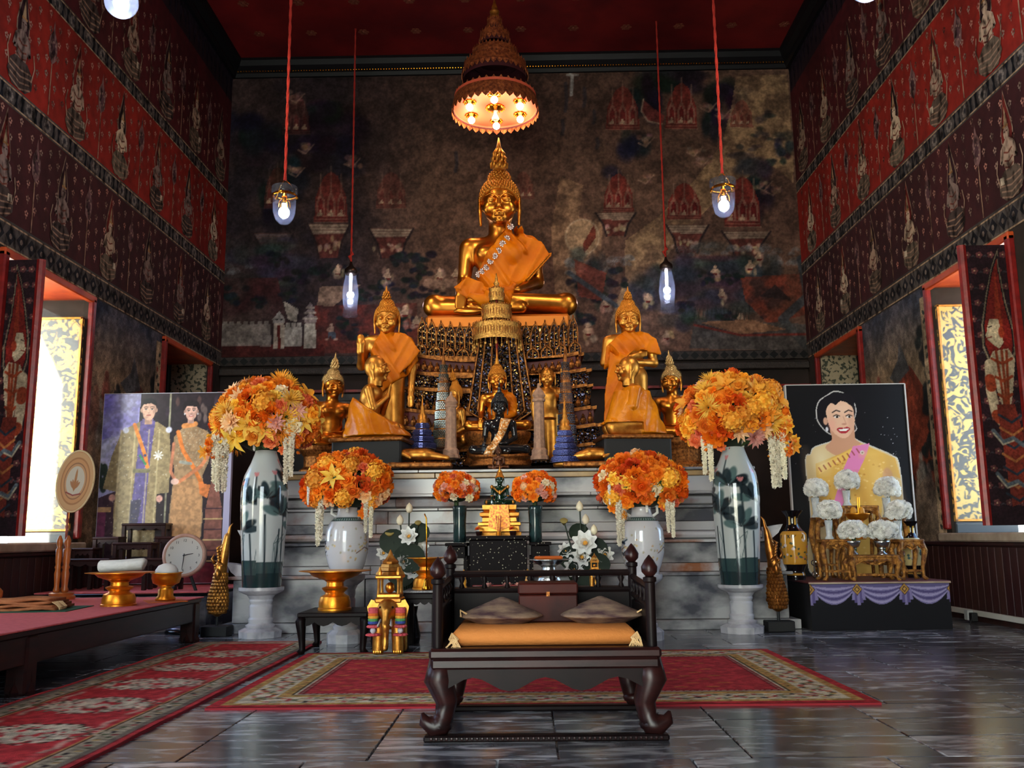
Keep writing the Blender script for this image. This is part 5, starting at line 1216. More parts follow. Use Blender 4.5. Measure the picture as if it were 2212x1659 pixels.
for px, yt, yb, lab, m in ((958, 735, 968, 'tall slender clear-beaded cone before the throne, next to the figure turned sideways', M_BEADC), (1225, 722, 985, 'tall slender grey-blue beaded cone before the throne, next to the staff bearer', M_BEADG)):
    Y = 8.5; c = P(px, yb, Y); h = float(P(px, yt, Y)[2])-c[2]; t = thing('beaded_cone', lab, 'ornament', c); r0 = SZ(23, Y)
    core = MB(); core.lathe([(r0*.96, 0), (r0*.5, h*.6), (r0*.2, h*.78), (.01, h*.86), (.003, h)], 12); core.build('core', M_GRIM, t)
    nt_ = 9
    for k in range(nt_):
        z0, z1 = h*.78*k/nt_, h*.78*(k+.86)/nt_; ra = r0*(1-.78*k/nt_)*1.03; mb = MB(); nb = max(8, int(2*PI*ra/.017)); rows = 5
        for i in range(rows):
            for j in range(nb): a = 2*PI*(j+.5*(i % 2))/nb; mb.ell((ra*math.cos(a), ra*math.sin(a), z0+(i+.5)*(z1-z0)/rows), .0085, 5, 3)
        mb.build('bead_tier', m, t)
for px, yt, yb, lab, n, Y in ((912, 850, 978, 'cone of four blue beaded rings with a gold spire near the joined-palm kneeler', 4, 8.42), (1222, 852, 1008, 'cone of five blue beaded rings on a gold foot before the grey-blue beaded cone', 5, 8.08)):
    c = P(px, yb, Y); h = float(P(px, yt, Y)[2])-c[2]; t = thing('ring_stupa', lab, 'ornament', c); r0 = SZ(31, Y)
    hs = h*.50
    MB().lathe([(r0*.85, 0), (r0*.9, h*.04), (r0*.5, h*.06), (r0*.42, hs), (r0*.36, hs+.01), (r0*.42, hs+h*.05), (r0*.3, hs+h*.07), (r0*.34, hs+h*.12), (r0*.16, hs+h*.17), (r0*.2, hs+h*.2), (r0*.12, hs+h*.23), (r0*.14, hs+h*.26), (r0*.08, hs+h*.3), (.002, h)], 18).build('gold_core', M_GOLD2, t, True)
    for k in range(n):
        ra = r0*(1-.5*k/(n-1)); z = h*.05+(k+.5)*(hs-h*.05)/n; hh = (hs-h*.05)/n*.42; mb = MB(); nb = int(2*PI*ra/.014)
        for i in range(4):
            for j in range(nb): a = 2*PI*(j+.5*(i % 2))/nb; mb.ell(((ra-.006*abs(i-1.5))*math.cos(a), (ra-.006*abs(i-1.5))*math.sin(a), z+(i-1.5)*hh*.55), .0075, 4, 3)
        rg = MB().lathe([(ra*.9, z-hh), (ra*.97, z-hh*.8), (ra*.97, z+hh*.8), (ra*.9, z+hh)], 22).build('beaded_ring', M_BEADB, t); mb.build('beads', M_BEADB, rg)
# ---- little three-tier gilt umbrella in front of the great statue's lap
M_FILI = mat('gilt_filigree', (226, 178, 96), .3, .9, col2=(150, 100, 46), nscale=70, bump=.4, bscale=110)
Y = 8.68; c = P(1075, 1000, Y); t = thing('small_tiered_umbrella', 'small three-tier gilt filigree umbrella on a red pole above the central seated statue', 'umbrella', c)
zz = lambda y: float(P(1075, y, Y)[2])-c[2]
MB().tube([(.0, .06, 0), (0, .06, zz(605))], .012, 8).build('pole', M_REDWOOD, t)
for k, (y0, y1, wp) in enumerate(((648, 622, 34), (690, 660, 66), (736, 700, 108))):
    z0, z1, r = zz(y0), zz(y1), SZ(wp/2, Y); n = 40
    tr = MB().lathe([(r*1.0, z0), (r*.98, z1), (r*.94, z1+.008), (r*.3, z1+.03)], n, c=(0, .06, 0), cap=False).build('tier', M_FILI, t)
    mb = MB(); m_ = int(2*PI*r/.028)
    for i in range(m_):
        a = 2*PI*i/m_; q = np.array([r*math.cos(a), r*math.sin(a)+.06, 0]); mb.ell(q+(0, 0, z1+.008), (.006, .006, .012), 5, 4); mb.ell(q*[1.01, 1.01, 1]+(0, 0, (z0+z1)/2), (.006, .006, (z1-z0)*.25), 5, 4)
    mb.build('crest', M_GRIM, tr)
    if k == 2:
        mb = MB()
        for i in range(28):
            a = 2*PI*i/28; l = .05 if i % 2 else .075; q = (r*math.cos(a), r*math.sin(a)+.06); mb.tube([(q[0], q[1], z0), (q[0], q[1], z0-l+.02)], .003, 4); mb.ell((q[0], q[1], z0-l), (.011, .004, .017), 5, 4)
        mb.build('pendants', M_FILI, tr)
zt_ = zz(622); MB().lathe([(.03, zt_), (.035, zt_+.02), (.018, zt_+.04), (.03, zt_+.06), (.012, zt_+.09), (.015, zt_+.1), (.003, zz(586))], 10, c=(0, .06, 0)).build('finial', M_FILI, t, True)
# ================================================================== VASES AND FLOWERS
def painted_lathe(prof, cv, n, name, m):
    # prof rows sampled to the canvas; canvas u = angle, v = height fraction
    prof = np.array(prof, float); z = np.linspace(prof[0, 1], prof[-1, 1], cv.ny); d = np.interp(z, prof[:, 1], prof[:, 0])
    # smooth radius
    for _ in range(2): d = np.convolve(np.pad(d, 2, 'edge'), [.1, .2, .4, .2, .1], 'valid')
    a = np.linspace(0, 2*PI, cv.nx)[:-1]; N_ = len(a)
    V = np.stack([d[:, None]*np.sin(a)[None], -d[:, None]*np.cos(a)[None], z[:, None]*np.ones((1, N_))], -1).reshape(-1, 3)
    I = np.arange(cv.ny*N_).reshape(cv.ny, N_); J = np.roll(I, -1, 1)
    Q = np.stack([I[:-1], J[:-1], J[1:], I[1:]], -1).reshape(-1, 4); me = fastmesh(name, V, Q, m, True)
    at = me.color_attributes.new('Col', 'FLOAT_COLOR', 'POINT'); lc = np.ones((cv.ny*N_, 4), np.float32); lc[:, :3] = lin(np.clip(cv.a[:, :-1], 0, 1).reshape(-1, 3)*255); at.data.foreach_set('color', lc.ravel())
    return me
M_PORC = mat('painted_porcelain', attr='Col', rough=.12, coat=.4)
YV = 7.36
def tall_vase_mesh():
    k = SZ(1, YV); H = 318*k; cv = Cv(.98, H, 150, (190, 194, 192)); r = random.Random(8); W_ = .98
    prof = [(40, 0), (40.5, 8), (44, 60), (48, 130), (50, 180), (49, 210), (44, 235), (31, 262), (23, 285), (21, 303), (25, 318)]
    v = lambda p: p*k
    cv.poly([(0, 0), (W_, 0), (W_, v(56)), (0, v(52))], (44, 66, 66), .95); cv.poly([(0, 0), (W_, 0), (W_, v(26)), (0, v(30))], (32, 50, 52), .9)
    dk = (34, 48, 54); md = (78, 104, 104)
    for c in (0, .5):
        for x, b, t in ((.06, 10, 150), (.14, 10, 120), (.2, 10, 190), (.3, 8, 130), (.36, 10, 200), (.44, 10, 110)):
            cv.line([(c+x, v(b)), (c+x+r.uniform(-.02, .02), v(t))], .013, dk)
        for x, y, s_ in ((.16, 150, 1.1), (.33, 120, 1.0), (.25, 205, 1.15), (.42, 175, 1.0), (.06, 185, .9)):
            for q in range(6):
                a = q*.55+r.uniform(-.2, .2)+.1; L_ = .105*s_*r.uniform(.85, 1.25)
                cv.ell(c+x+math.cos(a)*L_*.7, v(y)+math.sin(a)*L_*.7, L_*.58, .03*s_, (dk, (24, 34, 40), md)[q % 3], .92, rot=a, soft=.3)
            for q in range(4): a = q*.8+.2; cv.line([(c+x, v(y)), (c+x+math.cos(a)*.06, v(y)+math.sin(a)*.06)], .004, (24, 30, 34))
        for x, y in ((.12, 236), (.34, 214), (.46, 232), (.22, 262)):
            cv.line([(c+x, v(y-40)), (c+x, v(y))], .012, dk)
            for q in (-1, 0, 1): cv.ell(c+x+q*.011, v(y)+.014, .008, .02, (206, 128, 130), .9, rot=-q*.4)
        for q in range(7): x = c+r.uniform(0, .5); cv.line([(x, v(40)), (x+r.uniform(-.03, .05), v(90)), (x+r.uniform(.0, .08), v(110))], .004, (70, 90, 90))
        cv.ell(c+.2, v(290), .006, .006, (30, 30, 34)); cv.ell(c+.2, v(283), .006, .006, (30, 30, 34)); cv.ell(c+.25, v(285), .005, .008, (170, 40, 40))
    return painted_lathe([(a*k, b*k) for a, b in prof], cv, 0, 'tall_vase', M_PORC), H
ME_TV, HTV = tall_vase_mesh()
def mid_vase_mesh():
    Y = 6.92; k = SZ(1, Y); H = 155*k; cv = Cv(.96, H, 170, (206, 202, 204)); r = random.Random(5)
    prof = [(33, 0), (33, 6), (39, 20), (45, 44), (46.5, 70), (44, 94), (34, 113), (23, 121), (20, 136), (26, 155)]
    v = lambda p: p*k
    cv.poly([(0, v(111)), (.96, v(111)), (.96, v(118)), (0, v(118))], (66, 80, 78)); 
    for i in range(40): cv.ell(i*.024, v(114.5), .006, .006, (170, 190, 180))
    for c in (0, .48):
        cv.line([(c+.1, v(44)), (c+.17, v(56)), (c+.25, v(50)), (c+.33, v(58))], .006, (110, 66, 44)); cv.line([(c+.2, v(52)), (c+.2, v(80))], .005, (120, 80, 60))
        for i in range(70): cv.ell(c+r.gauss(.23, .11), v(r.gauss(56, 20)), .008, .008, ((214, 180, 110), (196, 160, 120), (170, 160, 130))[i % 3], .8)
        for x, y in ((.28, 42), (.3, 66)): cv.ell(c+x, v(y), .028, .012, (44, 56, 70), .95, rot=-.3); cv.line([(c+x, v(y)), (c+x+.045, v(y+6))], .01, (44, 56, 70))
        for x, y in ((.18, 103), (.2, 97), (.23, 103), (.235, 96), (.27, 104), (.275, 97)):
            for q in range(3): cv.line([(c+x+r.uniform(-.006, .006), v(y)+r.uniform(-.01, .01)), (c+x+r.uniform(-.008, .008), v(y)+r.uniform(-.01, .01))], .0035, (40, 40, 44))
    return painted_lathe([(a*k, b*k) for a, b in prof], cv, 0, 'mid_vase', M_PORC), H, k
ME_MV, HMV, KMV = mid_vase_mesh()
def pedestal(px, ytop, Y, lab, wpx):
    c = P(px, ytop, Y); t = thing('marble_pedestal', lab, 'pedestal', (c[0], Y, 0)); h = float(c[2]); r = SZ(wpx/2, Y)
    MB().lathe([(r*.96, 0), (r*.98, h*.13), (r*.7, h*.19)], 10).build('foot', M_MARBLE2, t)
    MB().lathe([(r*.62, h*.19), (r*.66, h*.24), (r*.52, h*.28), (r*.56, h*.36), (r*.5, h*.40), (r*.52, h*.62), (r*.46, h*.66), (r*.52, h*.72), (r*.5, h*.76), (r*.62, h*.84)], 20).build('baluster', M_MARBLE2, t, auto=.6)
    MB().lathe([(r*.62, h*.84), (r*.95, h*.91), (r*1.0, h*.94), (r*1.0, h)], 24).build('disc_top', M_MARBLE2, t, auto=.6)
    return c
VM = []
for px, yt, lab, lv in ((565, 1268, 'turned marble pedestal under the tall lotus vase nearer the couple portrait', 'tall white porcelain vase painted with dark lotus leaves nearer the couple portrait'), (1599, 1262, 'turned marble pedestal under the tall lotus vase nearer the lone woman portrait', 'tall white porcelain vase painted with dark lotus leaves nearer the lone woman portrait')):
    c = pedestal(px, yt, YV, lab, 94); v = link('tall_vase', ME_TV, None, (c[0], c[1], c[2])); tag(v, lv, 'vase', 'tall lotus-painted vases'); VM.append(c+np.array([0, 0, HTV]))
    if px > 1000: v.rotation_euler = (0, 0, .9)
for px, yt, lab, lv in ((748, 1240, 'turned marble pedestal under the round white vase behind the small stool', 'round white porcelain vase with birds and blossom behind the small stool'), (1390, 1240, 'turned marble pedestal under the round white vase behind the carved seat', 'round white porcelain vase with birds and blossom behind the carved seat')):
    c = pedestal(px, yt, 6.92, lab, 80); t = thing('round_vase', lv, 'vase', c, 0, 'round white vases'); link('body', ME_MV, t); VM.append(c+np.array([0, 0, HMV]))
    for s in (-1, 1): MB().tube([(s*22*KMV, 0, 120*KMV), (s*34*KMV, 0, 128*KMV), (s*33*KMV, 0, 142*KMV), (s*22*KMV, 0, 148*KMV)], 3.2*KMV, 7).build('handle', M_PORC if False else M_WHITE, t, True)

# ---- blooms (unit radius, facing +z)
def petal(L, W, tilt, cup, curl, az, r0, z0, tip=.35, rows=4):
    V = []; a = tilt; r, z = r0, z0; st = L/(rows-1)
    for i in range(rows):
        u = i/(rows-1); wd = W*(math.sin(min(1, u*1.15+.12)*PI*.86))*(1 if u < .99 else tip)
        for s in (-1, 0, 1): V.append((r-(cup*wd*.35*math.sin(a) if s else 0), s*wd*.5, z+(cup*wd*.35*math.cos(a) if s else 0)))
        r += st*math.cos(a); z += st*math.sin(a); a += curl/(rows-1)
    c, s_ = math.cos(az), math.sin(az); V = [(x*c-y*s_, x*s_+y*c, zz) for x, y, zz in V]; F = []
    for i in range(rows-1):
        for j in range(2): k = i*3+j; F.append((k, k+1, k+4, k+3))
    return V, F
def bloom(kind, m):
    mb = MB(); r = random.Random(kind)
    if kind == 'rose':
        mb.ell((0, 0, .3), (.2, .2, .26), 7, 5); mb.ell((0, 0, .02), (.42, .42, .3), 8, 5)
        for n, r0, z0, L, W, tl in ((3, .06, .25, .4, .42, 1.75), (4, .16, .15, .48, .55, 1.55), (5, .28, .05, .55, .66, 1.3), (6, .38, -.1, .62, .78, .95), (7, .42, -.2, .68, .8, .45)):
            for i in range(n): mb.add(*petal(L, W, tl, .5, -.25 if tl > 1 else -.8, 2*PI*i/n+n*.7+r.uniform(-.1, .1), r0, z0, .7))
    elif kind == 'peony':
        for n, r0, z0, L, W, tl in ((6, .1, .2, .38, .4, 1.6), (8, .22, .15, .4, .42, 1.35), (9, .36, .05, .42, .46, 1.05), (10, .46, -.08, .48, .5, .7), (10, .5, -.18, .55, .55, .3)):
            for i in range(n): mb.add(*petal(L*r.uniform(.85, 1.1), W, tl+r.uniform(-.2, .2), r.uniform(-.6, .8), r.uniform(-.9, .4), 2*PI*i/n+r.uniform(-.2, .2)+n, r0, z0+r.uniform(-.04, .06), .8))
    elif kind == 'lily':
        for i in range(6): mb.add(*petal(1.25, .46, .75, .5, -1.25, PI/3*i, .06, -.25, .04, 5))
        for i in range(6): a = i*1.05+.3; mb.tube([(0, 0, -.1), (.12*math.cos(a), .12*math.sin(a), .3), (.22*math.cos(a), .22*math.sin(a), .42)], .022, 4)
    elif kind == 'mum':
        for n, L, tl in ((10, .45, 1.3), (14, .7, .95), (18, .95, .55), (18, 1.0, .15)):
            for i in range(n): mb.add(*petal(L*r.uniform(.85, 1.1), .13, tl+r.uniform(-.12, .12), .4, .35, 2*PI*i/n+n+r.uniform(-.1, .1), .08, 0, .5, 3))
    elif kind == 'dahlia':
        for n, L, tl in ((7, .55, 1.1), (9, .8, .7), (11, 1.0, .3)):
            for i in range(n): mb.add(*petal(L, .38, tl, .7, -.2, 2*PI*i/n+n, .08, 0, .15))
        mb.ell((0, 0, .12), (.14, .14, .1), 6, 4)
    elif kind == 'magnolia':
        for i in range(6): mb.add(*petal(1.05, .66, .55+.15*(i % 2), .7, -.5, PI/3*i, .06, -.1, .55))
        mb.ell((0, 0, .1), (.12, .12, .16), 6, 4)
    elif kind == 'hydrangea':
        for i in range(46):
            z = 1-1.6*(i+.5)/46; q = math.sqrt(max(0, 1-z*z)); a = i*2.4; d = np.array([q*math.cos(a), q*math.sin(a), z*.8]); n_ = d/np.linalg.norm(d)
            R = np.array(Vector(n_).to_track_quat('Z', 'Y').to_matrix()); M_ = np.eye(4); M_[:3, :3] = R; M_[:3, 3] = d*.82
            for k in range(4): mb.add(*petal(.24, .2, .35, .3, -.3, k*PI/2+i, .02, 0, .6, 3), M_)
        mb.ell((0, 0, 0), (.72, .72, .6), 8, 6)
    elif kind == 'bud':
        mb.lathe([(.1, -.6), (.28, -.3), (.34, .05), (.24, .4), (.05, .75)], 8)
        for i in range(3): mb.add(*petal(1.2, .6, 1.35, .6, .25, i*2.1, .18, -.5, .3))
    elif kind == 'strand':
        for i in range(90):
            z = -i/90*6.0; w_ = .46*(1-.75*(i/90))*r.uniform(.6, 1.2); a = i*2.4+r.random(); R = np.array(Vector((math.cos(a), math.sin(a), -.3)).to_track_quat('Z', 'Y').to_matrix()); M_ = np.eye(4); M_[:3, :3] = R; M_[:3, 3] = (w_*.7*math.cos(a), w_*.7*math.sin(a), z)
            for k in range(4): mb.add(*petal(.34, .26, .5, .3, -.4, k*PI/2+i, .02, 0, .5, 3), M_)
        mb.tube([(0, 0, 0), (.05, 0, -3), (0, 0, -5.9)], .05, 4)
    elif kind == 'leaves':
        for i in range(5): mb.add(*petal(1.3, .6, r.uniform(.0, .6), .5, -.6, i*1.26+r.uniform(-.3, .3), .05, -.1, .05))
    elif kind == 'lotus':
        for n, L, W, tl in ((6, .75, .8, 1.2), (7, .95, .95, .85), (8, 1.1, 1.05, .45)):
            for i in range(n): mb.add(*petal(L, W, tl, .6, .2, 2*PI*i/n+n, .1, -.1, .45, 5))
        mb.lathe([(.1, -.1), (.18, .1), (.16, .16)], 8)
    me = mesh_np(kind+'_bloom', np.concatenate(mb.v), mb.f, m, True); return me
BL = {}
def blm(kind, cname):
    if (kind, cname) not in BL: BL[(kind, cname)] = bloom(kind, FC[cname])
    return BL[(kind, cname)]
def fm(n, c, c2): return mat('petal_'+n, c, .6, col2=c2, nscale=2.5, rand=.16, spec=.25)
FC = dict(deep=fm('deep_orange', (226, 86, 10), (240, 118, 26)), orange=fm('orange', (240, 120, 20), (248, 150, 46)), amber=fm('amber', (244, 154, 36), (250, 182, 70)), yellow=fm('yellow', (246, 182, 50), (250, 206, 96)),
          coral=fm('coral', (230, 104, 60), (244, 140, 92)), peach=fm('peach', (246, 186, 128), (250, 212, 168)), cream=fm('cream', (244, 222, 180), (250, 236, 206)), pink=fm('dusty_pink', (226, 150, 134), (240, 182, 166)),
          red=fm('red_orange', (212, 66, 16), (230, 94, 30)), white=fm('white', (236, 232, 224), (246, 244, 238)), ivory=fm('ivory', (230, 218, 190), (244, 236, 214)), green=fm('leaf_green', (40, 58, 34), (66, 84, 44)), dgreen=fm('dark_leaf', (22, 32, 24), (38, 50, 34)))
NAMES = dict(rose='rose', peony='peony', lily='lily', mum='chrysanthemum', dahlia='dahlia', magnolia='magnolia', hydrangea='hydrangea', bud='flower_bud', strand='blossom_strand', leaves='leaf_cluster', lotus='lotus_flower')
def place(t, kind, cn, loc, dirn, size, spin=0.0):
    o = link(NAMES[kind], blm(kind, cn), t); o.location = tuple(float(q) for q in loc)
    q = Vector(tuple(dirn)).to_track_quat('Z', 'Y') if kind != 'strand' else Euler((0, 0, spin)).to_quaternion()
    o.rotation_mode = 'QUATERNION'; o.rotation_quaternion = q @ Euler((0, 0, spin)).to_quaternion(); o.scale = (size,)*3; return o
def bouquet(name, lab, c, rad, n, pal, seed, cz=0.0, zmin=-.45, group=None, strands=(), cat='bouquet', leafn=14, core='dgreen'):
    t = thing(name, lab, cat, c, 0, group); r = random.Random(seed); rx, ry, rz = rad; ctr = np.array([0, 0, cz])
    wsum = sum(p[2] for p in pal)
    mb = MB(); mb.ell(ctr, (rx*.72, ry*.72, rz*.72), 14, 8); mb.build('foliage_core', FC[core], t, True)
    MB().tube([(0, 0, cz), (0, 0, -.10)], .018, 6).build('stems', FC['green'], t)
    i = 0; k = 0
    while k < n and i < n*4:
        z = 1-2*(i+.5)/(n*1.72); i += 1
        if z < zmin or z < -1: break
        q = math.sqrt(max(0, 1-z*z)); a = i*2.39996; d = np.array([q*math.cos(a), q*math.sin(a), z])
        if d[1] > .55: continue
        w_ = r.random()*wsum
        for kind, cn, wt, sz in pal:
            w_ -= wt
            if w_ <= 0: break
        p = ctr+d*np.array(rad)*r.uniform(.84, .98); nn = d/np.array(rad); nn /= np.linalg.norm(nn); nn = nn+np.array([r.gauss(0, .18), -.25+r.gauss(0, .1), r.gauss(0, .15)])
        place(t, kind, cn, p, nn, sz*r.uniform(.88, 1.12), r.random()*6); k += 1
    for j in range(leafn):
        a = r.random()*6.28; z = r.uniform(-.7, .6); q = math.sqrt(1-z*z); d = np.array([q*math.cos(a), -abs(q*math.sin(a)), z]); place(t, 'leaves', 'green', ctr+d*np.array(rad)*.86, d, rx*.14, a)
    for (dx, dz, L_, cn) in strands:
        yy = -ry*.55; place(t, 'strand', cn, (dx, yy+r.uniform(-.05, .05), dz), (0, 0, 1), L_/6.0, r.random()*6)
    return t
PB = [('rose', 'amber', 20, 0.0769), ('rose', 'orange', 18, 0.0769), ('rose', 'yellow', 8, 0.0744), ('rose', 'coral', 14, 0.0682), ('peony', 'deep', 12, 0.1054), ('peony', 'orange', 9, 0.1017), ('mum', 'yellow', 6, 0.1054), ('mum', 'amber', 4, 0.0992), ('lily', 'yellow', 9, 0.1054), ('dahlia', 'peach', 5, 0.0992), ('dahlia', 'pink', 2, 0.0930), ('magnolia', 'amber', 7, 0.0992), ('rose', 'cream', 2, 0.0719), ('hydrangea', 'amber', 4, 0.1054), ('bud', 'coral', 4, 0.0496)]
for k, (lab, sd) in enumerate((('large orange and yellow flower arrangement in the tall vase nearer the couple portrait', 3), ('large orange and yellow flower arrangement in the tall vase nearer the lone woman portrait', 9))):
    c = VM[k]; s = -1 if k == 0 else 1; u = SZ(1, YV)
    t = bouquet('flower_arrangement', lab, c, (116*u, 95*u, 97*u), 100, PB, sd, cz=36*u, zmin=-.96, group='large orange flower arrangements',
                strands=((s*-72*u, -2*u, 86*u, 'ivory'), (s*-60*u, -10*u, 92*u, 'ivory'), (s*82*u, -20*u, 96*u, 'ivory'), (s*70*u, -8*u, 110*u, 'ivory'), (s*12*u, 10*u, 42*u, 'white'), (s*52*u, 66*u, 52*u, 'white'), (s*92*u, 0, 100*u, 'ivory')))
    r = random.Random(sd)
    for j in range(16):                                               # trailing sprays on the outer side
        f = j/15; p = (s*(78+30*math.sin(f*3)+r.uniform(-16, 16))*u, -40*u+r.uniform(-30, 20)*u, (20-70*f)*u)
        place(t, ('magnolia', 'bud', 'rose')[j % 3], ('amber', 'yellow', 'orange')[j % 3], p, (s*.5, -.8, -.2), (.062, .035, .045)[j % 3], r.random()*6)
    for j in range(10):
        f = j/9; p = (-s*(56+r.uniform(-22, 34))*u, -50*u, (14-52*f)*u); place(t, ('rose', 'bud')[j % 2], ('coral', 'orange')[j % 2], p, (-s*.4, -.8, -.3), .04, r.random()*6)
PM = [('rose', 'orange', 18, 0.0645), ('rose', 'deep', 14, 0.0645), ('peony', 'deep', 12, 0.0868), ('peony', 'red', 6, 0.0818), ('rose', 'yellow', 7, 0.0620), ('rose', 'peach', 5, 0.0620), ('rose', 'coral', 9, 0.0521), ('hydrangea', 'amber', 4, 0.0868), ('lily', 'yellow', 4, 0.0868), ('bud', 'coral', 3, 0.0372), ('rose', 'cream', 3, 0.0620)]
for k, (lab, sd) in enumerate((('deep orange flower arrangement in the round white vase behind the small stool', 13), ('deep orange flower arrangement in the round white vase behind the carved seat', 19))):
    c = VM[2+k]; u = SZ(1, 6.92); s = -1 if k == 0 else 1
    t = bouquet('flower_arrangement', lab, c, (96*u, 78*u, 72*u), 72, PM, sd, cz=33*u, zmin=-.96, group='medium orange flower arrangements',
                strands=((-54*u, -2*u, 92*u, 'ivory'), (-46*u, 2*u, 84*u, 'ivory'), (58*u, -6*u, 72*u, 'ivory'), (48*u, -2*u, 66*u, 'ivory'), (6*u, 20*u, 46*u, 'white'), (-72*u, 30*u, 40*u, 'white')))
    r = random.Random(sd)
    for j in range(14):
        q = r.choice((-1, 1)); p = (q*(40+r.uniform(0, 30))*u, -40*u, r.uniform(-34, 10)*u); place(t, ('rose', 'hydrangea', 'rose')[j % 3], ('orange', 'amber', 'coral')[j % 3], p, (q*.4, -.9, -.1), (.042, .05, .035)[j % 3], r.random()*6)
# small bouquets in dark green vases on the inlaid table
PS = [('rose', 'orange', 12, .042), ('rose', 'deep', 10, .044), ('rose', 'pink', 12, .036), ('peony', 'orange', 6, .046), ('rose', 'cream', 3, .034), ('hydrangea', 'peach', 3, .036), ('rose', 'coral', 4, .032)]
M_CELA = mat('dark_celadon', (40, 66, 66), .18, col2=(20, 34, 38), nscale=16, coat=.5)
YS = 7.2
for px, lab, lv, sd in ((998, 'small orange and pink bouquet in the celadon vase on the couple portrait side', 'cylindrical dark celadon vase on the inlaid table, couple portrait side', 23), (1157, 'small orange and pink bouquet in the celadon vase on the lone woman portrait side', 'cylindrical dark celadon vase on the inlaid table, lone woman portrait side', 29)):
    c = P(px-5 if px < 1050 else px, 1172, YS); u = SZ(1, YS)
    v = MB().lathe([(13*u, 0), (14*u, 3*u), (13.5*u, 40*u), (15*u, 70*u), (16*u, 76*u), (14*u, 78*u)], 20).build('celadon_vase', M_CELA, None, True, loc=c); tag(v, lv, 'vase', 'celadon vases')
    bouquet('small_bouquet', lab, c+np.array([-7*u if px < 1050 else 0, 0, 78*u]), (48*u, 40*u, 38*u), 56, PS, sd, cz=34*u, zmin=-.75, group='small orange and pink bouquets', leafn=8)
# ================================================================== TEXT HELPER
def text_mesh(txt, size, m, name='lettering'):
    cu = bpy.data.curves.new(name, 'FONT'); cu.body = txt; cu.size = size; cu.align_x = 'CENTER'; cu.align_y = 'CENTER'; cu.extrude = .0008
    o = bpy.data.objects.new(name, cu); COL.objects.link(o); dg = bpy.context.evaluated_depsgraph_get(); me = bpy.data.meshes.new_from_object(o.evaluated_get(dg)); bpy.data.objects.remove(o)
    me.materials.clear(); me.materials.append(m); return me
# ================================================================== PORTRAIT BOARDS
def smooth_(pts, n=6):
    p = np.array(pts, float); m = len(p); out = []
    for i in range(m):
        p0, p1, p2, p3 = p[i-1], p[i], p[(i+1) % m], p[(i+2) % m]
        for k in range(n):
            t_ = k/n; out.append(.5*((2*p1)+(p2-p0)*t_+(2*p0-5*p1+4*p2-p3)*t_*t_+(3*p1-p0-3*p2+p3)*t_**3))
    return out
def face_(cv, x, y, k, skin, hair, tilt=0.0, smile=False, female=True, turn=0.0):
    # generic face; k = half face width
    sh = tuple(int(q*.82) for q in skin)
    if female:
        cv.ell(x-.1*k, y+.65*k, 1.22*k, 1.05*k, hair, 1, soft=.12); cv.ell(x-.55*k, y+1.05*k, .7*k, .6*k, hair, 1, soft=.12); cv.ell(x+.5*k, y+1.0*k, .7*k, .6*k, hair, 1, soft=.12); cv.ell(x-1.05*k, y+.35*k, .35*k, .55*k, hair, 1, soft=.15)
    else: cv.ell(x, y+.75*k, 1.02*k, .82*k, hair, 1, soft=.1)
    cv.poly([(x-.42*k, y-.6*k), (x+.42*k, y-.6*k), (x+.5*k, y-1.9*k), (x-.5*k, y-1.9*k)], sh)
    cv.ell(x, y+.1*k, .98*k, 1.02*k, skin, 1, soft=.1); cv.ell(x+turn*.1*k, y-.45*k, .80*k, .95*k, skin, 1, soft=.1)
    for s in (-1, 1): cv.ell(x+s*.98*k, y-.05*k, .16*k, .3*k, sh, 1, soft=.2)
    cv.ell(x+.5*k, y-.25*k, .4*k, .7*k, sh, .35, soft=1)
    if female: cv.poly([(x-1.0*k, y+.35*k), (x-.75*k, y+.75*k), (x+.1*k, y+.78*k), (x+.8*k, y+.65*k), (x+1.05*k, y+.3*k), (x+1.1*k, y+1.1*k), (x, y+1.5*k), (x-1.1*k, y+1.1*k)], hair)
    else: cv.poly([(x-.98*k, y+.35*k), (x-.8*k, y+.72*k), (x+.2*k, y+.9*k), (x+.85*k, y+.6*k), (x+1.0*k, y+.35*k), (x+1.0*k, y+1.0*k), (x, y+1.5*k), (x-1.0*k, y+1.0*k)], hair)
    for s in (-1, 1):
        ex = x+turn*.15*k+s*.4*k; cv.ell(ex, y+.08*k, .2*k, .09*k, (236, 228, 222), 1, soft=.3); cv.ell(ex, y+.08*k, .09*k, .1*k, (30, 20, 20), 1, soft=.3); cv.line([(ex-.22*k, y+.13*k), (ex, y+.2*k), (ex+.22*k, y+.12*k)], .07*k, (40, 26, 26)); cv.line([(ex-.26*k, y+.36*k), (ex, y+.44*k), (ex+.26*k, y+.36*k)], .08*k, tuple(int(q*.5+20) for q in hair))
    nx = x+turn*.22*k; cv.line([(nx+.06*k, y+.05*k), (nx+.13*k, y-.32*k)], .08*k, sh, .8); cv.ell(nx, y-.36*k, .17*k, .08*k, sh, .9)
    mx = x+turn*.2*k; cv.ell(mx, y-.72*k, .33*k, .14*k if smile else .1*k, (178, 60, 66) if female else (176, 104, 96), 1, soft=.25)
    if smile: cv.ell(mx, y-.70*k, .24*k, .06*k, (244, 238, 232), 1, soft=.2)
    if female:
        for s in (-1, 1): cv.ell(x+s*1.0*k, y-.42*k, .1*k, .16*k, (226, 222, 226), 1)
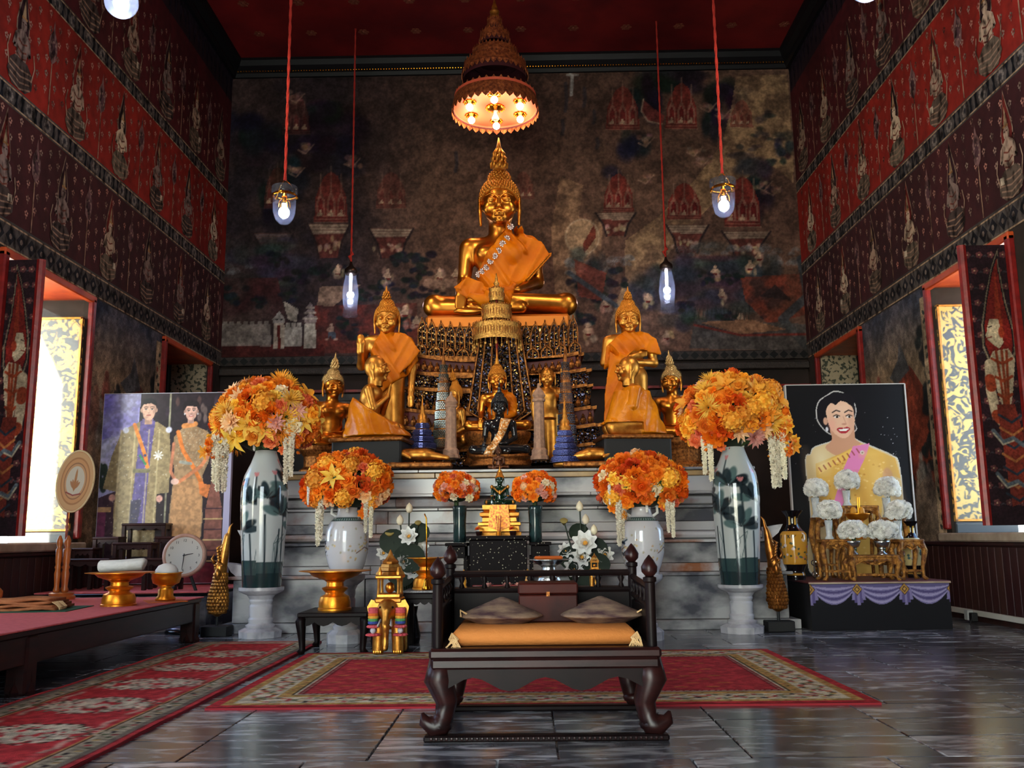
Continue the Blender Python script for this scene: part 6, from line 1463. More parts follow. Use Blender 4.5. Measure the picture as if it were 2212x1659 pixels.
# ---- couple portrait
YPL = 8.85; c0 = P(229, 850, YPL); c1 = P(494, 850, YPL); ZPL = .345
Wp, Hp = float(c1[0]-c0[0]), float(c0[2])-ZPL-.02; cv = Cv(Wp, Hp, 165, (44, 34, 40)); r = random.Random(3)
X = lambda px: (px-222)/265*Wp
Z = lambda py: Hp*(1-(py-850)/(1255-850)) if py < 1300 else 0
n_ = cv.noise(.12, 6); n8 = cv.noise(.3, 8); n5 = cv.noise(.03, 44, .3, .7, 2)
cv.poly([(0, 0), (X(297), 0), (X(300), Hp), (0, Hp)], (160, 158, 198)); cv.poly([(0, Z(950)), (X(297), Z(930)), (X(300), Hp), (0, Hp)], (112, 102, 190), .8, noise=n8); cv.poly([(0, Z(1030)), (X(290), Z(1000)), (X(290), Z(920)), (0, Z(960))], (206, 206, 226), .7, noise=n_)
cv.poly([(0, Z(1075)), (X(260), Z(1060)), (X(260), 0), (0, 0)], (74, 54, 66)); cv.poly([(0, Z(1095)), (X(250), Z(1095)), (X(250), Z(1106)), (0, Z(1106))], (190, 150, 110)); cv.poly([(0, Z(1106)), (X(240), Z(1106)), (X(240), Z(1160)), (0, Z(1160))], (120, 62, 92)); blob_ = [cv.ell(X(r.uniform(215, 240)), Z(r.uniform(1010, 1060)), .03, .05, (48, 60, 52), .9) for i in range(14)]
cv.poly([(X(362), Z(1260)), (X(362), Hp), (X(366), Hp), (X(366), Z(1260))], (150, 146, 122)); cv.poly([(X(300), 0), (Wp, 0), (Wp, Hp), (X(300), Hp)], (40, 28, 34), .5, noise=n8)
for i in range(26): cv.ell(X(r.uniform(340, 480)), Z(r.uniform(860, 1000)), .02, .045, ((96, 70, 66), (130, 110, 104), (60, 44, 60))[i % 3], .7, soft=.5)
cv.poly([(X(446), Z(1200)), (X(486), Z(1200)), (X(484), Z(1100)), (X(474), Z(1050)), (X(466), Z(1000)), (X(458), Z(1050)), (X(450), Z(1100))], (132, 84, 72)); 
for q in range(6): cv.line([(X(447), Z(1100+q*22)), (X(486), Z(1100+q*22))], .012, (206, 176, 120) if q % 2 else (66, 40, 50))
cv.poly([(0, 0), (Wp, 0), (Wp, Z(1215)), (0, Z(1200))], (120, 46, 60))
# man in a gold brocade coat
co = (150, 132, 98); lk = (196, 178, 136)
cv.poly([(X(264), Z(930)), (X(300), Z(912)), (X(338), Z(912)), (X(365), Z(930)), (X(372), Z(1000)), (X(370), Z(1065)), (X(345), Z(1068)), (X(346), Z(1140)), (X(342), Z(1200)), (X(262), Z(1200)), (X(255), Z(1100)), (X(258), Z(1062)), (X(230), Z(1055)), (X(245), Z(985))], co)
cv.poly([(X(302), Z(910)), (X(334), Z(910)), (X(326), Z(1010)), (X(322), Z(1140)), (X(290), Z(1140)), (X(298), Z(1010))], (94, 82, 138)); cv.poly([(X(290), Z(1080)), (X(314), Z(1080)), (X(306), Z(1140)), (X(288), Z(1140))], (60, 56, 84))
for i in range(240): cv.ell(X(r.uniform(240, 370)), Z(r.uniform(925, 1195)), .006, .006, (lk, (112, 98, 74), (214, 208, 196))[i % 3], .5)
for px in (262, 292, 322, 344): cv.line([(X(px), Z(930)), (X(px-4), Z(1195))], .016, lk, .6)
cv.line([(X(290), Z(918)), (X(316), Z(985)), (X(322), Z(1010))], .036, (224, 130, 52)); cv.line([(X(305), Z(985)), (X(318), Z(1004))], .02, (60, 140, 90)); cv.line([(X(296), Z(1018)), (X(324), Z(1018))], .04, (116, 110, 84)); cv.ell(X(316), Z(985), .014, .014, (60, 60, 110))
for a in range(8): cv.line([(X(344), Z(985)), (X(344)+.042*math.cos(a*.785), Z(985)+.042*math.sin(a*.785))], .014, (226, 222, 214))
for px in (272, 364): cv.ell(X(px), Z(930), .03, .03, (206, 206, 226), 1, soft=.4)
cv.ell(X(251), Z(1075), .032, .034, (206, 156, 142)); cv.ell(X(351), Z(1078), .032, .034, (206, 156, 142))
cv.poly([(X(306), Z(916)), (X(330), Z(916)), (X(330), Z(906)), (X(306), Z(906))], (120, 104, 150))
face_(cv, X(319), Z(886), .074, (214, 170, 150), (28, 24, 28), female=False)
# woman in a pale brown dress
cv.poly([(X(376), Z(945)), (X(394), Z(925)), (X(420), Z(922)), (X(448), Z(935)), (X(458), Z(950)), (X(452), Z(1000)), (X(440), Z(1030)), (X(444), Z(1120)), (X(440), Z(1205)), (X(370), Z(1205)), (X(374), Z(1100)), (X(380), Z(1020)), (X(374), Z(985))], (158, 128, 96)); cv.poly([(X(380), Z(1040)), (X(442), Z(1035)), (X(440), Z(1205)), (X(370), Z(1205))], (186, 140, 98))
for i in range(120): cv.ell(X(r.uniform(382, 450)), Z(r.uniform(930, 1010)), .006, .006, (196, 184, 160), .5)
cv.line([(X(384), Z(935)), (X(396), Z(975)), (X(424), Z(1018)), (X(446), Z(1060))], .04, (222, 126, 60)); cv.poly([(X(432), Z(1045)), (X(458), Z(1050)), (X(452), Z(1078)), (X(436), Z(1070))], (206, 120, 66)); cv.line([(X(392), Z(1000)), (X(414), Z(1004))], .03, (150, 150, 140))
cv.line([(X(452), Z(985)), (X(436), Z(1010)), (X(392), Z(1042))], .035, (206, 130, 90)); cv.line([(X(376), Z(960)), (X(372), Z(1020)), (X(384), Z(1042))], .03, (196, 126, 94)); cv.ell(X(382), Z(1042), .04, .03, (226, 184, 168))
cv.line([(X(396), Z(922)), (X(420), Z(918))], .05, (214, 140, 80)); face_(cv, X(410), Z(890), .064, (222, 174, 158), (34, 26, 30), smile=True)
cv.mul(.9+.2*n5)
t = thing('couple_portrait', 'large printed portrait board of a man in gold coat and a woman in sash', 'portrait', (float(c0[0]), YPL, ZPL+.01))
o = cv.grid('print', M_PRINT, (0, -.021, 0), (1, 0, 0), (0, 0, 1), t)
MB().box((Wp/2, .0, Hp/2), (Wp+.01, .04, Hp+.01)).build('board', mat('white_board', (196, 192, 206), .4), t)
MB().box((Wp+.035, -.01, Hp/2), (.06, .05, Hp)).build('edge_strip', mat('pale_violet_edge', (170, 164, 190), .4), t)
# ---- lone woman portrait
YPR = 8.25; c0 = P(1694, 832, YPR); c1 = P(1951, 830, YPR); ZPR = .38
Wp, Hp = float(c1[0]-c0[0]), float(c0[2])-ZPR-.01; cv = Cv(Wp, Hp, 185, (14, 12, 16)); r = random.Random(7)
X = lambda px: (px-1687)/272*Wp
Z = lambda py: Hp*(1-(py-831)/(1245-831))
for i in range(40): cv.ell(X(r.choice((r.gauss(1925, 10), r.uniform(1695, 1945)))), Z(r.gauss(965, 40)), .0035, .0035, (226, 226, 230), r.uniform(.3, 1))
def wom(off, col=None):
    q = [(1728, 1112), (1724, 1000), (1736, 985), (1746, 970), (1790, 955), (1800, 935), (1830, 938), (1842, 955), (1880, 972), (1918, 990), (1932, 1010), (1934, 1110), (1920, 1245), (1728, 1245)]
    cx, cy = 1830, 1080; return [(X(cx+(a-cx)*off), Z(cy+(b-cy)*off)) for a, b in q]
HS = [(1776, 935), (1758, 912), (1756, 888), (1764, 868), (1782, 856), (1800, 847), (1822, 853), (1838, 866), (1844, 890), (1838, 912), (1842, 930), (1824, 940), (1800, 945)]
for k_, cc in ((1.05, (196, 190, 186)), (1.0, (18, 14, 20))): cv.poly([(X(1802+(a_-1802)*k_), Z(900+(b_-900)*k_)) for a_, b_ in smooth_(HS)], cc)
cv.poly(smooth_(wom(1.018)), (206, 200, 192)); cv.poly(smooth_(wom(1.0)), (220, 192, 142))
cv.poly(smooth_([(X(1786), Z(925)), (X(1834), Z(915)), (X(1838), Z(950)), (X(1850), Z(966)), (X(1806), Z(990)), (X(1770), Z(972)), (X(1786), Z(952))]), (208, 152, 120))
cv.poly([(X(1745), Z(1005)), (X(1800), Z(985)), (X(1850), Z(962)), (X(1880), Z(975)), (X(1925), Z(995)), (X(1934), Z(1040)), (X(1895), Z(1025)), (X(1870), Z(1245)), (X(1790), Z(1245)), (X(1745), Z(1060))], (222, 172, 84))
cv.poly([(X(1750), Z(1010)), (X(1850), Z(964)), (X(1860), Z(974)), (X(1752), Z(1028))], (236, 190, 96)); 
for i in range(130): cv.ell(X(r.uniform(1770, 1920)), Z(r.uniform(990, 1200)), .011, .008, ((244, 216, 150), (190, 126, 50), (236, 200, 130))[i % 3], .7)
cv.poly([(X(1832), Z(968)), (X(1870), Z(962)), (X(1862), Z(985)), (X(1820), Z(1060)), (X(1786), Z(1120)), (X(1780), Z(1090)), (X(1806), Z(1020))], (224, 130, 178)); cv.ell(X(1852), Z(982), .018, .018, (214, 214, 206)); cv.ell(X(1852), Z(982), .009, .009, (150, 110, 120))
for q in range(6): cv.line([(X(1732+q*3), Z(1040+q*18)), (X(1750+q*2), Z(1050+q*18))], .014, (172, 126, 96), .7)
cv.ell(X(1905), Z(1040), .05, .10, (206, 150, 110), .9)
for px_, py_, rx_, ry_, cc in ((1736, 1060, .05, .3, (176, 146, 104)), (1760, 1000, .06, .1, (244, 226, 186)), (1925, 1080, .05, .3, (170, 136, 92)), (1850, 1100, .05, .25, (190, 134, 54)), (1885, 1050, .05, .2, (240, 200, 120)), (1815, 1090, .04, .2, (244, 206, 130)), (1870, 985, .08, .03, (236, 190, 100))): cv.ell(X(px_), Z(py_), rx_, ry_, cc, .55, soft=1.4, rot=.15)
for q in range(9): cv.line([(X(1752+q*11), Z(1014-q*5)), (X(1757+q*11), Z(1022-q*5))], .012, (150, 62, 50), .8)
FCE = [(1778, 905), (1778, 885), (1790, 872), (1815, 868), (1836, 880), (1840, 905), (1838, 925), (1826, 944), (1812, 950), (1798, 944), (1784, 928)]
cv.poly([(X(a_), Z(b_)) for a_, b_ in smooth_(FCE)], (232, 184, 154)); cv.ell(X(1832), Z(915), .03, .11, (206, 150, 124), .5, soft=1); cv.ell(X(1788), Z(920), .035, .06, (236, 160, 140), .5, soft=1); cv.ell(X(1812), Z(885), .09, .04, (240, 200, 172), .5, soft=1)
cv.poly([(X(a_), Z(b_)) for a_, b_ in smooth_([(1772, 905), (1776, 880), (1790, 872), (1800, 876), (1816, 866), (1838, 880), (1842, 862), (1820, 850), (1790, 852), (1766, 868), (1762, 900)])], (18, 14, 20))
for ex, s_ in ((1800, 1), (1828, 1)):
    cv.ell(X(ex), Z(903), .022, .010, (238, 230, 224), 1, soft=.2); cv.ell(X(ex+1), Z(903), .011, .011, (26, 18, 18), 1, soft=.2); cv.line([(X(ex-7), Z(901)), (X(ex), Z(898)), (X(ex+7), Z(901))], .008, (30, 20, 22)); cv.line([(X(ex-9), Z(893)), (X(ex), Z(888)), (X(ex+8), Z(891))], .010, (44, 30, 30))
cv.line([(X(1815), Z(903)), (X(1820), Z(917))], .009, (206, 150, 124), .8); cv.ell(X(1816), Z(919), .022, .009, (196, 132, 110), .8, soft=.5)
cv.poly([(X(a_), Z(b_)) for a_, b_ in smooth_([(1798, 930), (1806, 926), (1814, 927), (1822, 925), (1829, 929), (1822, 937), (1812, 940), (1803, 937)])], (176, 40, 52)); cv.poly([(X(1801), Z(930)), (X(1826), Z(929)), (X(1820), Z(934)), (X(1806), Z(934))], (244, 238, 232))
cv.ell(X(1776), Z(930), .012, .022, (226, 222, 226)); cv.ell(X(1774), Z(912), .02, .035, (214, 162, 134))
t = thing('woman_portrait', 'large black portrait board of a smiling woman in gold shawl and pink sash', 'portrait', (float(c0[0]), YPR, ZPR+.005))
cv.grid('print', M_PRINT, (0, -.021, 0), (1, 0, 0), (0, 0, 1), t)
mb = MB(); mb.box((Wp/2, 0, Hp/2), (Wp, .04, Hp)); mb.build('board', M_BLACKM, t)
mb = MB(); mb.box((0, -.01, Hp/2), (.012, .045, Hp)).box((Wp, -.01, Hp/2), (.012, .045, Hp)).box((Wp/2, -.01, Hp), (Wp, .045, .008)); mb.build('edge_trim', mat('silver_edge', (186, 180, 176), .4), t)

# ================================================================== RUGS
def rug(name, lab, x0, x1, y0, y1, kind):
    W_, H_ = x1-x0, y1-y0; cv = Cv(W_, H_, 100 if kind else 90, (208, 66, 70)); r = random.Random(5)
    iv = (226, 214, 186); dk = (44, 36, 40); gr = (96, 104, 72); rd = (190, 54, 60); gd = (206, 166, 98)
    if kind == 1:                                                      # runner with ivory medallions
        bw = .15
        for s in (0, 1):
            X = (lambda q: q) if s == 0 else (lambda q: W_-q)
            cv.poly([(X(.035), 0), (X(bw), 0), (X(bw), H_), (X(.035), H_)], (186, 172, 146)); 
            for q in (.035, .055, bw): cv.line([(X(q), 0), (X(q), H_)], .008, dk)
            cv.line([(X(bw+.012), 0), (X(bw+.012), H_)], .01, gd)
            for i in range(int(H_/.045)):
                z = i*.045; cv.ell(X(.10+.022*math.sin(i*1.3)), z, .014, .014, (gr, rd, dk, gd)[i % 4], .85); cv.line([(X(.07), z), (X(.12), z+.02)], .005, dk, .7)
            for i in range(int(H_/.03)): cv.ell(X(.195+.022*abs(math.sin(i*.52))), i*.03, .018, .014, iv, .7 if (i//4) % 3 else .15, soft=.6)
        for z in (H_-.06, H_-.13): cv.line([(0, z), (W_, z)], .05, (190, 176, 150), .9)
        z = .28
        while z < H_-.3:
            for i in range(110):
                a = r.random()*6.28; q = math.sqrt(r.random()); x_, y_ = W_/2+q*.235*math.cos(a), z+q*.175*math.sin(a); cv.ell(x_, y_, .028, .024, iv, .9, soft=.3)
            for i in range(90):
                a = i*.0698*1.0; q = r.choice((.95, 1.05, 1.15)); cv.ell(W_/2+q*.235*math.cos(a), z+q*.175*math.sin(a), .013, .011, (iv, gr, dk)[i % 3], .8)
            for i in range(46):
                a = r.random()*6.28; q = .35+.5*r.random(); cv.ell(W_/2+q*.23*math.cos(a), z+q*.17*math.sin(a), .011, .009, (dk, gr, rd)[i % 3], .85)
            for s in (-1, 1):
                for i in range(14): cv.ell(W_/2+s*(.28+r.random()*.06), z+r.uniform(-.05, .05), .012, .01, (iv, gr)[i % 2], .8)
            z += .62
    else:                                                              # big rug: ivory scroll border round a red field
        b = .04
        def frame(a, c, col, al=1.0): cv.poly([(a, a), (W_-a, a), (W_-a, H_-a), (a, H_-a)], col, al)
        frame(.0, 0, (208, 64, 70)); frame(.045, 0, dk); frame(.052, 0, gd); frame(.095, 0, dk); frame(.10, 0, iv); frame(.25, 0, dk); frame(.255, 0, gd); frame(.31, 0, dk); frame(.316, 0, iv); frame(.33, 0, (150, 40, 50)); frame(.36, 0, (204, 68, 74))
        def along(d, f):
            L_ = 0
            for (ax, ay), (bx, by) in (((d, d), (W_-d, d)), ((W_-d, d), (W_-d, H_-d)), ((W_-d, H_-d), (d, H_-d)), ((d, H_-d), (d, d))):
                m_ = int(math.hypot(bx-ax, by-ay)/.03)
                for i in range(m_): f(ax+(bx-ax)*i/m_, ay+(by-ay)*i/m_, i, 0 if ay == by else 1)
        def scroll(x, y, i, o):
            s = .05*math.sin(i*.55); cx, cy = (x, y+s) if o == 0 else (x+s, y); cv.ell(cx, cy, .02, .014, (rd, gr, gd, dk, (206, 110, 70))[i % 5], .9, rot=i)
            cx, cy = (x, y-s) if o == 0 else (x-s, y); cv.ell(cx, cy, .013, .02, (gr, gd, rd)[i % 3], .75, rot=i*.7)
        along(.175, scroll); along(.072, lambda x, y, i, o: cv.ell(x, y, .008, .006, (rd, dk)[i % 2], .9) if i % 2 == 0 else None); along(.282, lambda x, y, i, o: cv.ell(x, y, .010, .007, (dk, rd)[i % 4 == 0], .9) if i % 2 == 0 else None); along(.345, lambda x, y, i, o: cv.ell(x, y, .009, .006, iv, .8))
        for i in range(int((W_-.8)/.16)):
            for j in range(int((H_-.8)/.12)):
                x_ = .44+i*.16+.08*(j % 2); y_ = .45+j*.12
                for q in (-1, 0, 1): cv.ell(x_+q*.022, y_, .014, .010, (206, 130, 64), .75); cv.ell(x_+q*.018, y_+.018, .01, .008, (214, 150, 80), .6)
    cv.mul(.88+.24*cv.noise(.03, 50+kind, .3, .7, 2))
    t = thing(name, lab, 'rug', (x0, y0, 0))
    zo = .0105+.0012*np.sin(np.linspace(0, 40, cv.ny))[:, None]*np.ones((1, cv.nx))*(kind == 1)
    cv.grid('pile', M_CARPET, (0, 0, .002), (1, 0, 0), (0, 1, 0), t, zoff=zo)
    MB().box((W_/2, H_/2, .005), (W_+.006, H_+.006, .01)).build('backing', mat('rug_edge_red', (150, 34, 44), .9), t)
rug('runner_rug', 'long red runner rug with ivory medallions beside the low red-topped table', -2.43, -1.525, 2.2, 6.92, 1)
rug('area_rug', 'wide red rug with ivory scroll border under the carved seat', -1.45, 1.56, 4.25, 6.2, 0)

# ================================================================== FURNITURE HELPERS
def goldbowl(t, prof, m=M_BRASS, n=28, sq=None): return MB().lathe(prof, n, sq=sq).build('bowl', m, t, auto=.7)
def tray_stand(name, lab, px, ybase, yplate, wplate, wbase, Y, m, z=None, cat='pedestal tray', flute=None):
    c = P(px, ybase, Y)
    if z is not None: c = np.array([c[0], Y, z])
    t = thing(name, lab, cat, c); h = float(P(px, yplate, Y)[2])-float(c[2]); R, r = SZ(wplate/2, Y), SZ(wbase/2, Y)
    MB().lathe([(r, 0), (r*1.0, h*.05), (r*.94, h*.07), (r*.95, h*.2), (r*.86, h*.34), (r*.6, h*.40), (r*.56, h*.44)], 26, sq=flute).build('foot', m, t, auto=.7)
    MB().lathe([(r*.56, h*.44), (r*.76, h*.52), (r*.78, h*.56), (r*.52, h*.60), (r*.5, h*.7), (r*.62, h*.74)], 26).build('knop', m, t, auto=.7)
    MB().lathe([(r*.55, h*.74), (R*.62, h*.86), (R*.72, h*.95), (R, h*.985), (R, h), (R*.7, h*.97), (r*.3, h*.90)], 32).build('dish', m, t, auto=.7)
    return t, c, h, R
def leggy_table(name, lab, x0, x1, y0, y1, zb, zt, m, cat='table', leg=.03, top=.025, apron=.05, cab=0.0, group=None):
    t = thing(name, lab, cat, ((x0+x1)/2, (y0+y1)/2, zb), 0, group); w_, d, h = x1-x0, y1-y0, zt-zb
    MB().box((0, 0, h-top/2), (w_, d, top), b=.006).build('top', m, t)
    if apron:
        n = 12; ap = [(-w_/2+leg, h-top), (w_/2-leg, h-top)]+[(w_/2-leg-(w_-2*leg)*i/n, h-top-apron*(.55+.45*abs(math.cos(i*PI/4)))) for i in range(n+1)]
        for y in (-d/2+leg*.5+.004, d/2-leg*.5-.004): MB().prism(ap, .014, 'y', (0, y, 0)).build('apron', m, t)
        for x in (-w_/2+leg*.5, w_/2-leg*.5): MB().box((x, 0, h-top-apron*.4), (.014, d-2*leg, apron*.8)).build('apron', m, t)
    for sx in (-1, 1):
        for sy in (-1, 1):
            x, y = sx*(w_/2-leg*.6), sy*(d/2-leg*.6)
            if cab: MB().tube([(x, y, h-top), (x+sx*cab*.6, y, h*.78), (x+sx*cab*.1, y, h*.4), (x-sx*cab*.2, y, h*.12), (x+sx*cab*.5, y, 0)], [leg*.6, leg*.75, leg*.5, leg*.42, leg*.6], 8).build('leg', m, t, True)
            else: MB().box((x, y, (h-top)/2), (leg, leg, h-top), b=.003).build('leg', m, t)
    return t

# ================================================================== COUPLE-PORTRAIT SIDE
M_REDCLOTH = mat('red_felt', (222, 106, 106), .9, col2=(208, 94, 96), nscale=30, bump=.2, bscale=300)
# low red-topped table
xa, xb, ya, yb = -4.0, -2.475, 2.3, 7.12; ZT = .328
t = thing('red_topped_table', 'long low dark table topped with red felt beside the runner rug', 'table', ((xa+xb)/2, (ya+yb)/2, 0))
W_, D_ = xb-xa, yb-ya
MB().box((0, 0, .305), (W_-.03, D_-.03, .03), b=.005).build('top_board', M_DARKWOOD, t); MB().box((0, 0, .324), (W_, D_, .009), b=.003).build('felt_cover', M_REDCLOTH, t)
for s in (-1, 1):
    MB().box((s*(W_/2-.04), 0, .22), (.03, D_-.12, .14), b=.004).build('apron', M_DARKWOOD, t); MB().box((0, s*(D_/2-.05), .22), (W_-.12, .03, .14), b=.004).build('apron', M_DARKWOOD, t)
    for s2 in (-1, 0, 1): MB().box((s*(W_/2-.07), s2*(D_/2-.09), .145), (.11, .11, .29), b=.012).build('leg', M_DARKWOOD, t); MB().lathe([(.075, 0), (.08, .02), (.06, .06), (.055, .12)], 4, c=(s*(W_/2-.07), s2*(D_/2-.09), 0)).build('foot', M_DARKWOOD, t)
# marble platform with cloth and diamond ornaments behind it
xp0, xp1 = XL+.06, float(P(452, 1262, 7.75)[0]); YP0, YP1 = 7.72, 9.0; ZPF = .335
t = thing('marble_platform', 'low marble platform with red cloth and dark diamond ornaments by the wall', 'platform', ((xp0+xp1)/2, (YP0+YP1)/2, 0)); W_, D_ = xp1-xp0, YP1-YP0
MB().box((0, 0, .15), (W_-.02, D_-.02, .30), b=.006).build('body', M_MARBLE, t); MB().box((0, 0, .31), (W_, D_, .022), b=.005).build('black_ledge', M_BLACK, t); MB().box((0, .0, .327), (W_-.02, D_-.02, .014), b=.004).build('red_cloth', M_REDCLOTH, t)
for px in (207, 310, 395): x = float(P(px, 1280, YP0)[0])-(xp0+xp1)/2; MB().prism([(x-.05, .22), (x, .165), (x+.05, .22), (x, .275)], .014, 'y', (0, -D_/2+.006, 0)).build('diamond_ornament', M_DARKWOOD, t)
# set of stepped tables
TB = [(143, 247, 1207, 8.05, 'lowest stepped rosewood table beside the talipot fan'), (316, 392, 1206, 8.05, 'lowest stepped rosewood table behind the wall clock'), (164, 212, 1184, 8.28, 'narrow stepped rosewood table beside the couple portrait edge'), (252, 337, 1172, 8.28, 'middle stepped rosewood table in front of the man of the couple portrait'), (209, 266, 1160, 8.5, 'second highest stepped rosewood table below the brocade coat sleeve'), (342, 392, 1159, 8.5, 'second highest stepped rosewood table below the woman of the couple'), (271, 366, 1131, 8.68, 'highest stepped rosewood table under the couple portrait')]
for a, b, yt, Y, lab in TB:
    leggy_table('stepped_table', lab, float(P(a, yt, Y)[0]), float(P(b, yt, Y)[0]), Y-.09, Y+.09, ZPF, float(P(a, yt, Y)[2]), M_DARKWOOD, leg=.035, top=.022, apron=.045)
# wall clock
M_CLKRIM = mat('rose_wood_rim', (196, 152, 132), .4, col2=(178, 132, 112), nscale=20); M_DIAL = mat('clock_dial', (196, 190, 182), .5); M_INK = mat('clock_ink', (60, 56, 56), .5)
YK = 7.82; c = P(398, 1200, YK); R = SZ(46, YK)
t = thing('clock', 'round wall clock with pale dial and rosy wooden rim leaning on the stepped tables', 'clock', (c[0], YK, float(c[2])-R)); t.rotation_euler = (-.09, 0, .06)
MB().lathe([(R*.9, -.02), (R, -.015), (R, .02), (R*.97, .032), (R*.86, .036), (R*.84, .02)], 40, M=rotm(PI/2), c=(0, 0, R)).build('rim', M_CLKRIM, t, True)
MB().lathe([(R*.87, -.01), (R*.87, .022)], 40, M=rotm(PI/2), c=(0, 0, R)).build('dial', M_DIAL, t)
for k in range(1, 13):
    a = PI/2-k*PI/6
    if k in (9,): pass
    o = link('numeral', text_mesh(str(k), R*.17, M_INK), t, (R*.68*math.cos(a), -.0235, R+R*.68*math.sin(a))); o.rotation_euler = (PI/2, 0, 0)
def hand(ang, L_, w_): MB().tube([(-.12*L_*math.cos(ang), -.026, R-.12*L_*math.sin(ang)), (L_*math.cos(ang), -.026, R+L_*math.sin(ang))], [w_, w_*.5], 6).build('hand', M_INK, t)
hand(.2, R*.42, .005); hand(-PI/2-.08, R*.66, .004); MB().ell((0, -.026, R), .008, 8, 5).build('hub', M_INK, t)
zl = ZPF-(float(c[2])-R); MB().tube([(-.1, .05, zl), (-.03, .04, .06)], .014, 6).build('easel_leg', M_BLACKM, t); MB().tube([(.1, .05, zl), (.03, .04, .06)], .014, 6).build('easel_leg', M_BLACKM, t)
# talipot fan on its stand
M_TURN = mat('honey_turned_wood', (196, 112, 50), .35, col2=(164, 84, 34), nscale=12, stretch=(1, 1, .2))
YFN = 6.93; c = np.array([float(P(132, 1290, YFN)[0]), YFN, ZT+.001]); u = SZ(1, YFN)
t = thing('talipot_fan', 'ceremonial oval fan with embroidered emblem on a turned wooden stand', 'fan', c)
MB().lathe([(27*u, 0), (28*u, 6*u), (24*u, 9*u), (25*u, 13*u), (20*u, 15*u)], 24).build('stand_base', M_TURN, t, auto=.6)
for dx, dy in ((-9, -4), (9, -4), (0, 9)):
    MB().lathe([(6*u, 14*u), (7.5*u, 20*u), (5*u, 26*u), (5.4*u, 34*u), (7*u, 54*u), (5*u, 62*u), (7*u, 67*u), (5*u, 72*u), (6.5*u, 80*u), (6.5*u, 104*u), (4*u, 108*u), (6*u, 116*u), (6*u, 124*u), (2*u, 134*u)], 12, c=(dx*u, dy*u, 0)).build('post', M_TURN, t, True)
MB().lathe([(2.6*u, 20*u), (2.6*u, 138*u), (3.4*u, 142*u), (2*u, 146*u), (4*u, 152*u), (2*u, 158*u), (4*u, 165*u), (2*u, 172*u), (2.4*u, 190*u)], 10, c=(2*u, 0, 0)).build('handle', mat('red_turned_wood', (150, 64, 44), .35), t, True)
cvf = Cv(72*u, 132*u, 500, (196, 142, 92)); a_, b_ = 36*u, 66*u
for q, cc in ((.97, (206, 160, 110)), (.8, (176, 122, 74)), (.74, (206, 150, 96)), (.62, (150, 104, 70)), (.58, (200, 150, 104)), (.5, (206, 196, 176))): cvf.ell(a_, b_, a_*q, b_*q*.98, cc, 1, soft=.03)
for q in range(-2, 3): cvf.ell(a_+q*3*u, b_-8*u, 2.2*u, 14*u-abs(q)*3*u, (170, 110, 66), .9, rot=-q*.2)
cvf.ell(a_, b_+4*u, 2.4*u, 22*u, (176, 116, 66), .9); cvf.line([(a_-14*u, b_-26*u), (a_, b_-31*u), (a_+14*u, b_-26*u)], 3*u, (150, 70, 60)); 
n = 40; mb = MB(); mb.prism([(a_*math.cos(i*2*PI/n)*.98, b_*math.sin(i*2*PI/n)*.98) for i in range(n)], .012, 'y', (0, 0, 0)); fo = mb.build('fan_disc', mat('fan_gold_silk', (196, 142, 92), .6), t); fo.location = (14*u, 0, 250*u); fo.rotation_euler = (0, .12, .25)
# embroidered face as a trimmed disc of coloured cells
me_src = cvf.grid('embroidery', mat('embroidered_silk', attr='Col', rough=.6), (-a_, -.008, -b_), (1, 0, 0), (0, 0, 1), fo)
bm = bmesh.new(); bm.from_mesh(me_src.data); bmesh.ops.delete(bm, geom=[f for f in bm.faces if (f.calc_center_median().x/a_)**2+(f.calc_center_median().z/b_)**2 > .95], context='FACES'); bm.to_mesh(me_src.data); bm.free()
MB().tube([(a_*math.cos(i*2*PI/n), 0, b_*math.sin(i*2*PI/n)) for i in range(n+1)], .009, 6).build('rim', mat('fan_cream_rim', (222, 198, 150), .5), fo, True)
# gold pedestal tray with rolled white cloth
M_AMB = mat('amber_gold', (240, 160, 48), .36, .85, col2=(212, 118, 24), nscale=14, bump=.06, bscale=120)
t, c, h, R = tray_stand('pedestal_tray', 'gold pedestal tray on the red-topped table carrying a rolled white cloth', 256, 1306, 1236, 140, 72, 6.2, M_AMB, ZT+.001)
o = MB(); n = 20; L_ = SZ(94, 6.2); rr = SZ(15, 6.2)
o.tube([(-L_/2, 0, rr), (-L_/2+.01, 0, rr), (0, 0, rr*1.02), (L_/2-.01, 0, rr*1.08), (L_/2, 0, rr)], [rr*.8, rr, rr*.96, rr*1.02, rr*.85], 18, flat=.85)
w_ = o.build('rolled_cloth', mat('white_cotton', (214, 210, 202), .85, bump=.4, bscale=30), None, True, loc=(c[0]+.01, c[1], float(c[2])+h*.985)); w_.rotation_euler = (0, -.03, .1); tag(w_, 'rolled white cotton cloth lying on the gold pedestal tray', 'cloth')
Yb = 6.62; c = np.array([float(P(357, 1297, Yb)[0]), Yb, ZT+.004]); u = SZ(1, Yb)
n_ = MB().box((0, 0, 0), (SZ(78, Yb), SZ(70, Yb)*1.4, .004), M=rotm(0, 0, .5)).build('orange_napkin', mat('orange_cloth', (206, 96, 30), .8), None, loc=(c[0], c[1], ZT+.0025)); tag(n_, 'orange napkin under the small gold footed bowl', 'napkin')
t = thing('footed_bowl', 'small fluted gold footed bowl holding a white dome on an orange napkin', 'bowl', c+np.array([0, 0, .002]))
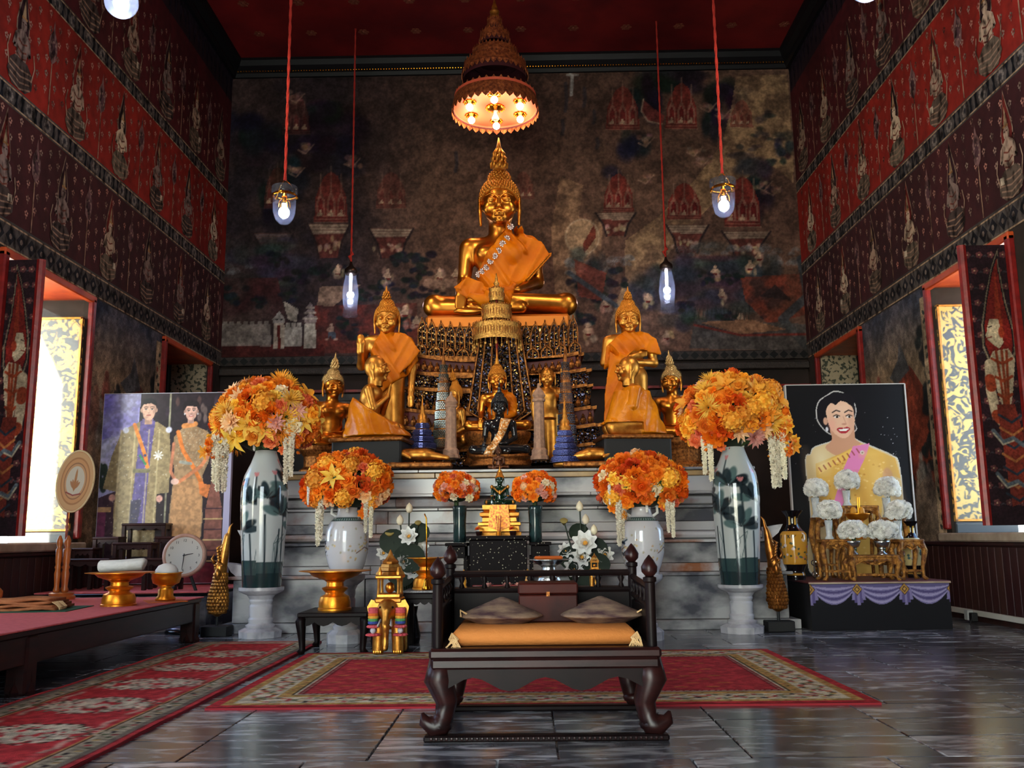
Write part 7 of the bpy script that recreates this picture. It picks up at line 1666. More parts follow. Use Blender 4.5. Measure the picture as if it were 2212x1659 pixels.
MB().lathe([(19*u, 0), (20*u, 4*u), (15*u, 10*u), (15*u, 22*u), (10*u, 27*u), (17*u, 30*u)], 24, sq=(.05, 12)).build('foot', M_AMB, t, True); MB().lathe([(14*u, 30*u), (26*u, 36*u), (29*u, 46*u), (29*u, 55*u), (33*u, 58*u), (30*u, 56*u), (20*u, 50*u)], 30, sq=(.03, 16)).build('bowl', M_AMB, t, True)
d_ = MB().lathe([(24*u, 0), (23*u, 10*u), (17*u, 19*u), (8*u, 23*u), (.5*u, 24*u)], 20).build('white_dome', M_WHITE, None, True, loc=c+np.array([0, 0, 54*u])); tag(d_, 'smooth white dome resting in the small gold footed bowl', 'dome')
# folded robes on a green cloth
Yr = 5.75; c = FLR(60, 1318, ZT)
g_ = MB().box((0, 0, 0), (.66, .5, .004), M=rotm(0, 0, .12)).build('green_cloth', mat('green_felt', (26, 84, 58), .9), None, loc=(c[0]-.02, c[1]+.02, ZT+.003)); tag(g_, 'green felt cloth under the folded ochre robes', 'cloth')
M_OCH = mat('ochre_robe_cloth', (176, 110, 66), .85, col2=(150, 84, 46), nscale=12, bump=.3, bscale=40)
t = thing('folded_robes', 'stack of folded ochre robes lying on the green felt cloth', 'robes', (c[0]-.06, c[1], ZT+.006), .12)
for k in range(4):
    mb = MB(); n = 16; V = []; F = []
    w_, d = .56-.03*k, .34-.02*k
    for j in range(2):
        for i in range(n+1):
            x = -w_/2+w_*i/n; V += [(x, -d/2+.01*math.sin(i*.9+k), .018*k+j*.016+.006*math.sin(i*.6+k*2)), (x, d/2, .018*k+j*.016+.006*math.sin(i*.5+k))]
    m_ = 2*(n+1)
    for i in range(n): F += [(2*i, 2*i+1, 2*i+3, 2*i+2), (m_+2*i, m_+2*i+2, m_+2*i+3, m_+2*i+1), (2*i, 2*i+2, m_+2*i+2, m_+2*i), (2*i+1, m_+2*i+1, m_+2*i+3, 2*i+3)]
    F += [(0, m_, m_+1, 1), (2*n, 2*n+1, m_+2*n+1, m_+2*n)]
    mb.add(V, F).build('fold', M_OCH, t, True)
mb = MB()
for i in range(16): mb.tube([(.26+.004*i % .02, -.16+.012*i*.6, .05), (.30+random.uniform(0, .02), -.17+.012*i*.6, .02), (.31, -.175+.012*i*.6, .004)], .003, 4)
mb.build('fringe', mat('pale_fringe', (214, 176, 124), .9), t)
c = FLR(2, 1298, ZT); t = MB().box((0, 0, .05), (.1, .08, .1), b=.03).build('wooden_block', M_TURN, None, True, loc=(c[0]-.045, c[1], ZT+.001)); tag(t, 'rounded honey-coloured wooden block at the table edge behind the robes', 'block')
# round stand base on the floor behind the table
c = FLR(385, 1372); t = thing('floor_stand', 'round black and silver stand base on the floor behind the red-topped table', 'stand', (c[0], c[1]+.12, 0))
MB().lathe([(.145, 0), (.15, .02), (.14, .035)], 30).build('base_ring', M_BLACK, t, True); MB().lathe([(.135, .035), (.11, .055), (.05, .065), (.02, .07), (.018, .2)], 30).build('dome', mat('grey_metal', (120, 120, 140), .3, .7), t, True)
# ---- scaled naga-tail finials on black blocks
def naga(px, ybase, ytop, Y, lab, flip, mg):
    c = FLR(px, ybase); c = np.array([c[0], Y, 0]); u = SZ(1, Y); t = thing('naga_finial', lab, 'statuette', c)
    MB().box((0, 0, 11*u), (56*u, 40*u, 22*u), b=.006).build('base_block', M_BLACKM, t); MB().tube([(0, 0, 22*u), (0, 0, 42*u)], 3*u, 8).build('rod', M_BLACKM, t)
    H = ybase-ytop; s = flip
    path = [(0, 40), (0, 46), (0, 60), (1, 80), (3, 105), (5, 130), (6, 150), (8, 165), (12, 190), (15, 208), (18, H-22), (20, H-8), (26, H)]; rad = [4, 14, 21, 19, 14, 12, 11.5, 12, 8.5, 6.5, 4, 2.5, .6]
    pts = np.array([(s*a*u, 0, b*u) for a, b in path]); tt_ = np.linspace(0, 1, 44); k0 = np.linspace(0, 1, len(path)); P3 = np.stack([np.interp(tt_, k0, pts[:, i]) for i in range(3)], 1); R_ = np.interp(tt_, k0, rad)*u
    MB().tube(P3, R_, 14, flat=.85).build('body', mg, t, True)
    mb = MB()
    for z in range(12):
        zc = (50+z*7)*u; i = np.argmin(abs(P3[:, 2]-zc))
        for q in range(9):
            a = PI+PI*(q+.5*(z % 2))/8; mb.ell((P3[i][0]+R_[i]*.98*math.cos(a), R_[i]*.85*math.sin(a), zc), (4.2*u, 2.4*u, 4.6*u), 6, 4)
    mb.build('scales', mg, t)
    mb = MB()                                                          # mythical head biting the neck
    z0 = 140*u; mb.ell((s*3*u, -6*u, z0), (12*u, 10*u, 16*u), 10, 6); mb.ell((s*2*u, -13*u, z0-12*u), (7*u, 7*u, 14*u), 8, 5)
    for q in (-1, 1): mb.ell((q*7*u+s*3*u, -13*u, z0+6*u), 3.4*u, 8, 5); mb.tube([(q*9*u, -4*u, z0+10*u), (q*15*u, -2*u, z0+20*u), (q*10*u, 0, z0+32*u)], [4*u, 3*u, .6*u], 6)
    for q in range(5): mb.tube([(s*(6-q)*u, -9*u, z0+(10+q*6)*u), (s*(2-q)*u, -13*u, z0+(18+q*6)*u), (s*8*u, -8*u, z0+(26+q*6)*u)], [3.5*u, 3*u, .5*u], 5)
    mb.build('carved_head', mg, t, True)
M_NAGA = mat('patinated_gold', (176, 112, 48), .35, .85, col2=(120, 66, 26), nscale=16); M_NAGA2 = mat('bright_patinated_gold', (206, 142, 62), .32, .85, col2=(130, 84, 40), nscale=14)
naga(474, 1372, 1137, 7.45, 'scaled gilt naga-tail finial on a black block, couple portrait side', 1, M_NAGA2); naga(1690, 1366, 1128, 7.42, 'scaled gilt naga-tail finial on a black block, lone woman portrait side', -1, M_NAGA)
# ================================================================== LONE-WOMAN SIDE
xs0, xs1 = float(FLR(1752, 1362)[0]), float(FLR(2063, 1361)[0]); ys0, ys1 = 7.42, 8.42; ZS = .378
t = thing('draped_table', 'black covered table with purple swag print and gilt diamonds before the woman portrait', 'table', ((xs0+xs1)/2, (ys0+ys1)/2, 0)); W_, D_ = xs1-xs0, ys1-ys0
MB().box((0, 0, ZS/2-.008), (W_-.01, D_-.01, ZS-.016)).build('body', M_BLACKM, t); MB().box((0, 0, ZS-.008), (W_+.02, D_+.02, .016), b=.004).build('top', mat('maroon_top', (96, 40, 44), .5), t); MB().box((0, -D_/2-.011, ZS-.012), (W_+.02, .008, .012)).build('front_lip', M_CREAM, t)
hx = ZS-.02; cv = Cv(W_, hx, 230, (16, 16, 22)); n = 3; sw = W_/2.95
for k in range(4):
    x0 = k*sw-.0
    for q in range(14):
        f = q/13; d = .15*(1-f*.88); pts = [(x0+sw*i/16, hx-.004-(d*math.sin(PI*i/16)**.8+.006)) for i in range(17)]
        cv.poly([(x0, hx)]+pts+[(x0+sw, hx)], tuple(int(a+(b-a)*(.5+.5*math.sin(q*1.25))) for a, b in zip((74, 66, 112), (168, 158, 196))))
    for q in range(5):
        xx = x0-.034+q*.017; cv.poly([(xx, hx-.03), (xx+.017, hx-.03), (xx+.022+(q-2)*.004, hx-.165+abs(q-2)*.02), (xx-.004+(q-2)*.004, hx-.165+abs(q-2)*.02)], ((132, 122, 166), (92, 82, 130))[q % 2])
    for s_, cc in ((.042, (66, 46, 34)), (.036, (176, 132, 66)), (.022, (74, 48, 36)), (.013, (190, 146, 78))): cv.poly([(x0-s_, hx-.042), (x0, hx-.042-s_*1.15), (x0+s_, hx-.042), (x0, hx-.042+s_*1.15)], cc)
cv.grid('swag_print', M_PRINT, (-W_/2, -D_/2-.001, .0), (1, 0, 0), (0, 0, 1), t)
# carved gilt offering tables
M_CARV = mat('carved_gilt_wood', (190, 130, 56), .45, .55, col2=(112, 64, 28), nscale=26, bump=.6, bscale=70)
def carved(lab, a, b, yt, Y, dep, zb):
    x0, x1 = float(P(a, yt, Y)[0]), float(P(b, yt, Y)[0]); zt = float(P(a, yt, Y)[2]); t = thing('gilt_table', lab, 'table', ((x0+x1)/2, Y, zb), 0, None); w_, h, d = x1-x0, zt-zb, dep
    MB().box((0, 0, h-.012), (w_+.02, d+.02, .024), b=.006).build('top', M_CARV, t)
    n = 16; ap = [(-w_/2, h-.024), (w_/2, h-.024)]+[(w_/2-w_*i/n, h-.024-min(.06, h*.28)*(.4+.6*abs(math.cos(i*PI/8)))) for i in range(n+1)]
    for y in (-d/2, d/2): MB().prism(ap, .016, 'y', (0, y, 0)).build('apron', M_CARV, t)
    for sx in (-1, 1):
        for sy in (-1, 1): MB().tube([(sx*(w_/2-.012), sy*d/2, h-.02), (sx*(w_/2+.006), sy*(d/2+.006), h*.72), (sx*(w_/2-.018), sy*d/2, h*.3), (sx*(w_/2-.016), sy*d/2, .03), (sx*(w_/2+.004), sy*(d/2+.012), 0)], [.02, .026, .016, .014, .022], 8).build('leg', M_CARV, t, True)
        MB().box((sx*(w_/2-.018), 0, h*.22), (.012, d, .014)).build('stretcher', M_CARV, t)
    MB().box((0, -d/2, h*.22), (w_-.03, .012, .014)).build('stretcher', M_CARV, t); MB().box((0, d/2, h*.22), (w_-.03, .012, .014)).build('stretcher', M_CARV, t)
    mb = MB(); mb.ell((0, -d/2-.012, h-.05), (.022, .01, .02), 8, 5)
    for q in (-1, 1): mb.tube([(q*.02, -d/2-.012, h-.05), (q*w_*.25, -d/2-.012, h-.04), (q*w_*.4, -d/2-.012, h-.06)], [.01, .008, .003], 6)
    mb.build('carved_scroll', M_CARV, t, True); return t, zt
carved('low wide carved gilt table between the two tall gilt tables', 1833, 1932, 1199, 7.56, .14, ZS)
carved('tall carved gilt table next to the yellow and black vase', 1770, 1828, 1165, 7.62, .16, ZS); carved('tall carved gilt table beside the draped table end by the wall', 1934, 1984, 1165, 7.62, .16, ZS)
carved('high carved gilt table behind, under the highest white bouquet', 1812, 1888, 1093, 7.98, .16, ZS); carved('rear carved gilt table below the woman portrait sleeve', 1758, 1800, 1118, 7.98, .15, ZS); carved('rear carved gilt table below the portrait shoulder by the wall', 1900, 1946, 1118, 7.98, .15, ZS)
PW = [('dahlia', 'white', 6, .034), ('peony', 'white', 10, .032), ('hydrangea', 'white', 8, .034), ('mum', 'white', 4, .034)]
M_WV = mat('white_glass_vase', (214, 214, 212), .2, col2=(190, 192, 194), nscale=40)
WB = [(1763, 1057, 27, 1118, 7.98, 'upper white bouquet in slim white vase next to the highest one, nearer the yellow vase'), (1830, 1040, 28, 1093, 7.98, 'highest white bouquet in a slim white vase'), (1917, 1055, 29, 1118, 7.98, 'upper white bouquet in slim white vase nearer the wall'), (1792, 1105, 28, 1165, 7.62, 'white bouquet in slim white vase on the tall gilt table nearer the yellow vase'), (1942, 1105, 29, 1165, 7.62, 'white bouquet in slim white vase on the tall gilt table nearer the wall'), (1843, 1147, 31, 1199, 7.56, 'low white bouquet in the silver bowl nearer the yellow vase'), (1906, 1147, 31, 1199, 7.56, 'low white bouquet in the silver bowl nearer the wall')]
for i, (px, py, rp, yb, Y, lab) in enumerate(WB):
    u = SZ(1, Y); b_ = P(px, yb, Y); c = P(px, py, Y)
    if i < 5: v = MB().lathe([(9*u, 0), (9*u, 3*u), (6*u, 8*u), (6.5*u, (yb-py-rp)*u*.6), (8.5*u, (yb-py-rp+8)*u)], 16).build('slim_vase', M_WV, None, True, loc=b_); tag(v, ('slim white vase on the rear gilt table nearer the yellow vase', 'slim white vase holding the highest white bouquet', 'slim white vase on the rear gilt table nearer the wall', 'slim white vase on the tall front gilt table nearer the yellow vase', 'slim white vase on the tall front gilt table nearer the wall')[i], 'vase', 'slim white vases')
    else:
        v = thing('silver_bowl', 'silver footed bowl under the '+lab.split(' in ')[0]+(' nearer the yellow vase' if i == 5 else ' nearer the wall'), 'bowl', b_, 0, 'silver footed bowls')
        MB().lathe([(11*u, 0), (11*u, 3*u), (6*u, 7*u), (5*u, 12*u), (8*u, 14*u)], 20).build('foot', M_SILVER, v, True); MB().lathe([(6*u, 14*u), (13*u, 18*u), (16*u, 26*u), (17*u, 30*u)], 20).build('cup', M_SILVER, v, True)
    bouquet('white_bouquet', lab, c-np.array([0, 0, rp*.5*u]), (rp*u*(.84 if i < 5 else .98), rp*u*.8, rp*u*(.78 if i < 5 else .66)), 46, PW, 40+i, cz=rp*.5*u, zmin=-.85, group='white bouquets before the woman portrait', leafn=0, core='white')
# gold incense bowl with candles
u = SZ(1, 7.85); c = P(1856, 1128, 7.8); t = thing('incense_bowl', 'gold incense bowl with two yellow candle cups among the white bouquets', 'bowl', P(1856, 1165, 7.8))
zc_ = float(c[2])-float(t.location.z)
MB().lathe([(14*u, 0), (14*u, 3*u), (7*u, 8*u), (6*u, zc_*.8), (12*u, zc_)], 20).build('stem', M_AMB, t, True); MB().lathe([(8*u, zc_), (20*u, zc_+8*u), (24*u, zc_+16*u), (26*u, zc_+18*u), (20*u, zc_+15*u)], 26).build('bowl', M_AMB, t, True)
for dx in (-8, 9): MB().lathe([(5*u, zc_+14*u), (7*u, zc_+20*u), (6*u, zc_+28*u), (1*u, zc_+33*u)], 10, c=(dx*u, 0, 0)).build('candle_cup', mat('yellow_wax', (222, 150, 40), .5), t, True)
for dx in (2, 5): MB().tube([(dx*u, 0, zc_+14*u), (dx*1.3*u, 0, zc_+52*u)], 1.1*u, 5).build('incense_stick', M_AMB, t)
# ornate vases at the ends
def ornate(px, ytop, ybot, Y, lab, ground, wd):
    b_ = P(px, ybot, Y); b_ = np.array([b_[0], Y, ZS+.001]); h = float(P(px, ytop, Y)[2])-ZS; r = SZ(wd/2, Y); cv = Cv(2*PI*r*.9, h, 260, (16, 14, 18)); rr_ = random.Random(int(px)); Wc = cv.W
    cv.poly([(0, h*.22), (Wc, h*.22), (Wc, h*.70), (0, h*.70)], ground); cv.line([(0, h*.08), (Wc, h*.08)], h*.03, (190, 140, 60)); cv.poly([(0, h*.80), (Wc, h*.80), (Wc, h*.9), (0, h*.9)], (24, 18, 20))
    for q in range(6): cv.poly([(Wc*q/6+.0, h*.79), (Wc*q/6+.04, h*.79), (Wc*q/6+.035, h*.91), (Wc*q/6+.005, h*.91)], (206, 160, 70))
    for i in range(60): cv.ell(rr_.random()*Wc, h*rr_.uniform(.26, .58), rr_.uniform(.008, .018), rr_.uniform(.006, .014), ((60, 90, 96), (222, 200, 200), (196, 110, 120), (52, 70, 60))[i % 4], .9, rot=rr_.random()*3)
    for i in range(16): x = rr_.random()*Wc; cv.line([(x, h*.6), (x+rr_.uniform(-.02, .02), h*.64)], .005, (40, 36, 36))
    v = link('ornate_vase', painted_lathe([(r*.7, 0), (r*.75, h*.05), (r*.62, h*.12), (r*.9, h*.24), (r, h*.5), (r*.97, h*.66), (r*.6, h*.74), (r*.42, h*.8), (r*.42, h*.9), (r*.8, h)], cv, 0, 'ornate_vase', M_PORC), None, b_); tag(v, lab, 'vase')
ornate(1719, 1103, 1248, 7.78, 'yellow and black Chinese vase with peonies beside the black portrait edge', (206, 146, 52), 56)
ornate(1975, 1126, 1248, 7.9, 'cream and violet flowered vase partly hidden behind the tall gilt table', (206, 186, 130), 40)
mb = MB(); u = SZ(1, 7.9)
for z in (10, 34): mb.tube([(3*math.cos(a)*(1+a*.35)*u, 0, (z+2.6*math.sin(a)*(1+a*.35))*u) for a in np.linspace(0, 6, 20)], 1.1*u, 5)
mb.tube([(0, .01, 0), (0, .01, 52*u)], 1.6*u, 6); o = mb.build('scroll_stand', M_SILVER, None, loc=np.array([float(P(1757, 1240, 7.95)[0]), 7.9, ZS+.001])); tag(o, 'silver wire scroll ornament beside the yellow and black vase', 'ornament')
# ================================================================== CENTRE FRONT
# small rosewood stool with gold pedestal tray
xq0, xq1 = float(FLR(648, 1413)[0]), float(FLR(792, 1413)[0])
leggy_table('small_stool', 'small dark rosewood stool with cabriole legs holding a gold pedestal tray', xq0-.02, xq1, 6.22, 6.72, 0, .268, M_BLACKWOOD, 'stool', leg=.05, top=.03, apron=.06, cab=.02)
tray_stand('pedestal_tray', 'empty gold pedestal tray standing on the small rosewood stool', 723, 1306, 1232, 152, 70, 6.45, M_AMB, .2695)
# gilded elephants carrying shrines
def elephant(px, ybase, ytop, Y, lab, garland, zb=0.0):
    c = np.array([float(P(px, ybase, Y)[0]), Y, zb]); H = float(P(px, ytop, Y)[2])-zb; t = thing('elephant_statue', lab, 'statue', c, 0, None, H)
    f = lambda p: U_(.03, sE(p, (0, .16, .36), (.15, .22, .14)), sE(p, (0, -.06, .43), (.105, .10, .11)), *[sC(p, (s*.09, y, .32), (s*.1, y, .03), .062, .058) for s in (-1, 1) for y in (.0, .30)], sC(p, (0, -.13, .42), (0, -.19, .28), .05, .036), sC(p, (0, -.19, .28), (0, -.185, .13), .036, .026), sC(p, (0, -.185, .13), (0, -.215, .07), .026, .02))
    link('body', nets(f, (-.2, -.28, -.01), (.2, .42, .58), .0135, 'body', M_GOLD2), t)
    for s in (-1, 1):
        MB().prism([(s*.08, .50), (s*.17, .53), (s*.21, .46), (s*.19, .36), (s*.13, .31), (s*.09, .36)], .016, 'y', (0, -.02, 0)).build('ear', M_GOLD2, t)
        MB().tube([(s*.05, -.15, .34), (s*.065, -.24, .29), (s*.06, -.30, .31)], [.014, .011, .003], 7).build('tusk', M_WHITE, t, True)
        MB().ell((s*.062, -.135, .46), .012, 8, 5).build('eye', M_BLACK, t)
        mb = MB()
        for y in (0,):
            for q in range(4): mb.ell((s*.1-.033+.022*q, y-.055, .022), (.01, .008, .018), 6, 4)
        mb.build('toenails', M_GOLD, t)
    sh = MB().box((0, .1, .52), (.27, .28, .05), b=.012).build('saddle', M_GOLDP, t)
    hw = MB(); hw.box((0, .1, .565), (.24, .25, .04), b=.008)
    for sx in (-1, 1):
        for y in (-.01, .21): hw.lathe([(.018, .58), (.014, .62), (.014, .70), (.02, .74)], 8, c=(sx*.1, y, 0))
    hw.box((0, .1, .75), (.27, .28, .035), b=.01).build('howdah', M_GOLD2, t)
    ro = MB(); 
    for z, r in ((.77, .15), (.81, .125), (.845, .10)): ro.lathe([(r, z), (r*.9, z+.03), (r*.8, z+.035)], 4, c=(0, .1, 0)); 
    ro.lathe([(.08, .88), (.085, .90), (.05, .93), (.03, .96), (.004, 1.02)], 10, c=(0, .1, 0))
    for k in range(4): a = k*PI/2+PI/4; ro.lathe([(.02, .77), (.022, .8), (.003, .85)], 6, c=(.13*math.cos(a), .1+.13*math.sin(a), 0))
    ro = ro.build('tiered_roof', M_GOLD2, t); MB().ell((0, .09, .64), (.05, .04, .055), 10, 7).build('shrine_figure', M_GOLD, t, True)
    if garland:
        GC = [(222, 90, 96), (222, 90, 96), (230, 110, 40), (236, 170, 60), (90, 160, 90), (60, 80, 160)]
        for s in (-1, 1):
            mb = MB()
            for q, cc in enumerate(GC): mb.lathe([(.05, .455-q*.026), (.054, .442-q*.026), (.05, .43-q*.026)], 12, c=(s*.135, -.10, 0), col=cc)
            mb.build('garland_band', mat('garland_petals', attr='Col', rough=.8), t)
            mb = MB()
            for q in range(9): a = q*.7; mb.ell((s*.135+.04*math.cos(a), -.10+.04*math.sin(a), .275), (.028, .028, .016), 7, 4, col=(226, 96, 104)); mb.ell((s*.135+.045*math.cos(a), -.10+.045*math.sin(a), .195), (.034, .034, .014), 7, 4, col=(226, 88, 96))
            mb.ell((s*.135, -.1, .235), (.03, .03, .03), 8, 5, col=(206, 206, 210)); mb.build('garland_tassel', MATS['garland_petals'], t)
elephant(838, 1410, 1192, 6.12, 'gilded elephant statue carrying a shrine, draped with striped flower garlands, beside the small stool', True, .0128)
# dark stool with granite top, gold urn and brass bell brush
x0, x1 = float(P(872, 1280, 6.55)[0]), float(P(952, 1280, 6.55)[0]); zt = float(P(900, 1281, 6.45)[2])
leggy_table('granite_stool', 'dark wooden stool with speckled granite top behind the carved seat', x0, x1, 6.42, 6.75, 0, zt, M_BLACKWOOD, 'stool', leg=.045, top=.04, apron=.04)
o = MB().box((0, 0, .008), (x1-x0-.02, .31, .016), b=.004).build('granite_slab', mat('speckled_granite', (150, 146, 146), .35, col2=(90, 88, 92), nscale=90), None, loc=((x0+x1)/2, 6.585, zt+.001)); tag(o, 'thin speckled granite slab on the dark stool', 'slab')
tray_stand('pedestal_urn', 'amber gold pedestal bowl on the granite-topped stool', 922, 1276, 1204, 86, 62, 6.62, M_AMB, zt+.018)
Y = 6.47; c = np.array([float(P(921, 1278, Y)[0]), Y, zt+.018]); u = SZ(1, Y); t = thing('bell_snuffer', 'brass bell-shaped snuffer with a long thin upright handle on the granite slab', 'snuffer', c)
MB().lathe([(9*u, 0), (10*u, 3*u), (7*u, 10*u), (5*u, 20*u), (2*u, 26*u)], 16).build('bell', M_BRASS, t, True); MB().tube([(0, 0, 24*u), (0, 0, 120*u), (-1*u, 0, 150*u), (-5*u, 0, 160*u)], 1.6*u, 6).build('handle', M_BRASS, t, True)
# inlaid altar table in front of the marble altar
def inlay():
    m = bpy.data.materials.new('pearl_inlaid_black'); m.use_nodes = True; tn = m.node_tree; N = tn.nodes; L = tn.links; b = N['Principled BSDF']
    tc = N.new('ShaderNodeTexCoord'); v = N.new('ShaderNodeTexVoronoi'); v.inputs['Scale'].default_value = 42; L.new(tc.outputs['Object'], v.inputs['Vector'])
    r = N.new('ShaderNodeValToRGB'); r.color_ramp.interpolation = 'CONSTANT'; L.new(v.outputs['Distance'], r.inputs[0]); e = r.color_ramp.elements; e[0].position = 0; e[0].color = tuple(lin((186, 176, 150)))+(1,); e[1].position = .17; e[1].color = tuple(lin((20, 14, 16)))+(1,)
    L.new(r.outputs[0], b.inputs['Base Color']); b.inputs['Roughness'].default_value = .5; b.inputs['Specular IOR Level'].default_value = .06; return m
M_INLAY = inlay()
x0, x1 = float(P(962, 1170, 6.9)[0]), float(P(1188, 1170, 6.9)[0]); ztab = float(P(1080, 1157, YJ)[2])-.002
t = thing('inlaid_altar_table', 'black altar table inlaid with pearl specks below the jade statue', 'table', ((x0+x1)/2, 7.2, 0)); w_ = x1-x0
MB().box((0, 0, ztab-.015), (w_*.62, .46, .03), b=.006).build('centre_top', M_INLAY, t); MB().box((0, .0, (ztab-.03)*.5+.12), (w_*.56, .40, ztab-.27), b=.006).build('centre_body', M_INLAY, t)
zs = float(P(998, 1172, YS)[2])-.002
for s in (-1, 1):
    MB().box((s*(w_/2-.07), 0, zs-.012), (.17, .34, .024), b=.005).build('side_top', M_INLAY, t); MB().box((s*(w_/2-.07), 0, zs-.07), (.14, .30, .09), b=.005).build('side_frieze', M_INLAY, t)
    for y in (-.13, .13): MB().box((s*(w_/2-.01), y, (zs-.1)/2), (.03, .03, zs-.1), b=.004).build('leg', M_INLAY, t); MB().box((s*(w_/2-.14), y, (zs-.1)/2), (.03, .03, zs-.1), b=.004).build('leg', M_INLAY, t)
MB().box((0, -.2, ztab*.42), (w_*.5, .02, .16), b=.004).build('front_panel', M_REDWOOD, t); MB().box((0, 0, .13), (w_*.9, .36, .03), b=.005).build('shelf', M_BLACKWOOD, t)
# offering table behind the seat with small things on it
x0, x1 = float(P(955, 1275, 6.2)[0]), float(P(1345, 1275, 6.2)[0]); zo_ = float(P(1100, 1273, 5.95)[2])
leggy_table('offering_table', 'low black offering table behind the carved seat', x0, x1, 5.9, 6.34, .0128, zo_, M_BLACKWOOD, 'table', leg=.05, top=.03, apron=.05)
t, c, h, R = tray_stand('pedestal_tray', 'silver pedestal tray with folded orange cloth behind the carved seat', 1186, 1272, 1208, 92, 56, 6.2, M_SILVER, zo_+.001)
o = MB().box((0, 0, .012), (R*1.3, R*.7, .022), b=.008).build('folded_cloth', mat('orange_cloth', (206, 96, 30), .8), None, loc=(c[0], c[1], float(c[2])+h*.99)); tag(o, 'folded orange cloth on the silver pedestal tray', 'cloth')
elephant(1286, 1272, 1196, 6.14, 'small gilded elephant with shrine on the offering table behind the seat rail', False, zo_+.001)
r = random.Random(6)
for i, (px, kind, cn, lab) in enumerate(((1054, 'lotus', 'pink', 'pink lotus blossom on the offering table next to the snuffer side'), (1096, 'lotus', 'pink', 'pink lotus blossom on the offering table in the middle'), (1122, 'lotus', 'pink', 'pink lotus blossom on the offering table next to the silver tray'))):
    Y = 6.1; o = link('lotus_blossom', blm(kind, cn), None, np.array([float(P(px, 1262, Y)[0]), Y, zo_+.012])); o.scale = (.035,)*3; tag(o, lab, 'flower')
for px, lab in ((1002, 'little yellow figurine on the offering table near the amber bowl'), (1140, 'little yellow figurine on the offering table near the silver tray')):
    Y = 6.08; o = MB().lathe([(.02, 0), (.022, .01), (.014, .02), (.018, .05), (.012, .065), (.015, .08), (.004, .12)], 10).build('figurine', mat('yellow_resin', (206, 140, 40), .4), None, True, loc=(float(P(px, 1262, Y)[0]), Y, zo_+.001)); tag(o, lab, 'figurine')
o = MB().ell((0, 0, .012), (.018, .018, .012), 10, 6).build('marigold', FC['orange'], None, True, loc=(float(P(1240, 1270, 6.05)[0]), 6.05, zo_+.001)); tag(o, 'single orange marigold head on the offering table', 'flower')
o = MB().box((0, 0, .1), (.2, .14, .2), b=.008).build('blue_box', mat('blue_cloth_box', (78, 78, 116), .8, bump=.2, bscale=80), None, loc=(float(P(1268, 1330, 5.7)[0]), 5.72, .012)); tag(o, 'blue cloth-covered box on the rug behind the seat', 'box')
# yellow flower offerings and incense before the jade statue
for px, lab in ((1034, 'little pot of yellow blossoms on the inlaid table, couple portrait side'), (1108, 'little pot of yellow blossoms on the inlaid table, lone woman portrait side')):
    Y = 6.98; zz_ = ztab*.42+.081; c = np.array([float(P(px, 1190, Y)[0]), 7.0, ztab+.001]); t = thing('offering_flowers', lab, 'flowers', np.array([c[0], 7.03, ztab+.001]), 0, 'yellow flower offerings')
    MB().lathe([(.02, 0), (.026, .03), (.028, .035)], 12).build('pot', M_DARKWOOD, t, True)
    for q in range(9): a = q*2.4; place(t, 'mum', ('yellow', 'amber', 'red')[q % 5 % 3], (.03*math.cos(a)*(q/9), .03*math.sin(a)*(q/9), .045+.012*(9-q)/9), (math.cos(a)*q/9, -.5, 1), .024, a)
t = thing('incense_cup', 'small cup of incense sticks before the jade statue', 'incense', (float(P(1078, 1190, 7.0)[0]), 6.99, ztab+.001)); MB().lathe([(.02, 0), (.022, .03)], 12).build('cup', M_AMB, t)
for q in range(7): a = q*.9; MB().tube([(.008*math.cos(a), .008*math.sin(a), .01), (.02*math.cos(a), .02*math.sin(a), .15)], .0018, 4).build('incense_stick', M_REDWOOD, t)
# white artificial lotus arrangements
M_POD = mat('lotus_pod', (150, 130, 70), .7); M_STEM = mat('dark_stem', (30, 44, 30), .6)
def lotus_arr(lab, items, Y, base, grp):
    b_ = np.array([float(P(base, 1300, Y)[0]), Y, 0]); t = thing('lotus_arrangement', lab, 'flowers', b_, 0, grp)
    MB().lathe([(.09, 0), (.10, .05), (.07, .2), (.08, .26)], 18).build('pot', M_BLACK, t, True); r = random.Random(base)
    for kind, px, py, sp in items:
        p = P(px, py, Y+r.uniform(-.08, .04))-b_; s = SZ(sp, Y)
        MB().tube([(0, 0, .2), (p[0]*.5, p[1]*.4, .2+(p[2]-.2)*.6), tuple(p)], .006, 5).build('stem', M_STEM, t)
        if kind == 'lotus': place(t, 'lotus', 'white', p, (r.gauss(0, .25), -1, .35), s, r.random()*6); MB().ell(p+np.array([0, -s*.25, s*.06]), (s*.2,)*3, 8, 5).build('seed_head', mat('lotus_yellow', (214, 150, 50), .7), t, True)
        elif kind == 'bud': MB().lathe([(s*.3, -s*.9), (s*.62, -s*.5), (s*.72, 0), (s*.5, s*.6), (s*.05, s*1.1)], 10).build('lotus_bud', FC['cream'], t, True, loc=p)
        elif kind == 'pod': MB().lathe([(s*.15, -s*.9), (s*.6, -s*.1), (s*.8, s*.2), (s*.7, s*.3)], 12, M=rotm(.7, 0, 0)).build('seed_pod', M_POD, t, True, loc=p)
        elif kind == 'leaf':
            mb = MB(); n = 14; V = [(0, 0, 0)]+[(s*math.cos(i*2*PI/n), -.02+.012*math.sin(i*3), s*.9*math.sin(i*2*PI/n)) for i in range(n)]; mb.add(V, [(0, 1+i, 1+(i+1) % n) for i in range(n)]+[(0, 1+(i+1) % n, 1+i) for i in range(0)]); mb.build('lotus_leaf', FC['dgreen'], t, True, loc=p)
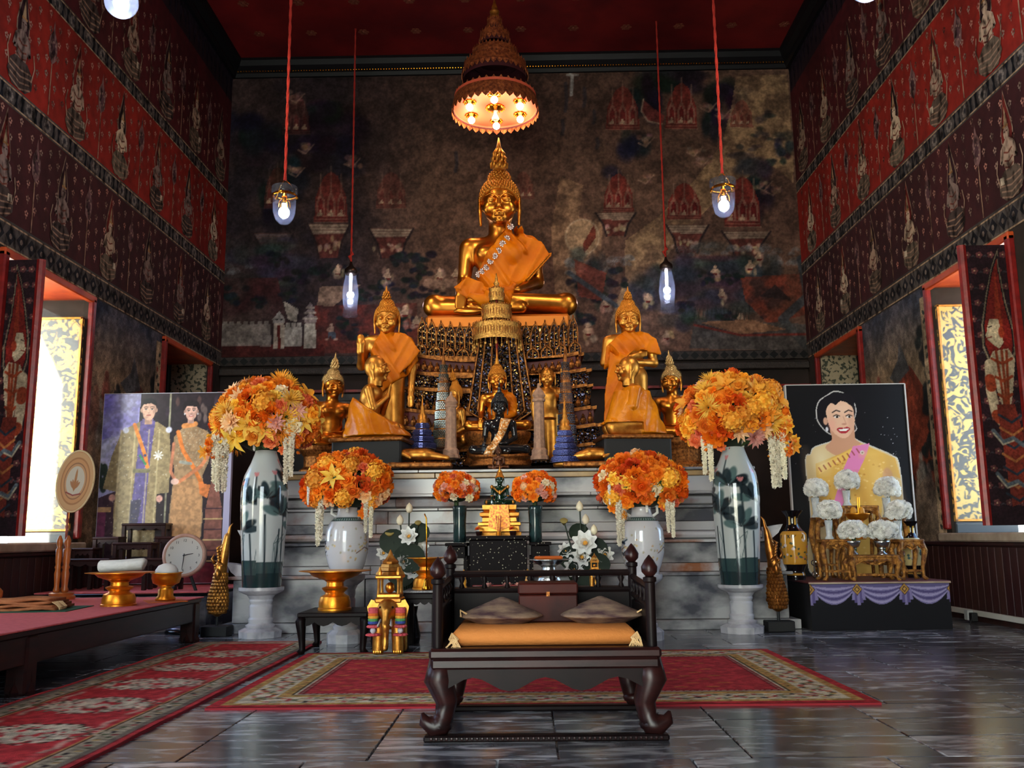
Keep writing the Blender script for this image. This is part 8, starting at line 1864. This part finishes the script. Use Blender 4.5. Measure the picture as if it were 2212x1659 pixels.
lotus_arr('white lotus arrangement with pods and dark leaves behind the gilded elephant', [('bud', 884, 1098, 11), ('bud', 864, 1124, 11), ('pod', 842, 1152, 13), ('pod', 873, 1186, 13), ('lotus', 829, 1196, 17), ('lotus', 872, 1214, 18), ('lotus', 884, 1160, 20), ('lotus', 905, 1185, 20), ('lotus', 895, 1235, 20), ('leaf', 850, 1170, 30), ('leaf', 885, 1205, 34), ('leaf', 868, 1240, 30), ('leaf', 905, 1150, 24), ('pod', 903, 1130, 9), ('leaf', 880, 1262, 30)], 6.86, 880, 'white lotus arrangements')
lotus_arr('white lotus arrangement with pods and dark leaves between seat and round vase', [('bud', 1252, 1094, 11), ('bud', 1265, 1122, 11), ('bud', 1283, 1145, 11), ('pod', 1218, 1126, 11), ('lotus', 1264, 1175, 27), ('lotus', 1256, 1205, 22), ('lotus', 1306, 1200, 19), ('lotus', 1240, 1228, 22), ('lotus', 1222, 1190, 17), ('leaf', 1280, 1190, 34), ('leaf', 1250, 1150, 22), ('leaf', 1262, 1235, 36), ('leaf', 1235, 1205, 28), ('leaf', 1290, 1220, 28)], 6.86, 1262, 'white lotus arrangements')
# ================================================================== CARVED SEAT
xl, xr, yf, yb_ = -.345, .47, 3.57, 4.2; zs = .338; xm = (xl+xr)/2; w_ = xr-xl; d = yb_-yf
t = thing('carved_seat', 'dark carved preaching seat with spindled rails, curled legs and floor frame', 'seat', (xm, (yf+yb_)/2, 0))
MB().box((0, 0, zs-.02), (w_+.06, d+.06, .04), b=.01).build('seat_board', M_DARKWOOD, t); MB().box((0, -d/2-.02, zs-.055), (w_+.04, .03, .04), b=.008).build('carved_edge', M_DARKWOOD, t)
n = 24; ap = [(-w_/2, zs-.07), (w_/2, zs-.07)]+[(w_/2-w_*i/n, zs-.07-.035-.05*(.5+.5*math.cos(i*2*PI/n*3))) for i in range(n+1)]
MB().prism(ap, .025, 'y', (0, -d/2-.01, 0)).build('apron', M_BLACKWOOD, t); MB().prism(ap, .025, 'y', (0, d/2, 0)).build('apron', M_BLACKWOOD, t)
for s in (-1, 1): MB().box((s*w_/2, 0, zs-.1), (.025, d, .07)).build('apron', M_BLACKWOOD, t)
for sx in (-1, 1):
    for sy in (-1, 1):
        x, y = sx*(w_/2-.02), sy*(d/2-.02)
        MB().tube([(x, y, zs-.04), (x+sx*.015, y+sy*.01, .22), (x-sx*.015, y, .14), (x-sx*.005, y, .085), (x+sx*.01, y+sy*.005, .06), (x+sx*.035, y+sy*.01, .055), (x+sx*.07, y+sy*.015, .075), (x+sx*.075, y+sy*.015, .105)], [.05, .056, .042, .036, .046, .04, .024, .006], 10, flat=.9).build('leg', M_DARKWOOD, t, True)
        MB().ell((x+sx*.012, y, .055), (.05, .045, .03), 12, 6).build('foot', M_DARKWOOD, t, True)
for s in (-1, 1): MB().box((0, s*(d/2-.01), .012), (w_+.10, .05, .024), b=.006).build('floor_frame', M_BLACKWOOD, t); MB().box((s*(w_/2+.02), 0, .012), (.05, d-.08, .024), b=.006).build('floor_frame', M_BLACKWOOD, t)
mb = MB()
for i in range(46): mb.ell((-w_/2-.02+i*(w_+.04)/45, -d/2-.017, .013), (.006, .003, .007), 6, 4)
mb.build('carved_beading', M_DARKWOOD, t, kind='stuff')
def post(x, y, h):
    p = MB().lathe([(.02, zs), (.02, zs+h), (.026, zs+h+.005), (.026, zs+h+.02), (.012, zs+h+.025)], 12, c=(x, y, 0)).build('post', M_BLACKWOOD, t, auto=.6)
    MB().lathe([(.012, zs+h+.02), (.03, zs+h+.04), (.032, zs+h+.06), (.018, zs+h+.085), (.002, zs+h+.105)], 12, c=(x, y, 0)).build('finial', M_DARKWOOD, p, True)
zr = .255
for x in (-w_/2, w_/2): post(x, -d/2+.02, .235); post(x, d/2-.02, .275)
for z in (zs+.252, zs+.178): MB().tube([(-w_/2, d/2-.02, z), (w_/2, d/2-.02, z)], .014, 8).build('back_rail', M_BLACKWOOD, t)
for i in range(8): x = -w_/2+w_*(i+.5)/8; MB().lathe([(.005, zs+.178), (.014, zs+.192), (.007, zs+.21), (.015, zs+.23), (.006, zs+.252)], 8, c=(x, d/2-.02, 0)).build('spindle', M_BLACKWOOD, t, True)
MB().box((0, d/2-.02, zs+.09), (w_-.03, .015, .165)).build('back_panel', M_BLACKWOOD, t)
for s in (-1, 1):
    for z in (zs+.215, zs+.14): MB().tube([(s*w_/2, -d/2+.02, z), (s*w_/2, d/2-.02, z+.02)], .013, 8).build('arm_rail', M_BLACKWOOD, t)
    for i in range(5): y = -d/2+.08+i*(d-.16)/4; MB().lathe([(.005, zs+.145), (.013, zs+.158), (.006, zs+.18), (.014, zs+.20), (.005, zs+.222)], 8, c=(s*w_/2, y, 0)).build('spindle', M_BLACKWOOD, t, True)
    MB().box((s*w_/2, 0, zs+.07), (.015, d-.06, .13)).build('side_panel', M_BLACKWOOD, t)
M_CUSH = mat('ochre_cushion', (206, 126, 58), .85, bump=.2, bscale=60)
o = thing('seat_cushion', 'flat ochre cushion with tasselled corners on the carved seat', 'cushion', (xm, (yf+yb_)/2-.01, zs+.001)); MB().box((0, 0, .032), (w_-.1, d-.1, .062), b=.022).build('pad', M_CUSH, o, True)
for s in (-1, 1):
    mb = MB()
    for q in range(14): mb.tube([(s*(w_/2-.052), -d/2+.052, .05), (s*(w_/2-.06)+random.uniform(-.02, .02), -d/2+.032, .03), (s*(w_/2-.06)+random.uniform(-.03, .03), -d/2+.024, .0)], .0022, 4)
    mb.build('tassel', mat('pale_fringe', (214, 176, 124), .9), o)
M_PIL = mat('woven_pillow', (150, 124, 100), .9, col2=(70, 44, 50), nscale=9, stretch=(1, 1, 5), bump=.2, bscale=90)
for x, lab in ((-.17, 'striped woven pillow lying on the cushion beside the wooden chest, bell snuffer side'), (.24, 'striped woven pillow lying on the cushion beside the wooden chest, round vase side')):
    q = thing('woven_pillow', lab, 'pillow', (xm+x, yf+.33, zs+.066), .12*(1 if x > 0 else -1), 'woven pillows on the seat'); f = lambda p: (np.abs(p[..., 0]/.15)**3+np.abs(p[..., 1]/.13)**3)**(1/3)*.1+np.abs(p[..., 2]-.03)*1.6-.12
    link('pillow', nets(f, (-.2, -.17, -.02), (.2, .17, .12), .012, 'pillow', M_PIL), q).location = (0, 0, .0)
    MB().tube([(.13*(1 if x > 0 else -1), -.1, .04), (.155*(1 if x > 0 else -1), -.11, .055), (.15*(1 if x > 0 else -1), -.12, .03)], .004, 5).build('cord_loop', MATS['pale_fringe'], q)
xc0, xc1 = float(P(1121, 1350, 3.86)[0]), float(P(1249, 1350, 3.86)[0]); t = thing('wooden_chest', 'plain reddish wooden chest standing on the carved seat', 'chest', ((xc0+xc1)/2, 3.98, zs+.066)); wc = xc1-xc0
MB().box((0, 0, .055), (wc, .22, .11), b=.005).build('body', mat('red_brown_chest', (70, 26, 20), .45, spec=.12, col2=(42, 17, 16), nscale=6), t); MB().box((0, 0, .135), (wc+.006, .226, .045), b=.006).build('lid', MATS['red_brown_chest'], t); MB().box((0, -.113, .113), (.014, .006, .018)).build('latch', M_GRIM, t)
